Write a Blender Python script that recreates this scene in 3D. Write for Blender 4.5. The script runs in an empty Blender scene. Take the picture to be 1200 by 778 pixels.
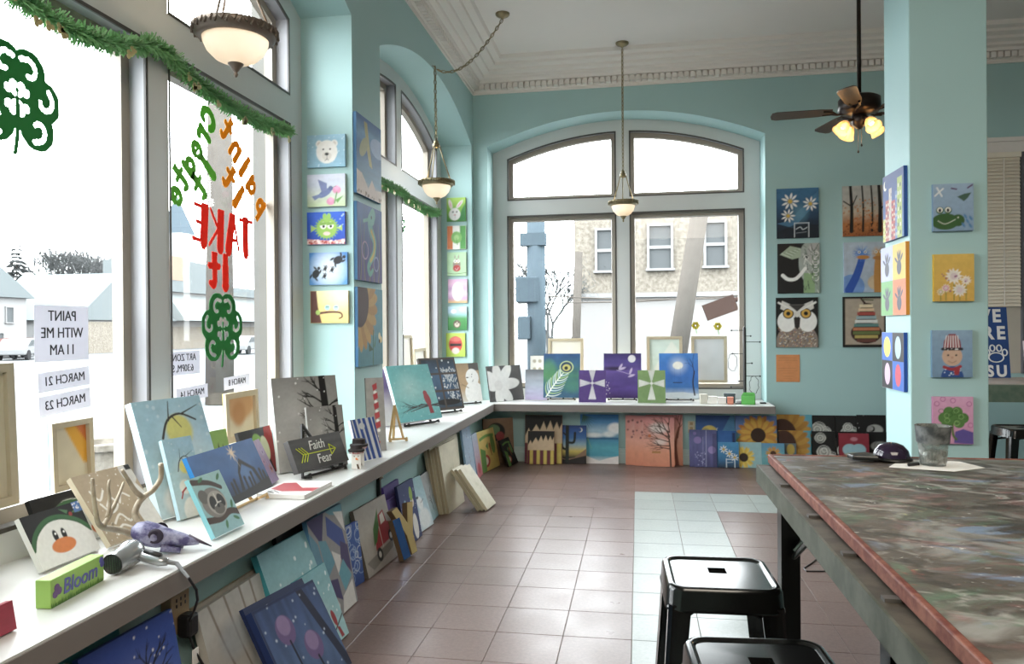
import bpy, math, random
import numpy as np
from mathutils import Matrix, Vector, Euler
rnd = random.Random(7)
S = bpy.context.scene
COL = S.collection
R = math.radians

# ------------------------------------------------------------------ camera, sky, exposure
cam_d = bpy.data.cameras.new('camera')
cam_d.sensor_width = 36.0
cam_d.lens = 878.0 / 1200.0 * 36.0
cam_d.clip_start = 0.05
cam_d.clip_end = 400
cam = bpy.data.objects.new('camera', cam_d)
COL.objects.link(cam)
_yaw, _pit, _rol = R(9.56), R(-0.241), R(-0.468)
_f = Vector((-math.sin(_yaw) * math.cos(_pit), math.cos(_yaw) * math.cos(_pit), math.sin(_pit)))
_r = Vector((math.cos(_yaw), math.sin(_yaw), 0))
_u = _r.cross(_f)
_r2 = _r * math.cos(_rol) + _u * math.sin(_rol)
_u2 = _u * math.cos(_rol) - _r * math.sin(_rol)
CAM = Vector((0, 0, 1.42))
cam.matrix_world = Matrix(((_r2.x, _u2.x, -_f.x, CAM.x), (_r2.y, _u2.y, -_f.y, CAM.y),
                           (_r2.z, _u2.z, -_f.z, CAM.z), (0, 0, 0, 1)))
S.camera = cam

SKY = 14.5
world = bpy.data.worlds.new('overcast_sky')
S.world = world
world.use_nodes = True
_bg = world.node_tree.nodes['Background']
_bg.inputs[0].default_value = (0.93, 0.97, 1.0, 1)
_bg.inputs[1].default_value = SKY

S.view_settings.view_transform = 'Standard'
S.view_settings.look = 'None'
S.view_settings.exposure = 0.15
S.view_settings.gamma = 1.0
S.view_settings.use_curve_mapping = False
S.cycles.use_denoising = True
S.cycles.max_bounces = 10
S.cycles.diffuse_bounces = 6
S.cycles.transparent_max_bounces = 16
S.cycles.sample_clamp_indirect = 8
S.cycles.caustics_reflective = False
S.cycles.caustics_refractive = False

def area(name, loc, rot, sx, sy, power, col=(1, 1, 1), portal=False):
    d = bpy.data.lights.new(name, 'AREA')
    d.shape = 'RECTANGLE'; d.size = sx; d.size_y = sy; d.energy = power; d.color = col
    d.cycles.is_portal = portal
    o = bpy.data.objects.new(name, d); COL.objects.link(o)
    o.location = loc; o.rotation_euler = rot
    return o

XL, YB, ZC = -1.76, 8.0, 4.25
BAYS_L = (6.45, 3.03)
BAY_B = -0.157
for yc in BAYS_L:      # sky portals just outside the panes
    area('window_portal', (-2.30, yc, 2.15), (0, -math.pi / 2, 0), 2.9, 2.7, 1, portal=True)
area('window_portal', (BAY_B, 8.55, 2.15), (-math.pi / 2, 0, 0), 2.7, 2.9, 1, portal=True)

area('added_fill_light', (1.2, -1.0, 4.15), (R(12), 0, 0), 3.5, 4.0, 420, (1, .90, .76))  # soft fill added behind the camera, standing in for unseen ceiling lamps

# ------------------------------------------------------------------ helpers
def lin(h):
    if isinstance(h, (tuple, list, np.ndarray)):
        return tuple(h[:3])
    if len(h) == 3:
        h = ''.join(c * 2 for c in h)
    out = []
    for i in (0, 2, 4):
        c = int(h[i:i + 2], 16) / 255
        out.append(c / 12.92 if c <= .04045 else ((c + .055) / 1.055) ** 2.4)
    return tuple(out)

MATS = {}
def M(name, col='888888', rough=.5, metal=0, var=.08, scale=6, bump=0, bscale=80, spec=.5, emit=None, estr=0, col2=None, alpha=None, trans=0):
    if name in MATS:
        return MATS[name]
    m = bpy.data.materials.new(name); MATS[name] = m
    m.use_nodes = True
    nt = m.node_tree; N = nt.nodes; L = nt.links
    b = N['Principled BSDF']
    c = lin(col)
    b.inputs['Roughness'].default_value = rough
    b.inputs['Metallic'].default_value = metal
    b.inputs['Specular IOR Level'].default_value = spec
    if trans:
        b.inputs['Transmission Weight'].default_value = trans
    if emit:
        b.inputs['Emission Color'].default_value = (*lin(emit), 1)
        b.inputs['Emission Strength'].default_value = estr
    tc = N.new('ShaderNodeTexCoord')
    nz = N.new('ShaderNodeTexNoise'); nz.inputs['Scale'].default_value = scale
    nz.inputs['Detail'].default_value = 5; nz.inputs['Roughness'].default_value = .6
    L.new(tc.outputs['Object'], nz.inputs['Vector'])
    mix = N.new('ShaderNodeMix'); mix.data_type = 'RGBA'
    if col2:
        c2 = lin(col2)
        rp = N.new('ShaderNodeMapRange'); rp.inputs[1].default_value = .4; rp.inputs[2].default_value = .6
        L.new(nz.outputs[0], rp.inputs[0]); L.new(rp.outputs[0], mix.inputs[0])
        ca, cb = c, c2
    else:
        L.new(nz.outputs[0], mix.inputs[0])
        ca = tuple(x * (1 - var) for x in c); cb = tuple(min(1, x * (1 + var)) for x in c)
    mix.inputs[6].default_value = (*ca, 1); mix.inputs[7].default_value = (*cb, 1)
    L.new(mix.outputs[2], b.inputs['Base Color'])
    if bump:
        n2 = N.new('ShaderNodeTexNoise'); n2.inputs['Scale'].default_value = bscale; n2.inputs['Detail'].default_value = 3
        L.new(tc.outputs['Object'], n2.inputs['Vector'])
        bp = N.new('ShaderNodeBump'); bp.inputs['Strength'].default_value = bump; bp.inputs['Distance'].default_value = .002
        L.new(n2.outputs[0], bp.inputs['Height']); L.new(bp.outputs[0], b.inputs['Normal'])
    return m

def mat_glass():
    m = bpy.data.materials.new('window_glass'); m.use_nodes = True
    nt = m.node_tree; N = nt.nodes; L = nt.links; N.clear()
    o = N.new('ShaderNodeOutputMaterial'); t = N.new('ShaderNodeBsdfTransparent'); g = N.new('ShaderNodeBsdfGlossy')
    t.inputs[0].default_value = (.96, .98, .97, 1); g.inputs['Roughness'].default_value = .02
    mx = N.new('ShaderNodeMixShader'); fr = N.new('ShaderNodeFresnel'); fr.inputs[0].default_value = 1.3
    L.new(fr.outputs[0], mx.inputs[0]); L.new(t.outputs[0], mx.inputs[1]); L.new(g.outputs[0], mx.inputs[2]); L.new(mx.outputs[0], o.inputs[0])
    MATS['glass'] = m
    return m
GLASS = mat_glass()

def mat_thin(name, col, tw=.5, var=.05, scale=12, emit=None, estr=0):
    """paper or frosted glass: scatters light to both sides"""
    m = bpy.data.materials.new(name); m.use_nodes = True
    nt = m.node_tree; N = nt.nodes; L = nt.links; N.clear()
    o = N.new('ShaderNodeOutputMaterial'); d = N.new('ShaderNodeBsdfDiffuse'); t = N.new('ShaderNodeBsdfTranslucent')
    nz = N.new('ShaderNodeTexNoise'); nz.inputs['Scale'].default_value = scale
    tc = N.new('ShaderNodeTexCoord'); L.new(tc.outputs['Object'], nz.inputs['Vector'])
    mc = N.new('ShaderNodeMix'); mc.data_type = 'RGBA'
    c = lin(col)
    mc.inputs[6].default_value = (*[x * (1 - var) for x in c], 1); mc.inputs[7].default_value = (*[min(1, x * (1 + var)) for x in c], 1)
    L.new(nz.outputs[0], mc.inputs[0]); L.new(mc.outputs[2], d.inputs[0]); L.new(mc.outputs[2], t.inputs[0])
    mx = N.new('ShaderNodeMixShader'); mx.inputs[0].default_value = tw
    L.new(d.outputs[0], mx.inputs[1]); L.new(t.outputs[0], mx.inputs[2])
    last = mx
    if emit:
        e = N.new('ShaderNodeEmission'); e.inputs[0].default_value = (*lin(emit), 1); e.inputs[1].default_value = estr
        ad = N.new('ShaderNodeAddShader'); L.new(mx.outputs[0], ad.inputs[0]); L.new(e.outputs[0], ad.inputs[1]); last = ad
    L.new(last.outputs[0], o.inputs[0])
    MATS[name] = m
    return m

def mat_vcol(name, rough=.55, bump=.25):
    m = bpy.data.materials.new(name); m.use_nodes = True
    nt = m.node_tree; N = nt.nodes; L = nt.links; b = N['Principled BSDF']
    a = N.new('ShaderNodeAttribute'); a.attribute_name = 'Col'
    L.new(a.outputs['Color'], b.inputs['Base Color'])
    b.inputs['Roughness'].default_value = rough; b.inputs['Specular IOR Level'].default_value = .3
    tc = N.new('ShaderNodeTexCoord'); n2 = N.new('ShaderNodeTexNoise'); n2.inputs['Scale'].default_value = 220
    L.new(tc.outputs['Object'], n2.inputs['Vector'])
    bp = N.new('ShaderNodeBump'); bp.inputs['Strength'].default_value = bump; bp.inputs['Distance'].default_value = .001
    L.new(n2.outputs[0], bp.inputs['Height']); L.new(bp.outputs[0], b.inputs['Normal'])
    MATS[name] = m
    return m
PAINT = mat_vcol('painted_canvas')

def tag(o, label=None, cat=None, group=None, kind=None):
    if label: o['label'] = label
    if cat: o['category'] = cat
    if group: o['group'] = group
    if kind: o['kind'] = kind
    return o

def link(name, me, parent=None):
    o = bpy.data.objects.new(name, me); COL.objects.link(o)
    if parent is not None:
        o.parent = parent
    return o

def empty(name, loc=(0, 0, 0), rot=(0, 0, 0)):
    o = bpy.data.objects.new(name, None); COL.objects.link(o)
    o.location = loc; o.rotation_euler = rot; o.empty_display_size = .05
    return o

class MB:
    def __init__(s):
        s.v = []; s.f = []; s.m = []
    def add(s, vs, fs, mi=0):
        o = len(s.v); s.v += [tuple(v) for v in vs]; s.f += [tuple(i + o for i in f) for f in fs]; s.m += [mi] * len(fs)
        return s
    def box(s, a, b, mi=0, mat=None):
        x0, y0, z0 = a; x1, y1, z1 = b
        vs = [(x0, y0, z0), (x1, y0, z0), (x1, y1, z0), (x0, y1, z0), (x0, y0, z1), (x1, y0, z1), (x1, y1, z1), (x0, y1, z1)]
        if mat is not None:
            vs = [mat @ Vector(v) for v in vs]
        return s.add(vs, [(0, 3, 2, 1), (4, 5, 6, 7), (0, 1, 5, 4), (1, 2, 6, 5), (2, 3, 7, 6), (3, 0, 4, 7)], mi)
    def tube(s, path, r, n=8, mi=0, cap=True):
        P = [Vector(p) for p in path]; k = len(P)
        rs = r if isinstance(r, (list, tuple)) else [r] * k
        o = len(s.v); nrm = None
        for i, p in enumerate(P):
            t = (P[min(i + 1, k - 1)] - P[max(i - 1, 0)])
            t = t.normalized() if t.length > 1e-9 else Vector((0, 0, 1))
            if nrm is None:
                a = Vector((0, 0, 1)) if abs(t.z) < .9 else Vector((1, 0, 0))
                nrm = (a - t * a.dot(t)).normalized()
            else:
                nrm = nrm - t * nrm.dot(t)
                nrm = nrm.normalized() if nrm.length > 1e-6 else t.orthogonal().normalized()
            bn = t.cross(nrm)
            for j in range(n):
                a = 2 * math.pi * j / n
                s.v.append(tuple(p + (nrm * math.cos(a) + bn * math.sin(a)) * rs[i]))
        for i in range(k - 1):
            for j in range(n):
                a = o + i * n + j; b = o + i * n + (j + 1) % n
                s.f.append((a, b, b + n, a + n)); s.m.append(mi)
        if cap:
            s.f.append(tuple(o + j for j in range(n))[::-1]); s.m.append(mi)
            s.f.append(tuple(o + (k - 1) * n + j for j in range(n))); s.m.append(mi)
        return s
    def lathe(s, prof, n=24, c=(0, 0, 0), mi=0, mat=None, close=False):
        o = len(s.v)
        for r, z in prof:
            for j in range(n):
                a = 2 * math.pi * j / n
                v = Vector((r * math.cos(a), r * math.sin(a), z))
                if mat is not None: v = mat @ v
                s.v.append((v.x + c[0], v.y + c[1], v.z + c[2]))
        for i in range(len(prof) - 1):
            for j in range(n):
                a = o + i * n + j; b = o + i * n + (j + 1) % n
                s.f.append((a, b, b + n, a + n)); s.m.append(mi)
        return s
    def prism(s, pts, mat, d, mi=0):
        """2D outline pts in local xy, thickness d along local z, placed by matrix"""
        n = len(pts)
        vs = [mat @ Vector((x, y, 0)) for x, y in pts] + [mat @ Vector((x, y, d)) for x, y in pts]
        fs = [tuple(range(n))[::-1], tuple(range(n, 2 * n))] + [(i, (i + 1) % n, n + (i + 1) % n, n + i) for i in range(n)]
        return s.add(vs, fs, mi)
    def mesh(s, name, mats, smooth=False):
        me = bpy.data.meshes.new(name); me.from_pydata(s.v, [], s.f)
        for m in (mats if isinstance(mats, (list, tuple)) else [mats]):
            me.materials.append(m)
        me.polygons.foreach_set('material_index', s.m)
        if smooth:
            me.polygons.foreach_set('use_smooth', [True] * len(s.f))
        me.update()
        return me
    def build(s, name, mats, parent=None, smooth=False, bevel=0):
        o = link(name, s.mesh(name, mats, smooth), parent)
        if bevel:
            b = o.modifiers.new('bevel', 'BEVEL'); b.width = bevel; b.segments = 2; b.limit_method = 'ANGLE'
        return o

def struct(o):
    o['kind'] = 'structure'
    return o

def text_mesh(body, size, shear=0, bold=0, ext=.0008, sx=1.0, spacing=1.0):
    cu = bpy.data.curves.new('lettering', 'FONT'); cu.body = body; cu.size = size; cu.shear = shear
    cu.offset = bold; cu.extrude = ext; cu.align_x = 'CENTER'; cu.align_y = 'CENTER'; cu.resolution_u = 4
    cu.space_character = spacing
    o = bpy.data.objects.new('lettering', cu); COL.objects.link(o)
    dg = bpy.context.evaluated_depsgraph_get()
    me = bpy.data.meshes.new_from_object(o.evaluated_get(dg))
    bpy.data.objects.remove(o)
    if sx != 1.0:
        me.transform(Matrix.Diagonal((sx, 1, 1, 1)))
    return me

def text_obj(name, body, size, mat, matrix, parent=None, **k):
    me = text_mesh(body, size, **k); me.materials.clear(); me.materials.append(mat)
    o = link(name, me, parent)
    o.matrix_local = matrix
    return o

# ------------------------------------------------------------------ materials
WALL = M('wall_paint', 'a3c3c3', .6, var=.03, scale=2.5, bump=.1, bscale=40)
COLPAINT = WALL
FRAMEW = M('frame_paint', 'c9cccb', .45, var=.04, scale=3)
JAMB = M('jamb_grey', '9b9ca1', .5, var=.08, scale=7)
DARK = M('dark_trim', '4a4744', .5)
SASH = M('sash_cream', '9c9488', .45, var=.06)
CEIL = M('ceiling_white', 'e4ded9', .8, var=.02)
CORN = M('cornice_white', 'e4ded8', .7, var=.03)
SILLW = M('sill_white', 'd0d0ce', .28, var=.03, scale=4)
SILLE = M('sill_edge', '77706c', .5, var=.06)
BASEB = M('baseboard_paint', 'bccdcb', .5)
BLACK = M('black_metal', '141414', .35, var=.2)
EAS = M('easel_black', '1d1b1a', .5, var=.2)
WOOD = M('pale_wood', 'c8a878', .6, var=.15, scale=14)
RAW = M('raw_canvas', 'cfc6b4', .8, var=.06, scale=30, bump=.2, bscale=250)
STRETCH = M('stretcher_wood', 'b5a890', .65, var=.12, scale=16)
BRASS = M('antique_brass', '8a7f63', .35, .9, var=.2, scale=30)
BRONZE = M('dark_bronze', '75685d', .4, .5, var=.2, scale=30)
WHITE = M('white_paint', 'ebe9e4', .5, var=.03)
GROUT = M('grout', '7d706a', .6)

# ------------------------------------------------------------------ floor
# tiles
TP = .3135; TX0 = -0.039; TY0 = 3.445
def tile_mat(name, c, c2):
    m = bpy.data.materials.new(name); m.use_nodes = True
    nt = m.node_tree; N = nt.nodes; L = nt.links; b = N['Principled BSDF']
    tc = N.new('ShaderNodeTexCoord'); oi = N.new('ShaderNodeObjectInfo')
    ad = N.new('ShaderNodeVectorMath'); ad.operation = 'ADD'
    L.new(tc.outputs['Object'], ad.inputs[0]); L.new(oi.outputs['Location'], ad.inputs[1])
    n1 = N.new('ShaderNodeTexNoise'); n1.inputs['Scale'].default_value = 55; n1.inputs['Detail'].default_value = 8; n1.inputs['Roughness'].default_value = .75
    n2 = N.new('ShaderNodeTexNoise'); n2.inputs['Scale'].default_value = 5; n2.inputs['Detail'].default_value = 4
    L.new(ad.outputs[0], n1.inputs['Vector']); L.new(ad.outputs[0], n2.inputs['Vector'])
    mr = N.new('ShaderNodeMapRange'); mr.inputs[1].default_value = .35; mr.inputs[2].default_value = .65
    L.new(n1.outputs[0], mr.inputs[0])
    mx = N.new('ShaderNodeMix'); mx.data_type = 'RGBA'; L.new(mr.outputs[0], mx.inputs[0])
    mx.inputs[6].default_value = (*lin(c), 1); mx.inputs[7].default_value = (*lin(c2), 1)
    hs = N.new('ShaderNodeHueSaturation'); L.new(mx.outputs[2], hs.inputs['Color'])
    vr = N.new('ShaderNodeMapRange'); vr.inputs[3].default_value = .92; vr.inputs[4].default_value = 1.08
    L.new(oi.outputs['Random'], vr.inputs[0]); L.new(vr.outputs[0], hs.inputs['Value'])
    L.new(hs.outputs[0], b.inputs['Base Color'])
    rr = N.new('ShaderNodeMapRange'); rr.inputs[3].default_value = .22; rr.inputs[4].default_value = .42
    L.new(n2.outputs[0], rr.inputs[0]); L.new(rr.outputs[0], b.inputs['Roughness'])
    b.inputs['Specular IOR Level'].default_value = .24
    MATS[name] = m
    return m
T_PINK = tile_mat('tile_pinkish_brown', '66544f', '76635e')
T_PALE = tile_mat('tile_pale_grey', '848c89', '929996')

fb = MB(); fb.add([(-1.9, -6, -.003), (10, -6, -.003), (10, 8, -.003), (-1.9, 8, -.003)], [(0, 1, 2, 3)])
floor = struct(fb.build('floor', GROUT))
def tile_mesh(name, mat, h=TP / 2 - .0016, z0=-.006, z1=0.0):
    b = MB(); c = .0012
    b.add([(-h, -h, z0), (h, -h, z0), (h, h, z0), (-h, h, z0), (-h, -h, z1 - c), (h, -h, z1 - c), (h, h, z1 - c), (-h, h, z1 - c),
           (-h + c, -h + c, z1), (h - c, -h + c, z1), (h - c, h - c, z1), (-h + c, h - c, z1)],
          [(0, 1, 5, 4), (1, 2, 6, 5), (2, 3, 7, 6), (3, 0, 4, 7), (4, 5, 9, 8), (5, 6, 10, 9), (6, 7, 11, 10), (7, 4, 8, 11), (8, 9, 10, 11)])
    return b.mesh(name, mat)
TM = {0: tile_mesh('tile', T_PINK), 1: tile_mesh('tile', T_PALE)}
def pale(i, j):      # i column right of the centre line, j row from the row line at TY0
    if i in (0, 1) and j <= 9:
        return 1
    if j in (8, 9) and i >= 0:
        return 1
    return 0
cells = []
for i in range(-6, 20):
    for j in range(-32, 15):
        x, y = TX0 + (i + .5) * TP, TY0 + (j + .5) * TP
        if y > 8.1 or x < -1.75: continue
        d = Vector((x, y, 0)) - CAM
        zf = d.dot(_f)
        px = 600 + 878 * d.dot(_r2) / zf if zf > .3 else -999
        py = 389 - 878 * d.dot(_u2) / zf if zf > .3 else 9999
        vis = -20 < px < 1150 and py < 800
        # hidden under the work table or behind the left sill
        if px > 925 and py > 560: vis = vis and px < 1000
        cells.append((not vis, y, i, j, x, y))
cells.sort()
rest = {0: MB(), 1: MB()}
for k, (nv, _, i, j, x, y) in enumerate(cells):
    p = pale(i, j)
    if not nv and k < 300:
        o = link('tile', TM[p], floor); o.location = (x, y, 0)
    else:
        h = TP / 2 - .0016
        rest[p].box((x - h, y - h, -.006), (x + h, y + h, 0))
for p in (0, 1):
    if rest[p].f:
        o = rest[p].build('tile_field', (T_PINK, T_PALE)[p], floor); o['kind'] = 'stuff'

# ------------------------------------------------------------------ walls with arched bays
HW = 1.45; REC = .34; SPR = 3.40; APX = 3.71
def arch(s): return APX - (APX - SPR) * (s / HW) ** 2
NS = 28
def wall_with_bays(name, a0, a1, centres, to_w, z0=0, z1=ZC):
    b = MB()
    def q(pts): b.add([to_w(*p) for p in pts], [tuple(range(len(pts)))])
    edges = sorted(centres); cur = a0
    for c in edges:
        l, r = c - HW, c + HW
        l = max(l, a0)
        if l > cur: q([(cur, 0, z0), (l, 0, z0), (l, 0, z1), (cur, 0, z1)])
        for k in range(NS):
            s0 = -HW + 2 * HW * k / NS; s1 = -HW + 2 * HW * (k + 1) / NS
            if c + s1 <= a0: continue
            q([(c + s0, 0, arch(s0)), (c + s1, 0, arch(s1)), (c + s1, 0, z1), (c + s0, 0, z1)])
            q([(c + s0, 0, arch(s0)), (c + s1, 0, arch(s1)), (c + s1, REC, arch(s1)), (c + s0, REC, arch(s0))])
        for e in (l, r):
            q([(e, 0, .6), (e, REC, .6), (e, REC, SPR), (e, 0, SPR)])
        q([(l, 0, z0), (r, 0, z0), (r, 0, .62), (l, 0, .62)])
        cur = r
    if cur < a1: q([(cur, 0, z0), (a1, 0, z0), (a1, 0, z1), (cur, 0, z1)])
    return struct(b.build(name, WALL))
def left_w(s, d, z): return (XL - d, s, z)
def back_w(s, d, z): return (s, YB + d, z)
wall_left = wall_with_bays('wall_left', -6, YB, BAYS_L, left_w)
wall_back = wall_with_bays('wall_back', XL, 10, (BAY_B,), back_w)
# knee walls that carry the sills
b = MB(); b.box((-1.78, -6, 0), (-1.645, 7.95, .575)); kw = b.build('knee_wall', WALL, wall_left)
b = MB(); b.box((-1.645, 7.95, 0), (1.31, 8.02, .575)); kw = b.build('knee_wall', WALL, wall_back)
b = MB(); b.add([(10, -6, 0), (10, 8, 0), (10, 8, ZC), (10, -6, ZC)], [(0, 1, 2, 3)]); struct(b.build('wall_right', WALL))
b = MB(); b.add([(-1.76, -6, 0), (10, -6, 0), (10, -6, ZC), (-1.76, -6, ZC)], [(0, 1, 2, 3)]); struct(b.build('wall_front', WALL))
b = MB(); b.add([(-1.9, -6, ZC), (10, -6, ZC), (10, 8.1, ZC), (-1.9, 8.1, ZC)], [(0, 1, 2, 3)]); struct(b.build('ceiling', CEIL))
b = MB(); b.box((-1.645, 7.925, 0), (1.31, 7.95, .10)); b.box((-1.645, 7.935, .10), (1.31, 7.95, .155)); struct(b.build('baseboard_back', BASEB))

# cornice swept along left and back walls, mitred in the corner
prof = [(0, 3.965), (.018, 3.965), (.018, 3.99), (.035, 3.998), (.035, 4.058), (.095, 4.062), (.105, 4.088), (.15, 4.098), (.158, 4.122),
        (.22, 4.136), (.228, 4.160), (.30, 4.176), (.308, 4.200), (.37, 4.212), (.385, 4.25)]
b = MB()
for d, z in prof: b.v += [(XL + d, -6, z), (XL + d, YB - d, z), (10, YB - d, z)]
for i in range(len(prof) - 1):
    a = i * 3
    b.f += [(a, a + 1, a + 4, a + 3), (a + 1, a + 2, a + 5, a + 4)]; b.m += [0, 0]
cornice = struct(b.build('trim_1', CORN))
b = MB(); n = 0
y = 1.6
while y < 7.93:
    b.box((XL + .035, y, 4.002), (XL + .088, y + .046, 4.056)); y += .0615
x = XL + .095
while x < 4.6:
    b.box((x, YB - .088, 4.002), (x + .046, YB - .035, 4.056)); x += .0615
o = b.build('dentil_row', CORN, cornice); o['kind'] = 'stuff'

# sills
b = MB(); b.box((-2.12, -6, .57), (-1.485, 7.63, .645)); b.box((-2.12, 7.63, .57), (-1.485, 8.36, .645))
sill_l = struct(b.build('trim_2', SILLW))
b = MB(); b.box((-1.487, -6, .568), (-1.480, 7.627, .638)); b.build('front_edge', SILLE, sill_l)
b = MB(); b.box((-1.485, 7.63, .57), (1.31, 8.36, .645))
sill_b = struct(b.build('trim_3', SILLW))
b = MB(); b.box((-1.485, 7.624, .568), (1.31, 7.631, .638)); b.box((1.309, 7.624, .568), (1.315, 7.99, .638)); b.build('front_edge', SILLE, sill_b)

# window units
OB = .755
def ttop(s): return 3.585 - .255 * (abs(s) / 1.285) ** 2
OPEN = [(-1.29, -.075, OB, None, 2.69), (.075, 1.29, OB, None, 2.69), (-1.285, -.075, 2.865, ttop, 0), (.075, 1.285, 2.865, ttop, 0)]
def outline(o, inset=0):
    s0, s1, z0, fn, zt = o
    s0 += inset; s1 -= inset; z0 += inset
    pts = [(s0, z0), (s1, z0)]
    n = 12 if fn else 1
    for k in range(n + 1):
        s = s1 + (s0 - s1) * k / n
        pts.append((s, (fn(s) if fn else zt) - inset))
    return pts
def window_unit(idx, c, tw):
    brk = sorted({-HW, -1.29, -1.285, -.075, .075, 1.285, 1.29, HW} | {-HW + 2 * HW * k / 40 for k in range(41)})
    b = MB()
    for s0, s1 in zip(brk, brk[1:]):
        if s1 - s0 < 1e-6: continue
        sm = (s0 + s1) / 2
        cuts = sorted([(z0, (lambda s, fn=fn, zt=zt: fn(s) if fn else zt)) for (a, e, z0, fn, zt) in OPEN if a < sm < e], key=lambda t: t[0])
        lo0 = lo1 = .62
        for z0, top in cuts:
            b.add([tw(c + s0, REC, lo0), tw(c + s1, REC, lo1), tw(c + s1, REC, z0), tw(c + s0, REC, z0)], [(0, 1, 2, 3)])
            lo0, lo1 = top(s0), top(s1)
        b.add([tw(c + s0, REC, lo0), tw(c + s1, REC, lo1), tw(c + s1, REC, arch(s1) + .01), tw(c + s0, REC, arch(s0) + .01)], [(0, 1, 2, 3)])
    root = struct(b.build('window_%d' % idx, FRAMEW))
    for o in OPEN:
        def ring(i0, d0, i1, d1, name, mat, closed=False):
            A = outline(o, i0); B = outline(o, i1); n = len(A); q = MB()
            q.add([tw(c + s, d0, z) for s, z in A] + [tw(c + s, d1, z) for s, z in B], [(i, (i + 1) % n, n + (i + 1) % n, n + i) for i in range(n)])
            return q
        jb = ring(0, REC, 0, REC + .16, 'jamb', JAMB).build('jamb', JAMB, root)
        q = ring(-.004, REC - .004, .012, REC - .004, '', 0); q2 = ring(.012, REC - .004, .012, REC + .006, '', 0)
        q.add(q2.v, q2.f); q.build('dark_trim', DARK, root)
        q = ring(0, REC + .085, .052, REC + .085, '', 0); q2 = ring(.052, REC + .085, .056, REC + .135, '', 0)
        q.add(q2.v, q2.f); q.build('sash', SASH, root)
        P = outline(o, .05); q = MB(); q.add([tw(c + s, REC + .135, z) for s, z in P], [tuple(range(len(P)))])
        q.build('pane', GLASS, root)
    return root
for k, yc in enumerate(BAYS_L):
    window_unit(k + 1, yc, left_w)
window_unit(3, BAY_B, back_w)

# column
b = MB(); b.box((1.494, 4.48, 0), (1.893, 4.905, ZC)); struct(b.build('wall_column', COLPAINT, bevel=.006))
# ------------------------------------------------------------------ the street outside
GZ = -.35
def X(name, c, rough=.9, **k):
    k2 = {q: (tuple(x * 1.5 for x in lin(v)) if q == 'col2' else v) for q, v in k.items()}
    return M(name, tuple(x * 1.5 for x in lin(c)), rough, spec=0.0, **k2)
X_SNOW = X('street_snow', '464748', var=.25, scale=.6)
X_STONE = X('far_stone', '57534d', col2='47433d', scale=9)
X_STUCCO = X('far_stucco', '5b5a59', var=.05)
X_PANE = X('far_pane', '37393a')
X_FRAME = X('far_window_frame', '585858')
X_POLE = X('weathered_pole', '393633', var=.2, scale=5)
X_STEEL = X('painted_steel_pole', '31383d', var=.1)
X_TREE = X('far_tree', '333434', var=.2)
X_HOUSE = X('far_siding', '5a5a5a', var=.04)
X_ROOF = X('far_roof', '434748', var=.05)
X_RED = X('far_red_car', '45302e')
X_CAR = X('far_white_car', '525354')
X_TYRE = X('tyre', '232324')
b = MB(); b.add([(-160, -60, GZ), (80, -60, GZ), (80, 160, GZ), (-160, 160, GZ)], [(0, 1, 2, 3)])
struct(b.build('ground', X_SNOW))
b = MB(); b.box((-4.6, -8, GZ), (-2.42, 30, -.2)); b.box((-2.42, 8.55, GZ), (8, 10.6, -.2)); struct(b.build('pavement', X('pavement_concrete', '454647')))

def win_part(root, x0, x1, z0, z1, y, ax='y', mull=True):
    """double-hung window proud of a far wall; ax y: wall faces -Y at y; ax x: wall faces +X at y"""
    f = MB(); p = MB(); w = .075
    def bx(B, a0, a1, c0, c1, d0, d1):
        if ax == 'y': B.box((a0, y - d1, c0), (a1, y - d0, c1))
        else: B.box((y + d0, a0, c0), (y + d1, a1, c1))
    bx(f, x0 - w, x0, z0 - w, z1 + w, 0, .12); bx(f, x1, x1 + w, z0 - w, z1 + w, 0, .12)
    bx(f, x0, x1, z1, z1 + w, 0, .12); bx(f, x0 - w * 1.6, x1 + w * 1.6, z0 - w, z0, 0, .18)
    if mull: bx(f, x0, x1, (z0 + z1) / 2 - .05, (z0 + z1) / 2 + .05, 0, .1)
    o = f.build('window_frame', X_FRAME, root)
    bx(p, x0, x1, z0, z1, 0.0, .04); p.build('window_pane', X_PANE, o)

def S24(x, z): return (x * 24 / 22, 1.42 + (z - 1.42) * 24 / 22)
root = empty('stone_building', (3, 24, GZ))
def bld(name, a, c, mat, root, bev=0):
    B = MB(); B.box(a, c); o = B.build(name, mat, root); o.matrix_parent_inverse = root.matrix_world.inverted() if False else Matrix.Translation(-root.location); return o
bld('stone_wall', (-2.0, 24, 2.45), (11, 32, 5.35), X_STONE, root)
bld('lower_wall', (-2.05, 23.95, GZ), (11, 32, 2.38), X_STUCCO, root)
bld('ledge', (-2.1, 23.8, 2.38), (11, 24.1, 2.52), X_FRAME, root)
for (x0, z1, x1, z0) in ((.245, 4.428, 1.031, 3.031), (1.827, 4.475, 2.524, 3.073), (3.4, 4.5, 4.1, 3.1), (-1.25, 4.35, -.55, 3.0)):
    a, t = S24(x0, z1); c, e = S24(x1, z0)
    n0 = len(bpy.data.objects)
    win_part(root, a + .1, c - .1, e + .1, t - .1, 24)
for o in list(root.children):
    if o.name.startswith('window_frame'): o.matrix_parent_inverse = Matrix.Translation(-root.location)
tag(root, 'pale stone building with two sash windows across the street behind the back window', 'building')

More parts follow.
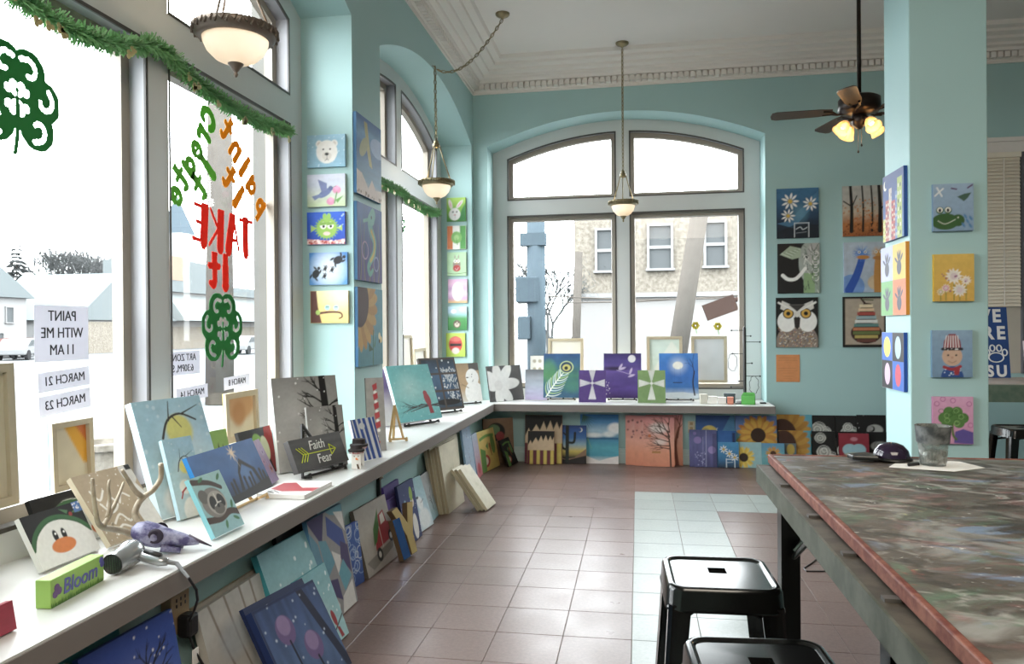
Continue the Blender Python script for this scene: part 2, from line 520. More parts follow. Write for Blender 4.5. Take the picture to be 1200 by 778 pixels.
def pole(name, p, q, r0, r1, mat, label, cat='pole'):
    B = MB(); B.tube([p, q], [r0, r1], 12); o = B.build(name, mat, smooth=True)
    return tag(o, label, cat)
pole('utility_pole', (.55, 15, GZ), (1.22, 15.2, 3.72), .20, .17, X_POLE, 'leaning wooden utility pole in front of the stone building windows')
pole('utility_pole', (-1.62, 19, GZ), (-1.47, 19, 3.35), .12, .10, X_POLE, 'short wooden pole beside the left edge of the stone building')
pole('utility_pole', (-10, 16.7, GZ), (-10.2, 17.2, 9), .33, .27, X_POLE, 'thick wooden pole behind the red window lettering')
# traffic signal mast with boxes
root = empty('signal_mast', (-1.62, 12, GZ))
def tl(o): o.matrix_parent_inverse = Matrix.Translation(-o.parent.location); return o
B = MB(); B.tube([(-1.62, 12, GZ), (-1.62, 12, 3.2)], .15, 14); tl(B.build('mast', X_STEEL, root, True))
B = MB(); B.box((-1.93, 11.8, 1.84), (-1.56, 12.1, 2.25)); tl(B.build('control_box', X_STEEL, root, bevel=.02))
B = MB(); B.box((-1.86, 11.85, 2.75), (-1.45, 12.05, 2.95)); tl(B.build('bracket', X_STEEL, root))
B = MB(); B.box((-1.9, 11.8, 1.25), (-1.70, 12.0, 1.62)); tl(B.build('signal_head', X_STEEL, root, bevel=.02))
tag(root, 'blue-grey steel signal mast with a control box behind the left pane of the back window', 'signal mast')
# hanging sign
root = empty('street_sign', (1.9, 17, 2.2))
m = Matrix.Translation((1.78, 17, 1.85)) @ Matrix.Rotation(R(-20), 4, 'Y')
B = MB(); B.box((-.35, -.05, -.18), (.35, .05, .18), mat=m); tl(B.build('sign_board', X('sign_brown', '2c2320'), root))
B = MB(); B.tube([(2.0, 17, 1.98), (4.5, 17, 2.75), (4.5, 17, GZ)], .05, 6); tl(B.build('arm', MATS['sign_brown'], root))
tag(root, 'brown tilted sign on an arm low in front of the stone building', 'sign')
for k, (z0, z1) in enumerate(((2.3, 2.1), (2.05, 2.3))):
    B = MB(); B.tube([(-4, 18 + k * .5, z0), (0, 18 + k * .5, (z0 + z1) / 2 - .12), (5, 18 + k * .5, z1)], .018, 5)
    tag(B.build('overhead_wire', X_POLE), ('thin overhead wire sagging across the back window, upper of the two', 'thin overhead wire across the back window, lower of the two')[k], 'wire')

def bare_tree(name, base, h, seed, label, spread=.5, mat=X_TREE, depth=5):
    rr = random.Random(seed); tr = MB()
    def br(p, d, l, r, k):
        q = p + d * l
        tr.tube([p, (p + q) / 2 + Vector((rr.uniform(-1, 1), rr.uniform(-1, 1), rr.uniform(-.3, .3))) * l * .06, q], [r, r * .85, r * .7], 5, cap=False)
        if k == 0: return
        for _ in range(3 if k > 1 else 4):
            nd = (d + Vector((rr.uniform(-1, 1), rr.uniform(-1, 1), rr.uniform(-.2, .7))) * spread).normalized()
            br(q, nd, l * rr.uniform(.62, .82), r * .62, k - 1)
    root = empty(name, base)
    br(Vector((0, 0, 0)), Vector((0, 0, 1)), h * .28, h * .022, depth)
    tw = MB()
    ends = [Vector(v) for v in tr.v[::5]]
    for _ in range(2600):       # fine twigs of the crown
        p = rr.choice(ends)
        if p.z < h * .3: continue
        p = p + Vector((rr.gauss(0, 1), rr.gauss(0, 1), rr.gauss(0, 1))) * h * .045
        dd = Vector((rr.gauss(0, 1), rr.gauss(0, 1), rr.gauss(.5, 1))).normalized(); sd = dd.orthogonal().normalized() * h * .0016
        L = h * rr.uniform(.03, .07)
        tw.add([p - sd, p + sd, p + dd * L + sd * .4, p + dd * L - sd * .4], [(0, 1, 2, 3)])
    o = tw.build('twigs', mat, root); o['kind'] = 'stuff'
    tr.build('branches', mat, root)
    return tag(root, label, 'tree', 'trees along the street')
bare_tree('bare_tree', (-2.5, 21, GZ), 4.2, 3, 'bare shrubby tree left of the stone building, seen through the back window', .7)
bare_tree('bare_tree', (-64, 81, GZ), 13.5, 5, 'bare hazy tree above the teal roofed building, nearest the window frame', .75)
bare_tree('bare_tree', (-64, 77.5, GZ), 13.5, 6, 'bare hazy tree between the evergreen and the teal roofed building', .75)
bare_tree('bare_tree', (-62, 73.6, GZ), 12, 8, 'bare hazy tree right beside the tall evergreen', .75)
def conifer(base, h, label, seed):
    rr = random.Random(seed); B = MB(); root = empty('evergreen_tree', base)
    n = 26
    for k in range(n):
        z = h * (.12 + .88 * k / n); rad = h * .24 * (1 - k / n) ** .8 + .1
        for j in range(11):
            a = rr.uniform(0, 6.28); L = rad * rr.uniform(.6, 1.1)
            p = Vector((0, 0, z)); q = p + Vector((math.cos(a) * L, math.sin(a) * L, -L * .35))
            s = Vector((-math.sin(a), math.cos(a), 0)) * L * .22
            B.add([p, p.lerp(q, .6) + s, q, p.lerp(q, .6) - s], [(0, 1, 2, 3)])
            B.add([p, p.lerp(q, .6) + Vector((0, 0, L * .2)), q, p.lerp(q, .6) - Vector((0, 0, L * .2))], [(0, 1, 2, 3)])
    B.build('foliage', X_TREE, root)
    B = MB(); B.tube([(0, 0, 0), (0, 0, h * .95)], [h * .02, .02], 6); B.build('trunk', X_POLE, root)
    tag(root, label, 'tree', 'trees along the street')
conifer((-63, 67.6, GZ), 11.6, 'tall pointed evergreen tree above the white house on the left', 2)

# white house at the far left
def gable(name, x, y0, y1, zb, ze, zr, dep, label, wall, roof, wins=(), base=None, ridge=None):
    root = empty(name, (x, (y0 + y1) / 2, zb))
    B = MB(); B.box((x - dep, y0, zb), (x, y1, ze)); tl(B.build('wall', wall, root))
    B = MB(); ym = ridge if ridge is not None else (y0 + y1) / 2; e = .4
    B.add([(x + e, y0 - e, ze - .15), (x + e, ym, zr), (x + e, y1 + e, ze - .15), (x - dep - e, y0 - e, ze - .15), (x - dep - e, ym, zr), (x - dep - e, y1 + e, ze - .15)],
          [(0, 1, 2), (3, 5, 4), (0, 3, 4, 1), (1, 4, 5, 2), (0, 2, 5, 3)])
    tl(B.build('roof', roof, root))
    if base:
        B = MB(); B.box((x, y0, zb), (x + .25, y1, base)); tl(B.build('stone_base', X_STONE, root))
    for (a, c, z0, z1) in wins:
        win_part(root, a, c, z0, z1, x, 'x', False)
    for o in root.children:
        if o.name.startswith('window_frame'): o.matrix_parent_inverse = Matrix.Translation(-root.location)
    return tag(root, label, 'house', 'buildings across the street')
gable('white_house', -46, 40, 50.2, GZ, 4.2, 6.6, 8, 'white gabled house with small windows at the far left of the street', X_HOUSE, X_ROOF, ((44.2, 45, 2, 3.3), (46.0, 46.8, 2, 3.3), (48.3, 48.9, 2.2, 3.3), (44.5, 45.6, .2, 1.4), (47, 48, .2, 1.4)), ridge=47)
gable('roadside_shop', -45, 54, 66.5, GZ, 2.6, 6.6, 9, 'low shop with a pale teal gable roof and stone base behind the paper signs', X_HOUSE, X_ROOF, (), base=2.3, ridge=59)
# awning store seen through the second pane
root = empty('awning_store', (-46, 78, GZ))
B = MB(); B.box((-56, 67.5, GZ), (-46, 92, 5.4)); tl(B.build('wall', X_STUCCO, root))
B = MB(); B.box((-58, 67, 5.4), (-45.6, 93, 6.4)); tl(B.build('parapet', X_ROOF, root))
B = MB(); B.box((-55, 70, 6.4), (-48, 78, 9.0)); tl(B.build('upper_block', X_ROOF, root))
B = MB(); B.add([(-46, 67.5, 5.2), (-46, 92, 5.2), (-44, 92, 2.5), (-44, 67.5, 2.5), (-46, 67.5, 2.5), (-46, 92, 2.5)], [(0, 3, 2, 1), (0, 4, 3), (1, 2, 5), (4, 5, 2, 3)])
tl(B.build('awning', X('far_awning', '484b4b'), root))
B = MB(); B.box((-46, 67.5, GZ), (-45.8, 92, 1.9)); tl(B.build('stone_base', X_STONE, root))
B = MB(); B.box((-46, 67.6, 6.6), (-45.9, 71, 9.0)); tl(B.build('sign_panel', X('far_sign', '5a4d44'), root))
tag(root, 'low store with a long pale awning behind the small shamrock decal', 'store', 'buildings across the street')
# church steeple
root = empty('church_steeple', (-75, 113, GZ))
B = MB(); B.box((-77, 111, GZ), (-73, 115, 17.5)); tl(B.build('tower', X_HOUSE, root))
B = MB(); B.add([(-77, 111, 17.5), (-73, 111, 17.5), (-73, 115, 17.5), (-77, 115, 17.5), (-75, 113, 24)], [(0, 1, 4), (1, 2, 4), (2, 3, 4), (3, 0, 4), (3, 2, 1, 0)])
tl(B.build('spire', X_STEEL, root))
tag(root, 'pointed grey church steeple above the awning store', 'steeple', 'buildings across the street')
# cars
def car(loc, rz, mat, label, name='parked_car'):
    root = empty(name, loc, (0, 0, rz))
    side = [(-2.1, .35), (-2.15, .75), (-1.5, .9), (-.75, 1.38), (.75, 1.4), (1.45, .95), (2.1, .85), (2.15, .4)]
    m = Matrix.Translation((0, .85, 0)) @ Matrix.Rotation(R(90), 4, 'X')
    B = MB(); B.prism(side, m, 1.7); B.build('body', mat, root, bevel=.08)
    gl = [(-1.35, .92), (-.72, 1.3), (.7, 1.32), (1.25, .95)]
    m2 = Matrix.Translation((0, .87, 0)) @ Matrix.Rotation(R(90), 4, 'X')
    B = MB(); B.prism(gl, m2, 1.74); B.build('side_windows', X_PANE, root)
    for x in (-1.3, 1.3):
        for y in (-.8, .8):
            B = MB(); B.tube([(x, y - .1, .33), (x, y + .1, .33)], .33, 16); B.build('wheel', X_TYRE, root)
    return tag(root, label, 'car', 'parked cars')
car((-40.3, 43.5, GZ), R(115), X_CAR, 'white car parked at the far left below the red one')
car((-44.2, 47.4, GZ), R(115), X_RED, 'dull red car behind the white car at the far left')
car((-30, 53.5, GZ), R(100), X_CAR, 'white car half hidden at the right edge of the second pane')
B = MB(); B.lathe([(0, 0), (.36, 0), (.36, .36), (.40, .37), (.40, .44), (.30, .44), (.28, .38), (0, .38)], 20)
o = B.build('street_planter', X_STONE); o.location = (-6.4, 8.15, GZ); tag(o, 'round grey street planter outside below the left window', 'planter')

B = MB(); B.box((-2.80, 5.15, GZ), (-2.52, 5.55, 4.2)); tag(B.build('stone_pilaster', X('pilaster_stone', '4c4a47', var=.15, scale=4)), 'pale stone pilaster outside at the right edge of the second pane', 'pilaster')
# ------------------------------------------------------------------ painting on canvases
class Art:
    def __init__(s, w, h, n):
        s.n = n; s.w = w; s.asp = h / w; s.m = max(2, round(n * s.asp)); s.px = 1.0 / n
        s.U, s.V = np.meshgrid(np.linspace(0, 1, n + 1), np.linspace(0, s.asp, s.m + 1))
        s.c = np.ones(s.U.shape + (3,)) * .8
        s.rg = np.random.RandomState(n + s.m)
    def mix(s, a, col):
        col = np.array(lin(col)); s.c = s.c * (1 - a[..., None]) + col * a[..., None]; return s
    def g(s, *cols):
        cs = np.array([lin(c) for c in cols])
        t = np.clip(s.V / s.asp, 0, 1) * (len(cs) - 1)
        for k in range(3):
            s.c[..., k] = np.interp(t, np.arange(len(cs)), cs[:, k]) if len(cs) > 1 else cs[0, k]
        return s
    def d(s, x, y, r, col, ry=None, rot=0, soft=None, a=1.0):
        ry = ry or r; y *= s.asp; ca, sa = math.cos(R(rot)), math.sin(R(rot))
        dx, dy = s.U - x, s.V - y
        q = np.sqrt(((dx * ca + dy * sa) / r) ** 2 + ((-dx * sa + dy * ca) / ry) ** 2)
        sd = (1 - q) * min(r, ry)
        return s.mix(np.clip(.5 + sd / (soft or s.px), 0, 1) * a, col)
    def ring(s, x, y, r, w, col, a=1.0):
        q = np.hypot(s.U - x, s.V - y * s.asp)
        return s.mix(np.clip(.5 + (w / 2 - abs(q - r)) / s.px, 0, 1) * a, col)
    def glow(s, x, y, r, col, a=1.0, p=1.5):
        q = np.hypot(s.U - x, s.V - y * s.asp) / r
        return s.mix(np.clip(1 - q, 0, 1) ** p * a, col)
    def p(s, pts, col, a=1.0):
        P = [(x, y * s.asp) for x, y in pts]; inside = np.zeros(s.U.shape, bool); dist = np.full(s.U.shape, 9.0)
        for (x0, y0), (x1, y1) in zip(P, P[1:] + P[:1]):
            if y0 != y1:
                c = ((y0 > s.V) != (y1 > s.V)) & (s.U < (x1 - x0) * (s.V - y0) / (y1 - y0) + x0)
                inside ^= c
            dist = np.minimum(dist, s.seg(x0, y0, x1, y1)[0])
        sd = np.where(inside, dist, -dist)
        return s.mix(np.clip(.5 + sd / s.px, 0, 1) * a, col)
    def seg(s, x0, y0, x1, y1):
        dx, dy = x1 - x0, y1 - y0; L = dx * dx + dy * dy + 1e-12
        t = np.clip(((s.U - x0) * dx + (s.V - y0) * dy) / L, 0, 1)
        return np.hypot(s.U - x0 - t * dx, s.V - y0 - t * dy), t
    def l(s, pts, w, col, w2=None, a=1.0, sm=True):
        P = [(x, y * s.asp) for x, y in pts]; w2 = w if w2 is None else w2
        if len(P) > 2 and sm:
            Q = []; k_ = len(P)
            for i in range(k_ - 1):
                p0, p1, p2, p3 = (np.array(P[j]) for j in (max(i - 1, 0), i, i + 1, min(i + 2, k_ - 1)))
                for t in (0, .25, .5, .75): Q.append(tuple(.5 * (2 * p1 + (p2 - p0) * t + (2 * p0 - 5 * p1 + 4 * p2 - p3) * t * t + (3 * p1 - p0 - 3 * p2 + p3) * t ** 3)))
            P = Q + [P[-1]]
        n = len(P) - 1
        A = np.zeros(s.U.shape)
        for k in range(n):
            dd, t = s.seg(*P[k], *P[k + 1]); ww = w + (w2 - w) * (k + t) / n
            A = np.maximum(A, np.clip(.5 + (ww / 2 - dd) / s.px, 0, 1) * np.minimum(1, ww / s.px))
        return s.mix(A * a, col)
    def r(s, x0, y0, x1, y1, col, a=1.0):
        return s.p([(x0, y0), (x1, y0), (x1, y1), (x0, y1)], col, a)
    def dots(s, n, rad, col, box=(0, 0, 1, 1), seed=1, a=1.0):
        q = random.Random(seed)
        for _ in range(n):
            s.d(q.uniform(box[0], box[2]), q.uniform(box[1], box[3]), rad * q.uniform(.6, 1.3), col, a=a)
        return s
    def tex(s, k=.12, fx=6, fy=20, seed=0):
        q = np.random.RandomState(seed); g = q.rand(fy + 2, fx + 2)
        u = s.U * fx; v = s.V / s.asp * fy; i = np.minimum(u.astype(int), fx); j = np.minimum(v.astype(int), fy); du, dv = u - i, v - j
        z = (g[j, i] * (1 - du) + g[j, i + 1] * du) * (1 - dv) + (g[j + 1, i] * (1 - du) + g[j + 1, i + 1] * du) * dv
        s.c = np.clip(s.c * (1 + (z - .5)[..., None] * 2 * k), 0, 1); return s
    def tree(s, x, y, ang, L, w, k, col, seed=1, spread=35, n=3):
        q = random.Random(seed)
        def br(x, y, a, L, w, k):
            x2 = x + math.cos(R(a)) * L; y2 = y + math.sin(R(a)) * L / s.asp
            s.l([(x, y), (x2, y2)], w, col, w * .6)
            if k <= 0: return
            for _ in range(n):
                br(x + (x2 - x) * (t := q.uniform(.55, 1)), y + (y2 - y) * t, a + q.uniform(-spread, spread), L * q.uniform(.55, .8), w * .6, k - 1)
        br(x, y, ang, L, w, k); return s
    def sun(s, x, y, r, col, n=18, core='3b2417', rc=.45, col2=None):
        for k in range(n):
            a = 360 / n * k + 5 * (k % 2)
            s.d(x + math.cos(R(a)) * r * .68, y + math.sin(R(a)) * r * .68 / s.asp, r * .36, col2 if (col2 and k % 2) else col, ry=r * .13, rot=a)
        return s.d(x, y, r * rc, core)
    def daisy(s, x, y, r, col='ffffff', core='e8c020', n=8, rc=.3):
        return s.sun(x, y, r, col, n, core, rc)

def canvas_mesh(art, w, h, t, side=None, back='c9bfa9'):
    n, m = art.n, art.m
    X = (art.U - .5) * w; Z = art.V * w
    v = np.stack([X, np.zeros_like(X), Z], -1).reshape(-1, 3).tolist()
    c = art.c.reshape(-1, 3)
    sc = np.array(lin(side)) if side else np.concatenate([art.c[0], art.c[-1], art.c[:, 0], art.c[:, -1]]).mean(0)
    base = len(v); H = m * 1.0 * (w / n) if False else art.asp * w
    pts = [(-w / 2, 0), (w / 2, 0), (w / 2, H), (-w / 2, H)]
    v += [(x, 0.0, z) for x, z in pts] + [(x, t, z) for x, z in pts] + [(x, t, z) for x, z in pts]
    cols = np.vstack([c, np.tile(sc, (8, 1)), np.tile(np.array(lin(back)), (4, 1))])
    i = np.arange(n * m); q = (i // n) * (n + 1) + i % n
    f = np.stack([q, q + 1, q + n + 2, q + n + 1], -1).tolist()
    for k in range(4):
        a, e = base + k, base + (k + 1) % 4
        f.append((a, a + 4, e + 4, e))
    f.append((base + 11, base + 10, base + 9, base + 8))
    me = bpy.data.meshes.new('canvas_painting'); me.from_pydata(v, [], f)
    at = me.color_attributes.new('Col', 'FLOAT_COLOR', 'POINT')
    at.data.foreach_set('color', np.hstack([cols, np.ones((len(cols), 1))]).astype(np.float32).ravel())
    me.materials.append(PAINT); me.update()
    return me

def pose(o, loc, yaw, lean, t, roll=0):
    l = R(lean)
    o.location = (loc[0], loc[1], loc[2] + .0008 + (t * math.sin(l) if lean > 0 else 0))
    o.rotation_euler = (-l, R(roll), R(yaw + 90))

def canvas(label, w, h, loc, yaw, lean, art, t=.02, side=None, roll=0, group=None, name='canvas_painting', cat='painting', k=1.15):
    dist = (Vector(loc) - CAM).length
    n = int(max(14, min(110, w * 878 / dist * k)))
    a = Art(w, h, n); art(a); a.tex(.05, max(6, n // 3), max(6, a.m // 3), n)
    lum = a.c @ np.array([.3, .59, .11]); a.c = (a.c * .86 + lum[..., None] * .14) * .93 + .006
    o = link(name, canvas_mesh(a, w, h, t, side))
    pose(o, loc, yaw, lean, t, roll)
    return tag(o, label, cat, group)

def canvas_back(label, w, h, loc, yaw, lean, tint='c9bfa9', edge='c8c0ae', group=None, blotch=None, bar=.032):
    """canvas seen from behind: sheet plus four stretcher bars; yaw is the direction its BACK faces"""
    root = empty('turned_canvas')
    t = .02
    a = Art(w, h, 26); a.g(tint).tex(.06, 5, 6)
    if blotch: blotch(a)
    me = canvas_mesh(a, w, h, .003, side=edge); me.name = 'sheet'
    s = link('sheet', me, root); s.location = (0, t - .003, 0)
    for (x0, x1, z0, z1) in ((-w / 2, w / 2, 0, bar), (-w / 2, w / 2, h - bar, h), (-w / 2, -w / 2 + bar, bar, h - bar), (w / 2 - bar, w / 2, bar, h - bar)):
        B = MB(); B.box((x0, 0, z0), (x1, t - .003, z1)); B.build('stretcher_bar', STRETCH, root)
    pose(root, loc, yaw, lean, t)
    return tag(root, label, 'canvas', group)

def easel(loc, yaw, lean, w, h, z_sill, label, mat=EAS, r=.007, group='tabletop easels', back=.25):
    """tabletop easel: two splayed front legs with hooks, ledge, rear strut, apex"""
    root = empty('tabletop_easel', (loc[0], loc[1], z_sill))
    Mx = Matrix.Translation(loc) @ Matrix.Rotation(R(yaw + 90), 4, 'Z') @ Matrix.Rotation(-R(lean), 4, 'X')
    inv = Matrix.Translation(-Vector((loc[0], loc[1], z_sill)))
    def wp(x, y, z): return inv @ (Mx @ Vector((x, y, z)))
    def down(p):
        return Vector((p.x, p.y, .003))
    top = wp(0, .05, h * .92)
    for sgn in (-1, 1):
        a = wp(sgn * w * .36, .05, -.012)
        fwd = wp(sgn * w * .40, -.02, -.012)
        foot = down(fwd); foot.z = r
        B = MB(); B.tube([top + (a - top) * .0, a, fwd, foot], [r, r, r, r * 1.25], 6); B.build('leg', mat, root)
    B = MB(); B.tube([wp(-w * .40, .03, -.010), wp(w * .40, .03, -.010)], r * .8, 6); B.build('ledge', mat, root)
    hinge = wp(0, .056, h * .8)
    n = Vector((math.cos(R(yaw)), math.sin(R(yaw)), 0))
    ft = hinge - n * (hinge.z * back); ft.z = r
    B = MB(); B.tube([hinge, ft], [r, r * 1.2], 6); B.build('rear_strut', mat, root)
    return tag(root, label, 'easel', group)
# ------------------------------------------------------------------ paintings hung on the walls
G1 = 'small canvases on the first window pier'
Yp = 4.456
def a_bear(a):
    a.g('8fbfd8', '9cc9de').tex(.05); a.dots(30, .012, 'd8ecf4', seed=3)
    for x in (.32, .72): a.d(x, .72, .09, 'efece6').d(x, .72, .05, 'd8cfc6')
    a.d(.52, .47, .28, 'f1eee8', ry=.29).d(.52, .34, .13, 'e3ddd4', ry=.1); a.d(.52, .40, .055, '2c2a2a', ry=.035); a.l([(.52, .38), (.52, .25), (.47, .2)], .015, '444'); a.l([(.52, .25), (.57, .21)], .015, '444')
    for x in (.43, .61): a.d(x, .55, .022, '222')
def a_bird(a):
    a.g('b9cf9c', 'cfd9c8', 'c6cede', 'cdd2e4').tex(.06)
    for x, y in ((.78, .5), (.62, .15)): a.d(x, y, .11, 'e08fb4', ry=.09).d(x, y + .06, .06, 'ee9fc4')
    a.l([(.78, .42), (.72, .1)], .03, '5f9a4c'); a.p([(.74, .2), (.95, .32), (.8, .1)], '6aa552')
    a.d(.47, .42, .2, '6a7aa8', ry=.085, rot=30); a.p([(.38, .45), (.28, .85), (.52, .72), (.52, .5)], '7480ae'); a.p([(.35, .4), (.12, .32), (.2, .2), (.4, .34)], '7687b4'); a.d(.62, .56, .06, '5d6a98'); a.l([(.66, .58), (.76, .62)], .015, '555')
def a_fish(a):
    a.g('1b49b4', '1553c8', '1a5ed2').tex(.06)
    for k in range(24):
        q = k * 15; a.d(.52 + .27 * math.cos(R(q)), .5 + .29 * math.sin(R(q)), .055, '7fb03a', ry=.022, rot=q)
    a.d(.52, .5, .26, '8fbf3e', ry=.25); a.p([(.26, .5), (.1, .6), (.1, .38)], 'a4c850'); a.p([(.78, .5), (.93, .6), (.93, .4)], 'a4c850')
    for x in (.47, .58): a.d(x, .86, .055, '8fc24a', ry=.08)
    for x in (.43, .62): a.d(x, .58, .085, 'f5f3ea').d(x + .01, .55, .035, '1c1c1c').p([(x - .09, .58), (x + .09, .6), (x + .09, .68), (x - .09, .68)], '7fae38')
    a.d(.52, .33, .09, 'f3c7c0', ry=.045); a.p([(0, 0), (1, 0), (1, .16), (.7, .1), (.4, .13), (0, .17)], 'd89a94'); a.dots(25, .03, 'f2d9d2', (0, 0, 1, .12), 5); a.dots(12, .03, 'b5403a', (0, 0, 1, .1), 8); a.dots(8, .015, 'bcd7f2', (.85, .5, .97, 1), 4)
def turtle(a, x, y, s, rot):
    a.d(x, y, s, '23242a', ry=s * .75, rot=rot)
    for q, L in ((35, 1.2), (145, 1.2), (-35, 1.1), (215, 1.1)): a.d(x + math.cos(R(rot + q)) * s * L, y + math.sin(R(rot + q)) * s * L / a.asp, s * .5, '2a2b30', ry=s * .2, rot=rot + q + 40)
    a.d(x + math.cos(R(rot)) * s * 1.35, y + math.sin(R(rot)) * s * 1.35 / a.asp, s * .34, '23242a')
def a_turt(a):
    a.g('4a8fd0', '5aa0dc', '3d84cc').glow(.5, .5, .55, 'eef6fb', .95, .8); a.tex(.05)
    turtle(a, .76, .76, .13, 25); turtle(a, .17, .34, .12, 60)
    for x, y in ((.42, .5), (.6, .46), (.4, .27)): turtle(a, x, y, .055, 70)
def a_owls(a):
    a.g('e8c76a', 'ecd27c', 'efe0a0').tex(.06).glow(.8, .9, .6, 'f2ead0', .7); a.p([(0, 0), (.3, 0), (.2, .5), (.16, 1), (0, 1)], '5a2d20')
    a.l([(.2, .3), (.5, .34), (.78, .32), (.84, .2), (.76, .14)], .06, '5f3324', .035); a.d(.45, .48, .07, '9fd0d0').d(.68, .47, .07, 'a9c8d4').d(.2, .33, .06, '9fbf4c')
    for x in (.43, .47, .66, .70): a.d(x, .5, .014, '333')
for lab, z, art, x in (('small canvas of a white polar bear face on pale blue, hung on the window pier', 2.446, a_bear, -1.927),
                       ('small canvas of a violet bird over pink flowers, below the polar bear', 2.198, a_bird, -1.9285),
                       ('small canvas of a round green fish on deep blue, third down on the pier', 1.961, a_fish, -1.932),
                       ('small canvas of dark sea turtles swimming on blue, fourth down on the pier', 1.706, a_turt, -1.919),
                       ('small yellow canvas of birds on a curled brown branch, lowest on the pier', 1.465, a_owls, -1.9145)):
    canvas(lab, .252, .203, (x, Yp, z), -90, 0, art, group=G1)

G2 = 'large canvases on the front of the first pier'
def a_angel(a):
    a.g('c8b39e', '4b82a0', '45789e', '3b6a9e', '6fa0c8', '3a66a0').tex(.15, 4, 24, 3)
    a.p([(0, 0), (1, 0), (1, .16), (.75, .14), (.6, .25), (.45, .12), (.2, .28), (0, .3)], 'c9b4a4'); a.d(.85, .7, .3, '9fb6d8', ry=.14)
    a.p([(.3, .95), (.42, .95), (.5, .7), (.62, .4), (.5, .42), (.38, .65)], 'b8b070'); a.d(.28, .62, .2, 'a8aa7c', ry=.1, rot=40); a.dots(20, .02, '7a5a3c', (0, 0, 1, .05), 2)
def a_seahorse(a):
    a.g('3f3a78', '4a5590', '3d6498', '2e5a9e').tex(.18, 18, 3, 5)
    for k in range(16): a.l([(.06 * k, .0), (.06 * k + .05 * math.sin(k), .35), (.06 * k, .8)], .02, ('6a4a94', '7f6aa8', 'a08a60')[k % 3], .008)
    P = [(.62, .9), (.5, .8), (.55, .68), (.68, .55), (.66, .4), (.52, .28), (.42, .18), (.5, .1), (.6, .16)]
    a.l(P, .2, '6db0a8', .06); a.l(P[2:6], .06, 'd8bf5c'); a.d(.55, .83, .13, '74b8b0', ry=.09); a.l([(.45, .82), (.25, .78)], .05, '74b8b0'); a.d(.56, .86, .025, '222')
    a.ring(.3, .4, .12, .02, 'b39ac0').ring(.75, .25, .1, .02, 'a0a8d0')
def a_sunfl(a):
    a.g('4f8c98', '5a98a6', '5796a8').tex(.07); 
    for k in range(13):
        q = -120 + 16 * k; a.d(.1 + .42 * math.cos(R(q)), .8 + .42 * math.sin(R(q)) / a.asp, .26, ('c79a48', 'b9893c')[k % 2], ry=.1, rot=q)
    a.d(.08, .82, .34, '4c2a22', ry=.36); a.l([(.6, .45), (.58, .0)], .03, '3e6e4c'); a.p([(.6, .2), (.4, .3), (.42, .18)], '3f5c44'); a.p([(.62, .25), (.72, .4), (.66, .22)], '4a7a52'); a.d(.86, .38, .05, 'e6dcb0').d(.92, .33, .05, 'e0cf90').d(.86, .31, .03, '4a3a20')
for lab, z, h, art in (('tall blue seascape canvas with wings of sand, top on the pier front', 2.285, .51, a_angel),
                    ('tall canvas of a teal seahorse among purple weeds, middle on the pier front', 1.737, .495, a_seahorse),
                    ('tall canvas of half a golden sunflower on teal, lowest on the pier front', 1.186, .507, a_sunfl)):
    canvas(lab, .46, h, (-1.737, 4.715, z), 0, 0, art, t=.022, side='2e5a7c', group=G2)

G3 = 'small canvases beside the second window'
def a_bunny(a):
    a.g('4f9a3c', '86bf3c', 'a8d04a').p([(.6, 0), (1, 0), (1, .8), (.8, .5)], '3f8a4a')
    for x, q in ((.2, 15), (.68, -40)): a.d(x, .72, .09, 'f0eeec', ry=.26, rot=q).d(x, .72, .045, 'e8b4bc', ry=.18, rot=q)
    a.d(.42, .3, .3, 'f2f0ee', ry=.32); a.d(.33, .4, .04, '2a2a2a').d(.53, .4, .04, '2a2a2a').d(.43, .27, .05, 'd88a94', ry=.03).l([(.43, .25), (.43, .14)], .02, '555')
def a_flag(a):
    a.g('e8e6e0').r(0, 0, .3, 1, 'd9773a').r(.68, 0, 1, 1, '4f9a48'); a.tex(.04)
    for q in range(12): a.d(.5 + .16 * math.cos(R(q * 30)), .5 + .16 * math.sin(R(q * 30)), .12, '79b35c')
    a.d(.5, .5, .14, '9cc87c'); a.l([(.5, .45), (.55, .2)], .04, '5a9a48')
def a_owlh(a):
    a.g('a8cfa0', 'b2d6aa'); a.d(.5, .48, .2, '8f7f74', ry=.3).d(.5, .32, .2, 'b03a3a', ry=.17)
    for x in (.42, .58): a.d(x, .62, .085, 'f0efe8').d(x, .62, .03, '222')
    a.d(.5, .54, .03, 'd8a040'); a.l([(0, .12), (.4, .08), (1, .13)], .03, '4a3428'); a.l([(.42, .32), (.5, .25), (.58, .34)], .02, 'eee'); a.p([(.36, .74), (.4, .9), (.46, .78)], 'a89a90').p([(.54, .78), (.62, .9), (.64, .74)], 'a89a90')
def a_egg(a):
    a.g('d8b060', 'c79ac4', 'e0c0dc', 'c9a0cc', 'e2b8d4', 'd8a8cc').d(.5, .48, .3, 'f2efe8', ry=.48)
def a_gh(a):
    a.g('2f7a3c', '3c8a44', '4a9850', 'a8cce0', 'b8d8ea').d(.3, .8, .14, 'f4f4f4', ry=.1).d(.76, .86, .12, 'f4f4f4', ry=.08)
    a.d(.48, .26, .2, '6a5a4c', ry=.2).d(.48, .24, .13, 'cdbfae', ry=.13).d(.42, .32, .03, '222').d(.55, .32, .03, '222').d(.48, .26, .03, '3a2a22'); a.tex(.05)
def a_redoval(a):
    a.g('a4c234', 'b2cc44').d(.5, .52, .36, 'c23a38', ry=.42).d(.5, .74, .3, 'd4655c', ry=.12).d(.5, .25, .2, 'ddc8c2', ry=.16).r(.2, .45, .8, .56, '2c2c2c')
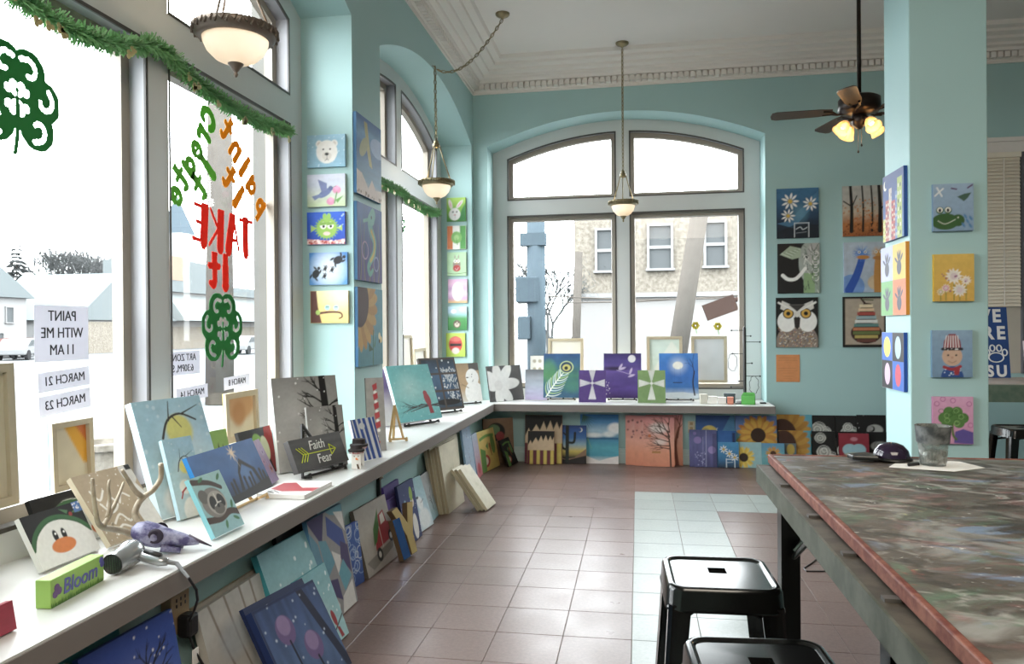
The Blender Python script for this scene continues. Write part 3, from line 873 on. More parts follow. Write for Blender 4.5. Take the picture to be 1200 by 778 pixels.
for lab, z, art, x in (('small green canvas of a white bunny, topmost beside the second window', 2.584, a_bunny, -1.927),
                       ('small canvas of a green clover on orange white and green stripes', 2.282, a_flag, -1.926),
                       ('small pale green canvas of an owl holding a red heart', 1.996, a_owlh, -1.926),
                       ('small lilac striped canvas with a big white egg', 1.705, a_egg, -1.919),
                       ('small canvas of a brown animal peeping from a green hill', 1.409, a_gh, -1.924),
                       ('small lime green canvas with a red oval, lowest beside the second window', 1.123, a_redoval, -1.946)):
    canvas(lab, .21, .255, (x, 7.878, z), -90, 0, art, group=G3)

G4 = 'six large canvases on the back wall'
def a_daisies(a):
    a.g('12202e', '173048', '2c5e86', '3a78a4').p([(0, .3), (.3, .35), (1, .95), (1, .75), (.4, .2)], '4a86b0', .7).p([(0, 0), (1, 0), (1, .25), (.5, .3), (0, .12)], '111c28', .7); a.tex(.15, 5, 12)
    a.d(.55, .5, .16, '5f9ab4', ry=.2, soft=.2, a=.6)
    for x, y, r in ((.32, .74, .2), (.8, .68, .17), (.27, .45, .16)): a.daisy(x, y, r, 'f3f2ee', 'd8b030', 9, .28)
    for x in (.42, .76): a.l([(x, .02), (x, .3)], .018, 'dfe6ea'); 
    a.l([(.42, .3), (.76, .3)], .02, 'cfd8de').l([(.46, .18), (.56, .22), (.62, .17), (.72, .21)], .02, 'cfd8de').l([(.46, .1), (.7, .12)], .012, 'aebac2')
def a_eleph(a):
    a.g('1d1b1c'); a.p([(.62, 0), (1, 0), (1, .7), (.6, .7)], '9aa89a').tex(.02); a.d(.72, .62, .22, 'a9b0a8', ry=.5); a.p([(.05, .78), (.3, .95), (.55, .9), (.55, .72), (.35, .68)], 'a9b89c')
    a.r(.62, 0, .88, .4, '8fb07c'); a.d(.9, .8, .2, 'b4b2ae', ry=.3).ring(.68, .72, .05, .03, 'e8e6e0').d(.68, .72, .03, '1c1c1c')
    for k in range(7): a.ring(.9, .3 + .08 * k, .07, .02, ('e4e4de', '5c7a54')[k % 2])
    a.l([(.12, .36), (.25, .28), (.45, .3), (.66, .5)], .09, 'f2f0ec', .08)
    for k in range(26):
        q = random.Random(k); x, y = q.uniform(.6, .95), q.uniform(.05, .95); a.l([(x, y), (x + q.uniform(-.12, .12), y + q.uniform(-.12, .12)), (x + q.uniform(-.1, .1), y + q.uniform(0, .15))], .014, ('e9e9e4', '3c4640', '5d6e5c')[k % 3])
    for k in range(9): a.l([(.1 + .05 * k, .8 + .01 * k), (.3 + .03 * k, .72 + .02 * k)], .012, ('e9ede0', '5a7a50')[k % 2])
def a_owl(a):
    a.g('141414'); a.d(.5, .1, .5, '8c7c70', ry=.5)
    q = random.Random(4)
    for k in range(260): a.d(q.uniform(.06, .94), q.uniform(0, .42), .018, ('c9b49a', '5a4636', '9a6a6a', 'e0d8c8', '6f7a8a', 'b88a4a')[k % 6], ry=.01, rot=q.uniform(0, 180))
    a.d(.25, .52, .22, 'f0efea', ry=.26).d(.75, .52, .22, 'f0efea', ry=.26); a.p([(.1, .78), (.14, .94), (.35, .86), (.65, .86), (.88, .94), (.9, .78), (.5, .6)], 'd8d4cc'); a.p([(.3, .86), (.5, .72), (.7, .86)], '3a3634')
    for x in (.29, .71): a.d(x, .68, .13, '2a2622').d(x, .68, .105, 'd9a62a').d(x, .68, .05, '111')
    a.p([(.42, .6), (.58, .6), (.56, .42), (.5, .36), (.44, .42)], '26221f'); a.l([(.06, .9), (.45, .72)], .05, 'e9e6df', .02).l([(.94, .9), (.55, .72)], .05, 'e9e6df', .02)
def a_forest(a):
    a.g('a85a1c', 'b8702c', 'c9b8a0', 'bdb8b0', 'c0bdb6').tex(.14, 14, 14, 2); a.dots(70, .022, 'b9662a', (0, .15, 1, .7), 3, .6); a.dots(60, .02, '8a4a1c', (0, 0, 1, .25), 6)
    for x, w in ((.2, .09), (.47, .05), (.68, .05), (.86, .1)): a.l([(x, .1), (x + .01, .55), (x - .02, 1)], w, '171311', w * .7)
    a.l([(.2, .6), (.02, .7)], .03, '171311').l([(.86, .5), (.98, .62)], .03, '171311').l([(.2, .55), (.33, .8)], .025, '171311').dots(40, .018, 'c9752e', (.3, .15, .75, .75), 9)
def a_emu(a):
    a.g('a9bcd0', 'b4c2d4', 'bccad8').d(.18, .12, .3, '6f9ad8', ry=.3).d(.8, .2, .25, 'd8bf98', ry=.2); a.tex(.1, 12, 14)
    a.l([(.12, .05), (.3, .35), (.42, .66)], .2, '2858b8', .16); a.l([(.8, .0), (.78, .4), (.8, .7)], .2, 'c98a34', .14)
    q = random.Random(2)
    for k in range(60):
        t = q.uniform(0, 360); a.l([(.42, .78), (.42 + math.cos(R(t)) * .22, .78 + math.sin(R(t)) * .17)], .02, ('3f78d0', '5c94e0')[k % 2], .006)
        a.l([(.8, .78), (.8 + math.cos(R(t)) * .15, .78 + math.sin(R(t)) * .14)], .018, ('d9a348', 'c98a34')[k % 2], .006)
    a.d(.45, .7, .15, 'd08a30', ry=.05).d(.8, .68, .13, 'b9782a', ry=.05)
    for x in (.36, .5, .75, .86): a.d(x, .8, .035, 'f4f4f0').d(x, .8, .016, '111')
def a_pear(a):
    a.g('1b1714').r(.05, .05, .95, .96, 'b0a08c'); a.tex(.07)
    a.d(.54, .28, .36, '3c2420', ry=.26).p([(.3, .45), (.42, .8), (.5, .88), (.66, .86), (.78, .5)], '3c2420')
    cols = ['6a3a30', 'b9a54c', '6a7a3c', 'c87848', '5d8a86', 'e0e2dc', '9ab4b8', 'b2483c', 'e6c49a', 'e8d8b0']
    for k, c in enumerate(cols):
        y = .1 + k * .076; hw = .3 * (1 - max(0, (k - 3)) * .085) + .01; hw = min(hw, .22 + .05 * k)
        a.r(.54 - hw, y, .54 + hw, y + .06, c)
    a.l([(.5, .88), (.4, .98)], .05, '3a2018', .03).l([(.45, .94), (.7, .93)], .025, '3a4a24')
for lab, x, z, art, sd in (('canvas of white daisies in a glass jar on dark blue, upper left of six', 1.604, 2.316, a_daisies, '16283a'),
                       ('canvas of a patterned elephant head and tusk on black, middle left of six', 1.6095, 1.757, a_eleph, '222222'),
                       ('canvas of a white faced owl with yellow eyes on black, lower left of six', 1.591, 1.208, a_owl, '1a1a1a'),
                       ('canvas of dark bare trees over orange leaves, upper right of six', 2.237, 2.318, a_forest, 'a8a098'),
                       ('canvas of a blue and a yellow long-necked bird, middle right of six', 2.245, 1.754, a_emu, 'a8b8cc'),
                       ('canvas of a striped brown pear in a dark border, lower right of six', 2.234, 1.208, a_pear, '1b1714')):
    canvas(lab, .406, .505, (x, 7.978, z), -90, 0, art, side=sd, group=G4, k=1.4)
def a_note(a):
    a.g('d98a4a').tex(.03)
    for y, x0, x1 in ((.88, .12, .85), (.8, .08, .9), (.72, .35, .65), (.5, .1, .82), (.42, .1, .9), (.33, .3, .7), (.2, .3, .72), (.12, .3, .66)): a.l([(x0, y), (x1, y)], .02, '9a5a28', a=.75)
canvas('orange paper notice taped under the owl canvas', .23, .278, (1.5025, 7.996, .855), -90, 0, a_note, t=.001, name='paper_notice', cat='notice')

G5 = 'small canvases on the front of the column'
def a_frog(a):
    a.g('7f9cb8', '8ca8c4', '95b0ca').tex(.05); a.d(.3, .2, .34, '2f5c24', ry=.22).d(.62, .22, .16, '2f5c24', ry=.16)
    for x in (.17, .37): a.d(x, .44, .095, '2f5c24').d(x, .45, .07, 'f0eee4').d(x, .44, .035, '1a1a1a', ry=.05)
    a.l([(.12, .22), (.3, .15), (.55, .24)], .018, 'e0e2d0').d(.62, .28, .018, 'e8e8d8'); a.p([(.6, .72), (.78, .78), (.95, .8), (.85, .68), (.76, .62)], '3a5c4a'); a.l([(.05, .75), (.25, .9)], .04, 'e0e4e4').l([(.1, .92), (.22, .74)], .04, 'e0e4e4')
    a.l([(.46, .9), (.58, .88)], .04, '5a3a64').l([(.86, .9), (.97, .96)], .04, '5a3a64')
    for x, y in ((.75, .12), (.85, .2), (.92, .1), (.8, .3), (.93, .26)): a.d(x, y, .03, '4a80b0', ry=.07, rot=30)
def a_flow(a):
    a.g('d4a42e', 'd9ac34', 'dcb23c').tex(.05)
    for x, y, r, c in ((.5, .53, .2, 'e6ddd0'), (.8, .44, .12, 'e8dcc8'), (.64, .24, .17, 'dcd4cc'), (.3, .28, .1, 'd890a8'), (.17, .2, .08, 'b8b060')):
        a.l([(x, y), (x, .02)], .02, '5a7a2c'); a.daisy(x, y, r, 'f0e8dc', c, 12, .75); a.d(x, y, r * .45, 'd8c4c4')
    a.dots(10, .02, '9a5a80', (.2, .2, .9, .65), 3); 
def a_boy(a):
    a.g('7090ac', '7c9cb8', '86a4be').tex(.05); a.d(.5, .0, .28, '1f4a8c', ry=.3).dots(14, .018, 'd8e4f0', (.3, .02, .7, .2), 2); a.d(.5, .45, .25, 'c9a48a', ry=.26)
    a.p([(.27, .6), (.3, .78), (.42, .92), (.58, .92), (.7, .78), (.73, .6)], '8a2030')
    for k in range(6): a.l([(.32 + .07 * k, .64), (.36 + .055 * k, .88)], .025, 'e6e0e0')
    a.l([(.26, .6), (.74, .6)], .07, '1c1c24').dots(9, .012, 'ddd', (.28, .58, .72, .62), 6); a.l([(.3, .22), (.5, .17), (.7, .23)], .08, 'a02834').p([(.52, .2), (.7, .2), (.66, .05), (.56, .05)], 'a02834')
    for x in (.4, .6): a.d(x, .47, .025, '222')
    a.d(.5, .42, .03, 'b98a74').l([(.4, .35), (.5, .31), (.6, .35)], .014, '5a3a30')
def a_sham(a):
    a.g('c486a8', 'ce90b2', 'd49abc').tex(.05)
    for x, y in ((.1, .85), (.5, .92), (.9, .85), (.08, .35), (.93, .4), (.25, .95)): a.ring(x, y, .06, .018, 'a85a8c')
    a.p([(.52, .02), (1, .0), (1, .25), (.75, .32), (.55, .26)], '5a4a94').l([(.48, .45), (.5, .2), (.58, .1)], .06, '4f6a2c')
    for x, y in ((.27, .55), (.4, .68), (.6, .68), (.75, .55), (.35, .45), (.65, .45), (.5, .56)): a.d(x, y, .14, '4c7a34')
    q = random.Random(3)
    for k in range(12): a.ring(q.uniform(.2, .8), q.uniform(.42, .75), .06, .012, ('88b060', '2f5a20')[k % 2])
for lab, x, z, art, sd in (('canvas of a green frog on blue, topmost on the column front', 1.709, 1.937, a_frog, '7a94ae'),
                       ('yellow canvas of pale round flowers, second down the column front', 1.7105, 1.551, a_flow, 'd4a834'),
                       ('blue canvas of a child in a striped winter hat, third down the column front', 1.6995, 1.133, a_boy, '6f8ea8'),
                       ('pink canvas of a swirled green clover, lowest on the column front', 1.702, .767, a_sham, 'b87a9c')):
    canvas(lab, .205, .259, (x, 4.458, z), -90, 0, art, side=sd, group=G5, k=1.3)
G6 = 'canvases on the window side of the column'
def a_city(a):
    a.g('3a6aa0', '2c5c9c', '2a4a8c', '1f3a78').d(.12, .85, .08, 'e8e4c8').d(.16, .87, .07, '24427e')
    for k, (x, w, h, c) in enumerate(((0, .14, .35, 'b9c050'), (.13, .2, .62, 'a84a44'), (.3, .14, .78, 'c0b0a8'), (.42, .2, .58, 'b03c3c'), (.6, .12, .7, '5a78b0'), (.7, .22, .88, '9fb04a'))):
        a.r(x, 0, x + w, h, c)
        for r_ in range(7):
            for c_ in range(2): a.r(x + .03 + c_ * w * .45, .05 + r_ * h * .13, x + .03 + c_ * w * .45 + w * .2, .05 + r_ * h * .13 + h * .06, 'd9d4b8' if (r_ + c_ + k) % 3 else '3a3a50')
def hand(a, x, y, c):
    a.d(x, y - .09, .09, c, ry=.1)
    for k, q in enumerate((150, 112, 92, 72, 45)): a.d(x + math.cos(R(q)) * .13, y - .05 + math.sin(R(q)) * .13, .07, c, ry=.022, rot=q)
def a_hands(a):
    a.g('ccc').r(0, .5, .5, 1, 'b0b4dc').r(.5, .5, 1, 1, 'dcb434').r(0, 0, .5, .5, '6aa860').r(.5, 0, 1, .5, 'd8733c')
    for x, y in ((.26, .76), (.75, .76), (.26, .26), (.75, .26)): hand(a, x, y, '4a4a58')
def a_four(a):
    a.g('ccc').r(0, .5, .5, 1, '2f66c0').r(.5, .5, 1, 1, '1c1c22').r(0, 0, .5, .5, '1c1c22').r(.5, 0, 1, .5, '2f66c0')
    a.d(.25, .74, .16, 'e6d040').d(.75, .74, .13, 'a8c8dc', ry=.17).d(.26, .26, .13, 'd8b0d0', ry=.17).d(.75, .26, .13, 'c8455c', ry=.17)
canvas('canvas of a coloured city skyline at night, topmost on the column side', .36, .395, (1.473, 4.69, 1.922), 180, 0, a_city, side='1f4a8c', group=G6, k=2)
canvas('canvas of four handprints on coloured squares, middle of the column side', .43, .41, (1.473, 4.70, 1.480), 180, 0, a_hands, side='d8943c', group=G6, k=2)
canvas('canvas of four blue and black squares with rounded shapes, lowest on the column side', .38, .335, (1.473, 4.715, 1.045), 180, 0, a_four, side='234a94', group=G6, k=2)

# ------------------------------------------------------------------ canvases on the left sill, near window
SZ = .646
GS = 'canvases standing on the left window sill'
canvas_back('turned canvas with wooden stretcher bars at the far left edge of the window', .40, .50, (-2.175, 2.135, .812), 0, 2, group='turned canvases in the windows')
def bl_rain(a): a.p([(.3, 1), (1, 1), (1, .3), (.8, .35)], 'd8a03c').p([(.55, 1), (1, 1), (1, .55)], 'c8703c')
canvas_back('small turned canvas with orange and yellow showing on its back, behind the penguins', .215, .262, (-2.17, 2.60, .812), 0, 2, edge='3c6ab0', group='turned canvases in the windows', blotch=bl_rain, bar=.022)
def bl_or(a): a.d(.5, .72, .45, 'b89068', ry=.25, soft=.1).d(.45, .55, .2, 'a87a50', soft=.1)
canvas_back('turned canvas with an orange stained back under the march 8 paper', .345, .27, (-2.17, 3.87, .812), 0, 2, edge='c0b050', group='turned canvases in the windows', blotch=bl_or)
def a_peng(a):
    a.g('1e1c1d').d(.52, .0, .62, 'e3e2de', ry=.68); a.l([(.0, .38), (.12, .62), (.35, .8), (.6, .8), (.85, .64), (1, .42)], .07, '2f5a34'); a.p([(0, .42), (.12, .66), (.35, .84), (.6, .84), (.85, .68), (1, .46), (1, 1), (0, 1)], '1e1c1d')
    a.l([(.0, .40), (.12, .64), (.35, .82), (.6, .82), (.85, .66), (1, .44)], .05, '35663a'); a.d(.4, .5, .04, '141414', ry=.085).d(.54, .49, .04, '141414', ry=.085).d(.41, .54, .015, 'fff').d(.55, .53, .015, 'fff'); a.d(.47, .3, .2, 'd8782c', ry=.1)
    a.p([(.62, .95), (.72, .82), (.76, .88)], '4a7a4c').p([(.8, .82), (.95, .78), (.88, .86)], '4a7a4c').d(.78, .8, .03, '9a2c2c'); a.r(.86, .8, 1, 1, '4f78b8').dots(10, .012, 'eee', (.87, .82, .99, .98), 2)
def a_peng2(a):
    a.g('1e1c1d').d(.62, .1, .55, 'd9d8d4', ry=.6).l([(.15, .3), (.3, .62), (.55, .78), (.9, .72)], .09, '35663a').p([(.1, .36), (.28, .7), (.55, .86), (1, .8), (1, 1), (0, 1), (0, .3)], '1e1c1d').d(.98, .2, .14, 'c8682c', ry=.1)
canvas('black canvas with a green curved band, behind the white penguin face', .25, .2, (-2.0, 2.40, SZ), -4, 24, a_peng2, side='151515', group=GS)
canvas('canvas of a white penguin face with orange beak leaning on the sill', .258, .188, (-1.884, 2.242, SZ), 0, 28, a_peng, side='c8c7c2', group=GS, k=1.3)
def a_tan(a):
    a.g('a8957a', 'b09c80', 'ab977c').tex(.08, 8, 8); a.dots(45, .009, 'eae4d8', seed=4); a.p([(.72, 0), (1, 0), (1, .55), (.9, .78), (.82, .5), (.7, .28)], 'd9d7d2'); a.d(.9, .9, .12, 'cfccc6', ry=.2)
    for P in (((.15, .75), (.22, .6), (.35, .72)), ((.2, .55), (.3, .4), (.45, .48), (.4, .6), (.28, .5)), ((.25, .25), (.4, .35), (.5, .22), (.62, .3)), ((.5, .5), (.6, .62), (.7, .55)), ((.2, .1), (.35, .2), (.5, .1))): a.l(P, .03, 'e6e1d8')
    a.r(.9, .92, 1, 1, '1c1a1a')
canvas('tan canvas with white swirls and snow dots behind the antlers', .285, .29, (-1.85, 2.535, SZ), -4, 36, a_tan, t=.022, side='d8cbb4', group=GS, k=1.3)
def snowman(a, hi):
    a.g('b9d2dc', 'accfdd', 'a0c8da', 'a2cadc').tex(.07); a.dots(24, .02, 'd4e6ee', (0, .2, 1, 1), 5, .6)
    a.glow(.58, .6, .5, 'd8e6ea', .7); a.d(.56, .58 * hi, .19, 'dcd66e', soft=.05)
    a.l([(.3, .54 * hi), (.42, .66 * hi), (.62, .70 * hi), (.84, .64 * hi)], .032, '3a3530', .022).l([(.44, .66 * hi), (.5, .8 * hi)], .02, '3a3530', .01).l([(.66, .70 * hi), (.92, .75 * hi)], .02, '3a3530', .008).l([(.5, .69 * hi), (.6, .6 * hi)], .02, '3a3530', .01)
def a_snow1(a): snowman(a, 1.22); a.d(.35, .12, .25, 'e4ebee', ry=.2, soft=.06)
def a_snow2(a):
    snowman(a, 1.08); a.d(.5, .08, .3, 'e6eaea', ry=.36, soft=.05).d(.42, .38, .2, 'e8ecec', ry=.2, soft=.05).l([(.28, .32), (.42, .36), (.6, .4)], .05, 'a8323c').l([(.3, .32), (.22, .25)], .045, 'a8323c')
canvas('large pale blue canvas of a branch over a yellow moon beside the window mullion', .38, .497, (-1.868, 2.935, SZ), -11, 19, a_snow1, t=.035, side='d3e7f2', group=GS, k=1.3)
canvas('pale blue canvas of a snowman with red scarf in front of the larger one', .152, .335, (-1.825, 2.852, SZ), -13, 17, a_snow2, side='bcd8e4', group=GS, k=1.6)
def a_greeny(a):
    a.g('7a9a4a', '86b050').p([(.3, 0), (.4, .5), (.5, 0)], '2a2a22').p([(.55, 0), (.65, .4), (.75, 0)], '2a2a22')
canvas('tiny green canvas on a wooden easel behind the nativity scene', .115, .115, (-1.965, 3.295, .83), -10, 12, a_greeny, group=GS)
easel((-1.965, 3.295, .83), -10, 12, .12, .13, .645, 'small pale wooden easel holding the tiny green canvas', WOOD, .006)
def a_nativ(a):
    a.g('1c1a1c', '23406c', '2e5c9a', '3a6aa8', '3a6cae').tex(.14, 9, 9, 2); a.glow(.68, .42, .25, '6f94c4', .5)
    a.p([(0, 0), (1, 0), (1, .22), (.75, .16), (.3, .12), (0, .16)], '1f1b1a'); a.p([(.52, .15), (.57, .48), (.66, .72), (.84, .46), (.88, .15), (.84, .15), (.79, .45), (.67, .6), (.6, .46), (.57, .15)], '231e1d')
    for x, h in ((.63, .32), (.7, .28), (.75, .36), (.9, .36), (.95, .3), (.42, .3), (.47, .34)): a.l([(x, .1), (x, h)], .03, '211c1c').d(x, h + .03, .018, '211c1c')
    for q in range(8): a.l([(.6, .85), (.6 + .07 * math.cos(R(q * 45)), .85 + .15 * math.sin(R(q * 45)))], .018, 'efd8b8', .004)
    a.l([(.6, .85), (.64, .55)], .012, 'e8d4b4', .003)
canvas('wide blue canvas of a stable silhouette under a star on a wooden easel', .553, .252, (-1.700, 3.030, .675), 2, 25, a_nativ, side='2a78b8', group=GS, k=1.2)
easel((-1.700, 3.030, .675), 2, 25, .42, .26, .645, 'pale wooden easel holding the wide blue stable canvas', WOOD, .008, back=.0)
def a_sloth(a):
    a.g('8fc0c8', '9cccd0', 'a2d0d2').tex(.05); a.l([(.05, .93), (.5, .85), (.8, .72)], .12, '4a382f', .09).l([(0, .28), (.4, .24), (.75, .3), (1, .24)], .13, '4d3a30')
    a.d(.42, .52, .36, '8a8680', ry=.3).d(.18, .66, .14, '6d6964').d(.5, .5, .28, 'b4aea6', ry=.24); a.d(.38, .52, .1, '2a2724', ry=.14, rot=-20).d(.64, .52, .1, '2a2724', ry=.14, rot=20).d(.5, .4, .16, '6a655f', ry=.11).l([(.5, .66), (.5, .5), (.4, .46)], .02, 'e8e4dc').l([(.5, .5), (.62, .5)], .02, 'e8e4dc').d(.5, .45, .04, '1c1a1a')
    for x, y, q in ((.5, .12, 60), (.86, .16, -30), (.9, .4, 60), (.3, .93, 20), (.85, .9, 40)): a.d(x, y, .09, '3a7a4c', ry=.035, rot=q)
canvas('canvas of a grey masked animal on a branch at the front edge of the sill', .201, .239, (-1.545, 2.646, SZ), -1, 27, a_sloth, side='8cc8d0', group=GS, k=1.4)
def a_dark(a):
    a.g('242222', '2c2a2a').p([(.8, 0), (1, 0), (1, 1), (.78, 1), (.7, .6)], 'a02828').d(.52, .6, .17, '7fae3c', ry=.25, rot=20).d(.68, .55, .12, 'c8cfa8', ry=.22)
canvas('dark canvas with a green rounded shape and red edge behind the stable canvas', .31, .255, (-1.955, 3.715, SZ), -3, 17, a_dark, side='1c1a1a', group=GS)
def a_pf(a):
    a.g('a894bc', 'b8a4c4').tex(.1, 10, 10); a.daisy(.85, .3, .12, 'd8944c', '8a4a6a', 8, .4).daisy(.8, .7, .1, 'c8c0d8', '7a5a90', 8).daisy(.6, .5, .1, 'd0a0b0', '7a5a90', 8)
canvas('lilac flowered canvas peeping out behind the stable canvas', .2, .235, (-1.81, 3.50, SZ), 10, 26, a_pf, group=GS)
def a_lb(a): a.g('a4c8dc', 'acd0e2', 'b4d6e6').tex(.05).l([(.62, .1), (.72, .25), (.66, .3)], .05, '3a6a9c')
canvas('plain light blue canvas behind the black slate plaque', .152, .233, (-1.904, 3.890, SZ), -20, 12, a_lb, side='c4dce8', group=GS)
def a_gt(a):
    a.g('a5a3a1', 'adaba8', 'a09e9a', '8f8d8a').glow(.3, .6, .5, 'bebcb8', .8); a.tex(.05); a.l([(.8, 0), (.79, .5), (.77, 1)], .13, '1a1818', .1)
    for y, q, L in ((.42, 155, .24), (.55, 150, .26), (.34, 165, .2), (.62, 35, .15), (.5, 40, .15), (.68, 145, .22), (.8, 140, .2)): a.tree(.78, y, q, L, .03, 2, '1a1818', int(y * 100), 32)
    a.dots(26, .012, 'e6e6e4', seed=6)
canvas('large grey canvas of a black bare tree in snow leaning by the pier', .41, .515, (-1.792, 3.933, SZ), -34, 10, a_gt, t=.03, side='dcdcda', group=GS, k=1.4)
canvas('smaller grey canvas of a black bare tree in front of the large one', .23, .346, (-1.712, 3.980, SZ), -36, 10, a_gt, side='b4b3b0', group=GS, k=1.5)
# flat canvas with a red shape
def a_flat(a): a.g('e4e2de').p([(.28, .0), (.55, .0), (.5, .35), (.85, .7), (.8, .95), (.35, .95), (.2, .6)], 'a8343c').l([(.1, .6), (.25, .8)], .02, '333').l([(.08, .7), (.2, .9)], .02, '333')
o = canvas('white canvas with a red shape lying flat at the front of the sill', .31, .235, (-1.64, 3.34, SZ + .019), 0, 90, a_flat, group=GS)
o.location = (-1.512, 3.375, SZ + .0205)
# slate plaque with lettering on black easel
def a_slate(a): a.g('4a4848', '565454', '4a4949', '545252').tex(.16, 3, 14, 5)
pl = canvas('dark slate plaque lettered faith over fear with a yellow arrow', .412, .174, (-1.666, 3.802, .675), -16, 24, a_slate, t=.035, side='5c5b5b', group=GS, name='lettered_plaque', cat='plaque')
TXW = M('chalk_white', 'd8d8d4', .8); TXY = M('chalk_yellow', 'b9c23c', .8)
def on_front(x, z, rz=0): return Matrix.Translation((x, -.0015, z)) @ Matrix.Rotation(R(90), 4, 'X') @ Matrix.Rotation(R(rz), 4, 'Z')
text_obj('lettering', 'Faith', .072, TXW, on_front(-.01, .125, 0), pl, shear=.2, sx=.9)
text_obj('lettering', 'Fear', .072, TXW, on_front(.02, .045, 0), pl, shear=.1, sx=.9)
B = MB()
for p, q in (((-.13, .085), (.13, .085)), ((.13, .085), (.085, .115)), ((.13, .085), (.085, .055)), ((.085, .055), (.085, .115)), ((-.13, .085), (-.17, .125)), ((-.11, .085), (-.15, .125)), ((-.09, .085), (-.13, .125)), ((-.13, .085), (-.16, .045)), ((-.11, .085), (-.14, .045)), ((-.09, .085), (-.12, .045))):
    B.tube([(p[0], -.001, p[1]), (q[0], -.001, q[1])], .0028, 5)
B.build('painted_arrow', TXY, pl)
easel((-1.666, 3.802, .675), -16, 24, .36, .30, .645, 'black easel holding the slate plaque', EAS, .009, back=.05)
def a_stripe(a):
    a.g('2f4fa0', '3456a8').tex(.06)
    for x, w in ((.12, .05), (.3, .08), (.5, .07), (.72, .12), (.93, .05)): a.l([(x - .05, 1), (x + .05, 0)], w, 'dcdfe6')
    a.d(.42, .82, .12, 'd8dce4', ry=.1).l([(.44, .7), (.55, .2)], .03, 'b8c4dc')
canvas('blue and white striped canvas behind the snowman jar', .196, .25, (-1.566, 4.238, SZ), -24, 17, a_stripe, side='e0e4ec', group=GS, k=1.4)
def a_plank(a):
    a.g('8f8b88', '98948f', 'a09c98').tex(.12, 3, 18)
    for k in range(5): y = .9 - k * .13; a.p([(.35 + .02 * k, y), (.6 + .03 * k, y + .03), (.62 + .03 * k, y - .05), (.4 + .02 * k, y - .08)], ('b03a40', 'b03a40')[k % 2]).d(.5 + .03 * k, y - .1, .09, 'e2dfdb')
    a.d(.62, .12, .06, 'b84a4a').d(.55, .2, .05, 'dcd8d4')
canvas('tall grey board painted with a red and white ribbon beside the blue stripes', .12, .467, (-1.641, 4.557, SZ), -50, 6, a_plank, side='6f6c69', group=GS, name='painted_board', k=1.5)
# snowman jars
def jar(loc, s, label):
    root = empty('snowman_jar', loc, (0, 0, R(20)))
    B = MB(); B.lathe([(0, 0), (.036 * s, 0), (.038 * s, .01), (.038 * s, .085 * s), (.034 * s, .1 * s), (0, .1 * s)], 4, mat=Matrix.Rotation(R(45), 4, 'Z')); B.build('body', WHITE, root, bevel=.004)
    B = MB(); B.lathe([(.046 * s, .098 * s), (.046 * s, .108 * s), (.034 * s, .112 * s), (.032 * s, .135 * s), (0, .137 * s)], 16); B.build('hat', M('hat_black', '2a2424', .8), root)
    B = MB(); B.lathe([(.040 * s, .088 * s), (.041 * s, .106 * s)], 16); B.build('plaid_band', M('plaid_red', 'a0343a', .8, col2='e0d8d4', scale=60), root)
    B = MB(); B.tube([(0, -.028 * s, .06 * s), (.012 * s, -.05 * s, .056 * s)], [.006, .001], 8); B.build('nose', M('nose_orange', 'd87a2c', .6), root)
    for x in (-.011, .011):
        B = MB(); B.lathe([(0, -.004), (.004, 0), (0, .004)], 8, c=(x * s, -.028 * s, .074 * s)); B.build('eye', BLACK, root)
    B = MB(); B.tube([(.005, -.03 * s, .03 * s), (.012, -.032 * s, .004)], .005 * s, 6); B.build('scarf_end', M('scarf_brown', '6a5a4c', .9), root)
    return tag(root, label, 'jar', 'snowman jars')
jar((-1.56, 3.985, .645), 1.0, 'white snowman jar with a black hat in front of the blue stripes')
jar((-1.585, 4.09, .645), 1.12, 'snowman jar with a black hat behind the front one, mostly hidden')
def a_purp(a): a.g('e6e4e6', 'd8d4e0', '6a5a94', '6f5c9a').tex(.05)
canvas('purple and white canvas mostly hidden behind the cardinal canvas', .45, .47, (-1.868, 5.868, SZ), -29, 20, a_purp, t=.03, side='8a7ca8', group=GS)
easel((-1.64, 4.96, .68), -60, 14, .14, .25, .645, 'small bare wooden easel beside the painted board', WOOD, .009)
def a_card(a):
    a.g('5fb0b4', '6fbcbc', '84c6c4', '6cbcbc', '62b4b6').glow(.4, .6, .42, 'a8d2cc', .9); a.tex(.05); a.dots(30, .008, 'b8dedc', seed=8)
    a.tree(1.0, .22, 172, .42, .03, 3, '3c3430', 5, 28, 3); a.l([(1, .26), (.6, .22), (.3, .17)], .028, '3c3430', .012)
    a.d(.76, .36, .07, '9c2630', ry=.13, rot=12).p([(.74, .24), (.82, .24), (.84, .1), (.74, .1)], '9c2630').d(.74, .47, .05, '9c2630')
canvas('teal canvas of a red cardinal on a bare branch on a black easel', .471, .473, (-1.731, 5.861, .675), -29, 21, a_card, t=.03, side='e0ecec', group=GS, k=1.4)
easel((-1.731, 5.861, .675), -29, 21, .42, .45, .645, 'black easel holding the teal cardinal canvas', EAS, .010, back=.0)
def a_win(a):
    a.g('34404c', '3f5a78', '44617f', '2a3038').tex(.2, 14, 8, 3); q = random.Random(5)
    for k in range(70): x, y = q.uniform(.6, .95), q.uniform(.1, .75); a.l([(x, y), (x + q.uniform(-.08, .08), y + .06)], .016, 'd8dce0')
    a.dots(30, .02, 'd8dde2', (.05, .1, .95, .95), 7); a.d(.6, .14, .35, '221e1c', ry=.07)
    for x in (.02, .5, .98): a.l([(x, 0), (x, 1)], .05, '4f443e')
    for y in (.02, .36, .69, .985): a.l([(0, y), (1, y)], .05, '4f443e')
canvas('dark canvas of a snowy window with brown panes, second easel from the corner', .416, .495, (-1.733, 6.673, .675), -37, 18, a_win, t=.03, side='3a322e', group=GS, k=1.5)
easel((-1.733, 6.673, .675), -37, 18, .38, .45, .645, 'black easel holding the snowy window canvas', EAS, .010)
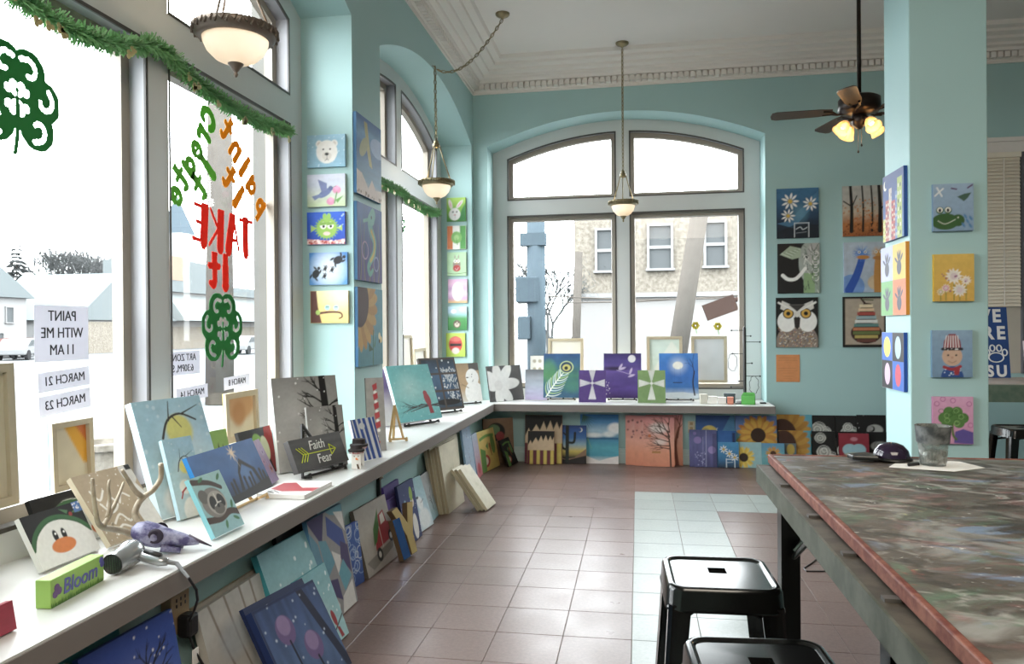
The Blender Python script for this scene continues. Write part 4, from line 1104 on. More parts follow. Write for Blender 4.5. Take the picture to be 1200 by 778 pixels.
def a_snow3(a):
    a.g('d4cfc4', 'b89a74', 'b89a74', '9a8468').r(.6, .8, 1, 1, '5a5654').d(.72, .2, .38, 'eeeeec', ry=.42).d(.7, .62, .26, 'eeeeec', ry=.3).d(.5, .62, .05, '2a2626', ry=.02)
    a.dots(4, .02, '333', (.68, .3, .76, .7), 3); a.tree(.5, .35, 150, .25, .03, 1, '8a7458', 2)
canvas('canvas of a white snowman on tan next to the corner on an easel', .30, .40, (-1.70, 7.50, .675), -45, 14, a_snow3, side='d8d8d4', group=GS, k=1.6)
easel((-1.70, 7.50, .675), -45, 14, .28, .36, .645, 'black easel holding the tan snowman canvas', EAS, .010)
canvas_back('turned pale canvas standing in the second window, lower one', .42, .42, (-2.155, 7.30, .812), 0, 2, 'dedad2', group='turned canvases in the windows')
canvas_back('turned pale canvas standing in the second window, taller one beside it', .36, .56, (-2.150, 6.86, .812), 0, 2, 'dcd8cf', group='turned canvases in the windows')

# ------------------------------------------------------------------ back sill
GBK = 'canvases standing on the back window sill'
def a_wfl(a):
    a.g('4f4d4e', '585657').tex(.12, 5, 12)
    for q, L in ((95, .42), (50, .5), (5, .5), (-50, .42), (-95, .4), (140, .4), (180, .3)): a.d(.3 + math.cos(R(q)) * L * .6, .45 + math.sin(R(q)) * L * .6 / a.asp, L * .62, 'e9e8e6', ry=.13, rot=q)
    a.d(.28, .45, .12, 'dedcda')
canvas('grey canvas of a big white flower leaning in the corner', .46, .381, (-1.38, 7.90, SZ), -41, 11, a_wfl, side='4a4848', group=GBK, k=1.3)
def a_lil(a): a.g('b0a4c8', 'a8a8c4', '9fa8b8', '8e969e', '5a5c60').tex(.1, 3, 14)
canvas('grey to lilac striped canvas behind the peacock feather', .24, .33, (-1.095, 8.02, SZ), -90, 10, a_lil, group=GBK)
def a_card4(a):
    a.g('dddad6')
    for x in (.3, .7):
        for y in (.2, .5, .8): a.d(x, y, .13, ('b89a90', '9a8a94', 'a8a090')[int(y * 10) % 3])
canvas('white card of small pictures behind the lilac striped canvas', .155, .30, (-1.13, 8.395, .812), -90, 4, a_card4, t=.004, group=GBK, name='picture_card', cat='card')
def a_peac(a):
    a.g('2a5474', '2c6478', '35705e', '2c5f7c', '284f80').tex(.2, 8, 10, 4); a.d(.15, .6, .2, '4f8f4c', ry=.3, soft=.12, a=.6).d(.8, .25, .25, '3f7f58', ry=.15, soft=.12, a=.5)
    for k in range(9):
        t = k / 9; x0, y0 = .12 + .40 * t, .05 + .50 * t
        for sg in (-1, 1):
            P = []; q = 52 + sg * (62 - 18 * t); x, y = x0, y0
            for j in range(5):
                P.append((x, y)); L = .095 * (1 - .25 * t); x += math.cos(R(q)) * L; y += math.sin(R(q)) * L / a.asp; q -= sg * 13
            a.l(P, .03, ('e4ecdf', 'a9c878', 'c4dce0')[(k + (sg > 0)) % 3], .012)
    a.l([(.08, .02), (.3, .3), (.58, .6)], .03, 'e6ece6', .02)
    a.d(.63, .69, .19, 'b8cc8c', ry=.17).d(.63, .69, .16, '22405c', ry=.145).d(.63, .68, .11, 'c2b95a', ry=.09).d(.62, .67, .05, '1e2a20')
canvas('canvas of a green and blue peacock feather on a black easel', .395, .475, (-.815, 8.0, .675), -90, 9, a_peac, side='24445c', group=GBK, k=1.4)
easel((-.815, 8.0, .675), -90, 9, .36, .42, .645, 'black easel holding the peacock feather canvas', EAS, .009)
def cross(a, bg, bg2, c, st):
    a.g(bg, bg2).tex(.08, 9, 9)
    for q, L in ((90, .55), (-90, .6), (0, .46), (180, .46)):
        x, y = .5, .6; ex, ey = x + math.cos(R(q)) * L, y + math.sin(R(q)) * L / a.asp; nx, ny = -math.sin(R(q)) * .14, math.cos(R(q)) * .14 / a.asp
        a.p([(x, y), (ex + nx, ey + ny), (ex - nx, ey - ny)], c)
        for t in (-.5, 0, .5): a.l([(x, y), (ex + nx * t, ey + ny * t)], .014, st)
    a.d(.5, .6, .05, c)
def a_pcross(a): cross(a, '4a3074', '533a80', 'c9c6cc', '8a8494')
def a_gcross(a): cross(a, '6c8a52', '7a9a5c', 'd9dad4', '9aa890')
canvas('purple canvas of a patterned silver cross standing on the back sill', .28, .335, (-.475, 7.80, SZ), -90, 8, a_pcross, side='3c2862', group=GBK, k=1.4)
canvas('green canvas of a white ribbon cross standing on the back sill', .28, .335, (.131, 7.80, SZ), -90, 8, a_gcross, side='6a8a54', group=GBK, k=1.4)
def a_drag(a):
    a.g('3c2264', '4c3484', '4a3680', '5a4490', '4a3a84', '352864').tex(.14, 3, 20, 6); a.d(.3, .66, .3, '2c2048', ry=.05, soft=.06); a.d(.75, .88, .1, 'dcdadf').l([(.35, .62), (.75, .52)], .012, 'c9b8dc')
    for x, y, q in ((.45, .7, 60), (.5, .66, 20), (.72, .6, 70), (.74, .5, 20)): a.d(x, y, .09, 'b8a8cc', ry=.03, rot=q)
    a.dots(16, .01, 'd8d0e4', (.02, .08, .18, .36), 3)
canvas('purple canvas of dragonflies under a white moon on an easel', .395, .475, (-.168, 8.0, .675), -90, 9, a_drag, side='33204f', group=GBK, k=1.4)
easel((-.168, 8.0, .675), -90, 9, .36, .42, .645, 'black easel holding the purple dragonfly canvas', EAS, .009)
def a_swing(a):
    a.g('c8d8e6', '2e74c0', '2a6cc0', '2f74c6', '3680d0').tex(.08, 10, 10); a.p([(0, 0), (1, 0), (1, .1), (.6, .14), (0, .12)], 'd4e0ea'); a.glow(.48, .73, .32, 'd6e4f0', .9); a.d(.48, .73, .13, 'eceae0', ry=.1)
    a.l([(.4, .7), (.39, .36)], .006, '33506c').l([(.54, .7), (.55, .36)], .006, '33506c').l([(.36, .35), (.58, .35)], .02, '1c2028'); a.l([(.9, .08), (.86, .35), (.9, .6)], .04, '2a2630', .03); a.tree(.9, .55, 100, .25, .025, 3, '2a2c3c', 3, 40)
canvas('blue canvas of a tree swing under a glowing moon on an easel', .40, .475, (.416, 8.0, .675), -90, 9, a_swing, side='2a64ac', group=GBK, k=1.4)
easel((.416, 8.0, .675), -90, 9, .36, .42, .645, 'black easel holding the blue tree swing canvas', EAS, .009)
GT = 'turned canvases in the windows'
canvas_back('turned canvas behind the peacock feather in the back window', .40, .495, (-.805, 8.39, .812), -90, 2, 'd6d2c8', group=GT)
def bl_mint(a): a.g('c4d2cc').tex(.08).p([(.2, .3), (.7, .9), (.9, .7), (.4, .2)], 'd6dad4')
canvas_back('turned pale green canvas behind the tree swing in the back window', .385, .51, (.283, 8.39, .812), -90, 2, 'c4d2cc', group=GT, blotch=bl_mint)
canvas_back('turned pale grey canvas beside the jewellery stand in the back window', .38, .51, (.76, 8.39, .812), -90, 2, 'c6c8cc', group=GT)

# ------------------------------------------------------------------ floor along the back wall
GF = 'canvases leaning on the floor along the back wall'
def hair(a, y0):
    a.g('6a2c38').r(0, 0, 1, .42, '6a2c38')
    for k in range(4): a.r(.08 + .26 * k, 0, .2 + .26 * k, .44, 'd0b844')
    a.r(0, .42, 1, 1, 'd0b490').p([(0, 1), (1, 1), (1, .85), (.92, .72), (.85, .86), (.76, .7), (.68, .88), (.58, .7), (.5, .86), (.4, .68), (.3, .8), (.16, .62), (.1, .72), (0, .55)], '1d1a1a')
canvas('canvas of tan and black spikes over dark red and yellow stripes, larger one', .397, .508, (-.992, 7.80, 0), -90, 8, lambda a: hair(a, 0), side='1d1a1a', group=GF)
canvas('canvas of black spikes over dark red and yellow stripes, smaller one in front', .28, .345, (-1.013, 7.755, 0), -90, 9, lambda a: hair(a, 0), side='1d1a1a', group=GF, k=1.4)
def a_beach(a):
    a.g('e0d8d4', '3f9cb4', '4aa8bc', '3c90b8', 'a8cfe4', '4a94cc', '2f7cc0').tex(.07, 3, 16); a.r(0, .49, 1, .53, '2e6c94'); a.p([(0, 0), (1, 0), (1, .16), (.75, .12), (.5, .06), (.2, .14), (0, .2)], 'e4dcda')
    a.d(.92, .72, .2, 'eef2f4', ry=.14, soft=.06).d(.75, .60, .16, 'e6eef2', ry=.07, soft=.05).d(.35, .58, .25, 'e8eef2', ry=.06, soft=.05)
    for q in range(9): a.l([(.08, .98), (.08 + .34 * math.cos(R(-10 - 12 * q)), .95 + .3 * math.sin(R(-10 - 12 * q)))], .03, '3c6c60', .006)
    a.l([(.2, .5), (.25, .4), (.3, .3)], .03, '6cae8c', .01)
canvas('canvas of a turquoise beach with clouds and palm fronds', .40, .512, (-.411, 7.865, 0), -90, 7, a_beach, side='2f7090', group=GF, k=1.4)
def a_cact(a):
    a.g('241f20', '2a2422', 'd0b848', '8fb0c0', '3c74b4', '2a5ca4', '223c78').tex(.06); a.p([(0, .2), (.3, .12), (.6, .16), (1, .4), (1, 0), (0, 0)], '8a6a50').p([(0, .14), (.4, .1), (1, .22), (1, 0), (0, 0)], '221c1c')
    a.l([(.36, 0), (.36, .97)], .12, '1e2620'); a.l([(.36, .56), (.58, .56), (.62, .8)], .08, '1e2620').l([(.36, .36), (.2, .42), (.16, .6)], .08, '1e2620').l([(.36, .7), (.24, .8)], .05, '1e2620')
    a.d(.8, .88, .07, 'e8e8e0').d(.77, .885, .065, '2c549c')
canvas('canvas of a dark cactus at sunset under a crescent moon', .312, .40, (-.70, 7.825, 0), -90, 8, a_cact, side='222428', group=GF, k=1.4)
def orange(a, tree=True):
    a.g('cf7f60', 'd98e6c', 'd99a84', 'd99488', 'd88c8c').tex(.08, 6, 8, 3); a.glow(.45, .75, .4, 'e8d8d0', .6)
    if tree:
        a.l([(.88, 0), (.86, .4), (.8, .7)], .06, '4a3028', .04)
        a.d(.5, .78, .3, 'e4dcd8', ry=.16, soft=.1, a=.8).d(.55, .5, .2, 'e0d8d4', ry=.1, soft=.1, a=.7)
        for y, q, L in ((.55, 140, .36), (.62, 120, .4), (.5, 165, .46), (.7, 150, .42), (.42, 178, .4), (.7, 100, .3), (.6, 160, .45), (.36, 170, .3)): a.tree(.85, y, q, L, .035, 3, '4a3028', int(y * 77), 30)
        a.r(.28, .27, .55, .31, 'a87838').l([(.3, .28), (.3, .5)], .006, '7a5040').l([(.52, .28), (.52, .5)], .006, '7a5040').d(.2, .62, .05, 'c86a38')
    else: a.dots(12, .03, '8a5a5c', (.05, .5, .4, .95), 2)
canvas('orange tree canvas at the back of its stack, its dark trunk showing right', .375, .515, (.257, 7.865, 0), -90, 6, lambda a: (orange(a, False), a.l([(.85, 0), (.8, .4), (.9, .75)], .1, '7a3c28', .05), a.tree(.86, .55, 80, .4, .04, 3, '6a3424', 4, 35)), side='c98a70', group=GF)
canvas('pink orange canvas with small birds at the left of its stack', .40, .51, (.062, 7.835, 0), -90, 6, lambda a: orange(a, False), side='d0907c', group=GF)
canvas('pale orange canvas between the two others of its stack', .38, .505, (.145, 7.805, 0), -90, 6, lambda a: orange(a, False), side='d89c80', group=GF)
canvas('orange canvas of a bare tree with a swing at the front of its stack', .31, .50, (.20, 7.775, 0), -90, 6, orange, side='c8806c', group=GF, k=1.6)
def a_bmoon(a): a.g('2a6aa0', '2f74b0', '2a5c9c', '2c4c84').p([(.4, .3), (1, .6), (1, 1), (.9, 1)], '4a8cb4', .7).d(.35, .68, .2, 'd8c050', ry=.16).d(.25, .66, .12, 'a8a060').l([(.55, .75), (.5, .6), (.6, .55)], .02, 'c8d8e0').tex(.08)
canvas('deep blue canvas with a yellow moon behind the lilac tulips', .385, .515, (.770, 7.872, 0), -90, 5, a_bmoon, side='2a4c80', group=GF)
def a_lilac(a):
    a.g('4a4a7c', '58588c', '62649a', '505488').tex(.16, 14, 4, 5); a.l([(.6, .02), (.62, .98)], .02, 'b4b8dc').l([(.48, .05), (.5, .8)], .015, 'a8acd4')
    a.d(.3, .72, .14, '8a78b8', ry=.13).d(.82, .46, .14, '9a88c4', ry=.14).d(.2, .9, .06, '7a6aa8'); a.dots(26, .02, 'a8a8d4', (.2, .05, .6, .4), 3, .7); a.r(.85, 0, 1, .9, '34325a', .5)
canvas('canvas of lilac tulips on streaked violet blue, at the front', .27, .375, (.642, 7.80, 0), -90, 8, a_lilac, side='3c3c64', group=GF, k=1.5)
def a_bl(a): a.g('2a78b4', '2a6cb0', '2560a8').r(.82, .55, .97, .95, '16305c').tex(.06)
canvas('plain bright blue canvas behind the white daisies', .19, .365, (.872, 7.822, 0), -90, 7, a_bl, side='16305c', group=GF)
def a_dsy(a):
    a.g('1f2c40', '2a6c9c', '3484b8', '3a90c4').tex(.07)
    for x, y in ((.28, .72), (.55, .55), (.8, .4)): a.daisy(x, y, .18, 'f0efe8', 'd0a830', 8, .35)
    for x in (.4, .8): a.l([(x, 0), (x, .35)], .04, 'cfdce4')
    a.l([(.4, .33), (.8, .33)], .04, 'cfdce4').l([(.4, .2), (.7, .22)], .03, 'b0c4d0')
canvas('small canvas of white daisies in a jar on blue, on the floor', .205, .255, (.888, 7.79, 0), -90, 9, a_dsy, side='1f5080', group=GF, k=1.6)
def a_sf(a):
    a.g('4f8a9c', '6aa8b4', '5a9a9c', '5a80b4', '5a78b4').tex(.08); a.p([(0, .5), (.2, .7), (.3, .5), (.1, .2)], '5a8a4c'); a.p([(.1, .3), (.3, .42), (.25, .15)], '4a7a44'); a.l([(.3, .2), (.15, .0)], .04, '4a7a44'); a.sun(.55, .62, .5, 'c8881c', 17, '3c2414', .4, 'b8701c').sun(.55, .62, .43, 'dca824', 26, '3c2414', .42, 'cc8a20').d(.3, .12, .12, 'e8ebe6', ry=.2)
canvas('large canvas of a golden sunflower with a brown centre on blue', .405, .515, (1.172, 7.876, 0), -90, 5, a_sf, side='4a7088', group=GF, k=1.4)
canvas('small yellow sunflower canvas beside the floor daisies', .25, .255, (1.09, 7.815, 0), -90, 9, lambda a: (a.g('8fb8bc', '9ac4c8'), a.sun(.3, .4, .42, 'd9b428', 20, '33241a', .42, 'e8c840')), side='6a8a70', group=GF, k=1.4)
canvas('small canvas of an orange sunflower on pale blue, right of the yellow one', .22, .25, (1.325, 7.805, 0), -90, 9, lambda a: (a.g('5aa0a4', '6ab0bc', '5a98c0'), a.l([(.5, .5), (.5, 0)], .06, '4a8a4c'), a.sun(.5, .58, .32, 'd0942c', 16, '4a2a18', .42)), side='4a8090', group=GF, k=1.5)
canvas('tiny canvas of yellow flowers between two sunflower canvases', .11, .245, (1.50, 7.855, 0), -90, 6, lambda a: (a.g('4a5a60', '5a6a70', '6a7a80'), a.d(.5, .75, .35, 'c8a83c', ry=.5)), side='3c4a50', group=GF)
def a_bsf(a, x=.15):
    a.g('4aa0b4', '58acc0').tex(.06)
    for k in range(15): q = -100 + 14 * k; a.d(x + .5 * math.cos(R(q)), .62 + .5 * math.sin(R(q)) / a.asp, .34, ('c89424', 'b8801c')[k % 2], ry=.12, rot=q)
    a.d(x, .62, .4, '4a2a1c', ry=.46)
canvas('large canvas of half a sunflower with a brown heart, at the wall', .34, .525, (1.556, 7.93, 0), -90, 5, a_bsf, side='3a7c90', group=GF)
canvas('canvas of half a sunflower on teal in front of the larger one', .31, .37, (1.546, 7.885, 0), -90, 6, a_bsf, side='3a7c90', group=GF)
def a_zen(a, sd=1):
    a.g('1a1a1a').tex(.1); q = random.Random(sd)
    for k in range(4):
        x, y, r = q.uniform(.2, .8), q.uniform(.1, .85), q.uniform(.22, .4); a.d(x, y, r, ('b9b9b2', 'a8b0a8', 'c4c2bc')[k % 3], ry=r * .7)
        for j in range(4): a.ring(x, y, r * (.3 + .2 * j), .02, ('5a6460', 'e0e0da')[j % 2])
    a.ring(.5, .5, .1, .02, 'e6e6e0')
for lab, x, y, z, w, h, sd in (('black and white patterned canvas, back left of four beside the sunflowers', 1.838, 7.94, 0, .215, .52, 1), ('black and white patterned canvas, back right of four', 2.05, 7.94, 0, .2, .52, 5),
                               ('black and white patterned canvas, front left of four', 1.83, 7.90, 0, .225, .365, 8), ('black and white patterned canvas, front right of four behind the red heart', 2.05, 7.90, 0, .2, .365, 11)):
    canvas(lab, w, h, (x, y, z), -90, 4, lambda a, sd=sd: a_zen(a, sd), side='1a1a1a', group=GF)
canvas('red canvas with a pale blue heart at the far edge of the work table', .28, .355, (2.10, 7.845, 0), -90, 6, lambda a: (a.g('8c1f30', '98283a').tex(.1), a.d(.35, .55, .24, '9ac4d0', ry=.2), a.d(.65, .55, .24, '9ac4d0', ry=.2), a.p([(.14, .48), (.86, .48), (.5, .18)], '9ac4d0'), a.d(.5, .42, .3, 'c4b890', ry=.06), a.d(.5, .84, .12, 'c8808c', ry=.07)), side='7a1c2c', group=GF)
canvas('black canvas of a crescent moon disc behind the red heart', .27, .528, (2.29, 7.94, 0), -90, 4, lambda a: (a.g('191818'), a.d(.62, .72, .28, 'b4b2ac', ry=.2), a.d(.5, .74, .12, '191818'), a.d(.46, .75, .1, '9c9a96'), a.dots(8, .015, 'ccc', seed=3)), side='141414', group=GF)
canvas('black canvas with a pale oval in front of the crescent moon canvas', .24, .365, (2.35, 7.90, 0), -90, 5, lambda a: (a.g('191818'), a.d(.5, .62, .34, 'a8a8a2', ry=.2), a.ring(.5, .62, .2, .02, '444')), side='141414', group=GF)

# ------------------------------------------------------------------ floor along the left wall
GL = 'canvases leaning on the floor along the left wall'
def a_tealo(a):
    a.g('2f7c84', '368a90').tex(.08)
    for x, y, c in ((.2, .85, 'b84a3c'), (.45, .9, 'd8d4c4'), (.6, .8, 'b8483c'), (.85, .88, 'c8a83c'), (.75, .7, 'd0d0b8')): a.d(x, y, .06, c, ry=.08)
canvas('teal canvas of coloured baubles at the lower left corner under the sill', .40, .5, (-1.523, 1.90, 0), -2, 11, a_tealo, side='1f6068', group=GL)
canvas('teal canvas of baubles in front of its twin at the lower left corner', .30, .475, (-1.495, 1.86, 0), -2, 11, a_tealo, side='1f6068', group=GL)
def a_bt(a): a.g('3c5a9c', '5f78b4', '4f6cb4', '2f4fa4', '2a48a0').glow(.5, .55, .5, '8a94c4', .6); a.tree(.45, .5, 50, .3, .04, 3, '14141c', 4, 40); a.dots(12, .01, 'd8dcec', (.5, .7, 1, 1), 2)
canvas('deep blue canvas of a bare black tree at the bottom left', .40, .5, (-1.460, 2.07, 0), -3, 11, a_bt, side='24407c', group=GL)
def a_br(a):
    a.g('a8b0b4', 'b0a48c')
    for k, c in enumerate(('d0a850', 'b87c3c', '8a4a34', '6a3a30', 'c8b8a0', 'a88a70')): a.ring(0, .55, .95 - k * .13, .12, c)
canvas('canvas of brown and yellow curved bands beside the outlet box', .22, .41, (-1.535, 2.23, 0), -2, 9, a_br, side='26221f', group=GL)
def a_marb(a):
    a.g('a8a49e', 'b4b2ae', 'bab8b4').tex(.1, 6, 6)
    for x0, x1 in ((.15, .45), (.38, .62), (.62, .8), (.8, .95)): a.l([(x0, 1), ((x0 + x1) / 2 - .03, .5), (x1, 0)], .03, '8a7f74', .02)
    a.d(.4, .6, .2, 'a4b0bc', ry=.15, soft=.1, a=.6)
canvas('pale marble grey canvas leaning under the outlet box', .46, .41, (-1.47, 2.70, 0), 0, 15, a_marb, t=.03, side='b0aca4', group=GL)
canvas('beige canvas edge behind the marble grey canvas', .46, .41, (-1.525, 2.745, 0), 0, 13, lambda a: a.g('b0a898'), side='a89c88', group=GL)
def a_tul(a):
    a.g('3a5078', '46608c', '3c5484', '2f4678').tex(.28, 22, 3, 6); a.l([(.72, 1), (.98, .0)], .1, '1f2440').dots(20, .012, 'a8b8d4', seed=3)
    for x, y in ((.32, .68), (.6, .4)): a.d(x, y, .13, '6a5488', ry=.15).d(x, y + .05, .09, '8a74a4', ry=.1).l([(x, y - .12), (x + .03, .0)], .025, '171a2c')
    a.r(0, 0, .03, 1, '1f2c58').r(0, .97, 1, 1, '1f2c58')
canvas('blue canvas of two purple tulips at the front of the stack', .40, .385, (-1.235, 2.80, 0), -10, 30, a_tul, t=.03, side='283a6c', group=GL, k=1.2)
canvas('dark blue canvas edge just behind the purple tulips', .38, .395, (-1.278, 2.81, 0), -10, 30, lambda a: a.g('27345c').tex(.1), side='22305a', group=GL)
def a_tc(a, bird=True):
    a.g('9ac6cc', '92c0c8', '82b4be', '72aab6').glow(.35, .35, .5, 'c8d4d0', .8); a.tex(.08); a.dots(14, .02, 'd4e4e6', (0, .3, 1, 1), 4)
    if bird: a.l([(1, .28), (.55, .12), (.2, .06)], .025, '2c2a2a'); a.d(.72, .3, .06, '98262c', ry=.14, rot=10).p([(.72, .18), (.8, .16), (.86, .02), (.76, .02)], '98262c')
canvas('large teal canvas of falling snow leaning on the wall', .413, .497, (-1.40, 3.118, 0), -3, 21, lambda a: a_tc(a, False), t=.03, side='3f8c98', group=GL)
canvas('teal canvas of a small red cardinal in front of the snowy one', .28, .345, (-1.348, 3.175, 0), -3, 21, a_tc, side='4a96a2', group=GL, k=1.3)
canvas('dark framed canvas tucked behind the teal and geometric canvases', .44, .50, (-1.562, 3.36, 0), 0, 6, lambda a: (a.g('1c1917'), a.r(.08, .06, .92, .94, '26221f'), a.dots(8, .03, '7a6a5c', seed=2)), side='171413', group=GL)
def a_geo(a):
    a.g('8d8c8e')
    for P, c in (([(0, 1), (.45, 1), (.28, .72), (0, .98)], '3c3464'), ([(.5, 1), (1, 1), (.98, .88), (.62, .95)], '5a9cb0'), ([(.5, .96), (.9, .75), (.95, .5), (.45, .78)], '3a4f94'), ([(.72, .96), (.98, .92), (.97, .72)], 'd4d2d0'), ([(.2, .78), (.4, .74), (.55, .5), (.3, .4)], '5a94a8'),
                 ([(.5, .62), (.75, .52), (.6, .36)], 'd0cecc'), ([(.78, .66), (.98, .58), (.97, .3), (.72, .5)], '443a68'), ([(.6, .38), (.78, .48), (.95, .28), (.7, .18)], '5a9cae'), ([(.3, .38), (.55, .34), (.6, .12), (.4, .2)], '443a68'), ([(.55, .0), (.62, .15), (.95, .24), (.96, .0)], 'd0ceca'), ([(0, .9), (.18, .75), (.28, .38), (0, .4)], '5a8ca4'), ([(0, 0), (.45, 0), (.5, .1), (.25, .35), (0, .35)], 'c8c6c4')):
        a.p(P, c)
canvas('canvas of blue purple and white triangles and bars on grey', .398, .516, (-1.46, 3.525, 0), -1, 10, a_geo, t=.025, side='5a86a8', group=GL, k=1.5)
def a_mand(a):
    a.g('2f4a8c', '3a5ca4', '3a60ac'); q = random.Random(2)
    for k in range(26): a.ring(q.uniform(0, 1), q.uniform(0, 1), q.uniform(.06, .22), .03, ('a4b8d8', '7a98cc', 'c4cfe0')[k % 3])
canvas('narrow blue canvas of pale swirling patterns beside the red truck', .18, .34, (-1.545, 3.935, 0), -8, 7, a_mand, side='2c4890', group=GL, k=1.6)
def a_truck(a):
    a.g('8a8078', '989084', 'a09a90', '9c968e').tex(.09, 6, 8); a.p([(.05, .2), (.95, .3), (.9, .18), (.2, .05)], '6f675e')
    a.p([(.38, .28), (.46, .56), (.6, .58), (.64, .76), (.82, .8), (.86, .6), (.98, .56), (.98, .34)], '98202a').p([(.67, .6), (.69, .74), (.8, .77), (.82, .62)], 'c8c0b4'); a.p([(.35, .36), (.42, .6), (.66, .86), (.6, .6), (.46, .4)], '3f6c30')
    a.d(.46, .2, .085, '1c1a1a', ry=.085).d(.46, .2, .04, 'c4c0b8').d(.9, .36, .08, '1c1a1a').d(.9, .36, .04, 'c4c0b8'); a.l([(.6, .28), (.6, .58)], .015, 'c8c0b4')
canvas('grey canvas of a red truck carrying a green tree', .466, .39, (-1.505, 4.285, 0), -3, 14, a_truck, t=.025, side='5a544c', group=GL, k=1.4)
canvas('purple canvas with only its edge showing right of the red truck', .30, .41, (-1.562, 4.725, 0), 0, 7, lambda a: a.g('5a4a8c').tex(.08), side='5c4a94', group=GL)
canvas('shorter purple canvas leaning in front of the other purple one', .24, .33, (-1.528, 4.705, 0), 0, 9, lambda a: a.g('2a2440', '4a3a7c'), side='7a6cb0', group=GL)
def a_night(a):
    a.g('2c3a68', '34447a', '2a3868').tex(.06); a.dots(20, .012, 'c8d0e4', seed=4)
    for x, c, h in ((.3, '8fb8c8', .55), (.72, '8aa83c', .72)): a.d(x, .22, .15, 'dcdad6', ry=.28).d(x, h - .1, .11, 'e0d4c8', ry=.1).d(x, h + .05, .1, c, ry=.16)
canvas('night blue canvas of two snow figures in hats behind the wooden letter', .305, .40, (-1.480, 4.822, 0), -2, 10, a_night, side='1a2248', group=GL, k=1.6)
def a_snl(a): a.g('c4d4dc', 'b0ccd8', '9cc0cc', '88b4bc').tex(.07); a.d(.5, .2, .4, 'dde4e6', ry=.3, soft=.1).d(.45, .5, .2, 'dfe6e8', soft=.06); a.d(.35, .62, .09, '4a5458', ry=.04).l([(.5, .5), (.75, .55)], .02, '6a6a64')
canvas('pale blue canvas of a faint snowman on the floor, right of the letter', .237, .365, (-1.49, 5.164, 0), -6, 17, a_snl, side='56628c', group=GL, k=1.6)
canvas('pale blue low canvas under the faint snowman', .06, .20, (-1.525, 5.012, 0), 0, 10, lambda a: a.g('d4e0e6', 'b4ccd8'), side='8fb0c0', group=GL)
canvas('grey canvas of dark twigs with a dark blue edge beside the cream stack', .22, .349, (-1.505, 5.42, 0), 2, 14, lambda a: (a.g('8ab0b8', '9ca4a8', 'a4a6a8').tex(.1), a.tree(.6, .2, 95, .3, .05, 3, '2c2a2c', 3, 40)), side='343c54', group=GL, k=1.6)
B = MB(); B.box((-.012, -.012, 0), (.012, .012, .52)); pst = B.build('painted_post', BLACK); pst.location = (-1.618, 4.549, .001); pst.rotation_euler = (0, R(-2), 0)
B = MB(); P5 = [((.035 if k % 2 == 0 else .015) * math.cos(R(90 + 36 * k)), (.035 if k % 2 == 0 else .015) * math.sin(R(90 + 36 * k))) for k in range(10)]
B.prism(P5, Matrix.Translation((.014, .0, .5)) @ Matrix.Rotation(R(90), 4, 'Z') @ Matrix.Rotation(R(90), 4, 'X'), .012); B.build('star', M('cream_star', 'cfc8b4', .7), pst)
tag(pst, 'black painted post topped by a cream star under the sill edge', 'post')
def a_cream(a): a.g('c9c2a8', 'd2ccb4', 'cfc8b0').tex(.05); a.tree(.55, .35, 70, .2, .015, 2, '8a846c', 3, 50); a.d(.5, .55, .12, 'b8b494', ry=.08, a=.5)
for k, lab in enumerate(('cream canvas at the front of the tall upright stack', 'cream canvas second in the tall upright stack', 'cream canvas third in the tall upright stack', 'cream canvas fourth in the tall upright stack', 'cream canvas at the back of the tall upright stack')):
    canvas(lab, .43, .52 - .012 * (k % 3), (-1.43 - .0225 * k, 5.80 - .012 * k, 0), -3, 9, a_cream, side=('a89f88', '9c937c', 'aca48c', '988f78', 'a49b84')[k], group='cream canvases in the tall stack', t=.021)
for k, lab in enumerate(('cream canvas at the front of the low slanting stack', 'cream canvas in the middle of the low slanting stack', 'cream canvas at the back of the low slanting stack')):
    canvas(lab, .23, .38, (-1.155 - .029 * k, 5.83 - .012 * k, 0), -6, 36, a_cream, side=('cfc8b0', 'a8a08a', 'b4ac94')[k], group='cream canvases in the slanting stack', t=.022)
canvas('gold edged cream canvas behind the tall cream stack', .40, .53, (-1.55, 6.24, 0), -4, 6, a_cream, side='b89a50', group=GL)
def a_lbt(a): a.g('b4c8dc', 'a8c0d8', 'a4bcd8').tex(.06); a.dots(9, .03, '9a6a7c', (.45, .1, .6, .9), 2, .6); a.dots(8, .03, 'dfe8ee', seed=5)
canvas('tall narrow light blue canvas right of the cream stacks', .20, .553, (-1.52, 6.78, 0), -10, 8, a_lbt, side='94b4d4', group=GL, k=1.6)
canvas('pink and pale blue canvas beside the yellow vegetable canvas', .26, .416, (-1.50, 7.035, 0), 2, 9, lambda a: (a.g('c46a70', 'b8a4b4', 'a8b8cc').tex(.1), a.d(.5, .2, .25, 'b84a54', ry=.2)), side='9cb0c8', group=GL, k=1.6)
def a_veg(a, bg=('c8a84c', 'd8b858', 'dcc068')):
    a.g(*bg).tex(.07); a.d(.3, .25, .22, 'b03c34', ry=.13).d(.3, .25, .12, 'd8c8b0', ry=.08).p([(0, 0), (.25, 0), (.35, .5), (.1, .6)], '5a8a3c').l([(.62, .6), (.66, .35)], .1, 'a85c30', .04).l([(.15, .8), (.5, .85), (.9, .82)], .06, '6a9a44').p([(.4, .6), (.55, .7), (.5, .5)], '4f8a3c').d(.8, .6, .12, '6a8a3c', ry=.2)
canvas('yellow canvas of painted vegetables on the floor near the corner', .48, .40, (-1.465, 7.405, 0), -10, 11, a_veg, t=.03, side='6a9438', group=GL, k=1.5)
canvas('small black canvas of painted vegetables in front of the yellow one', .28, .286, (-1.285, 7.69, 0), -10, 23, lambda a: a_veg(a, ('1c1a1a', '221f1f')), side='171515', group=GL, k=1.5)
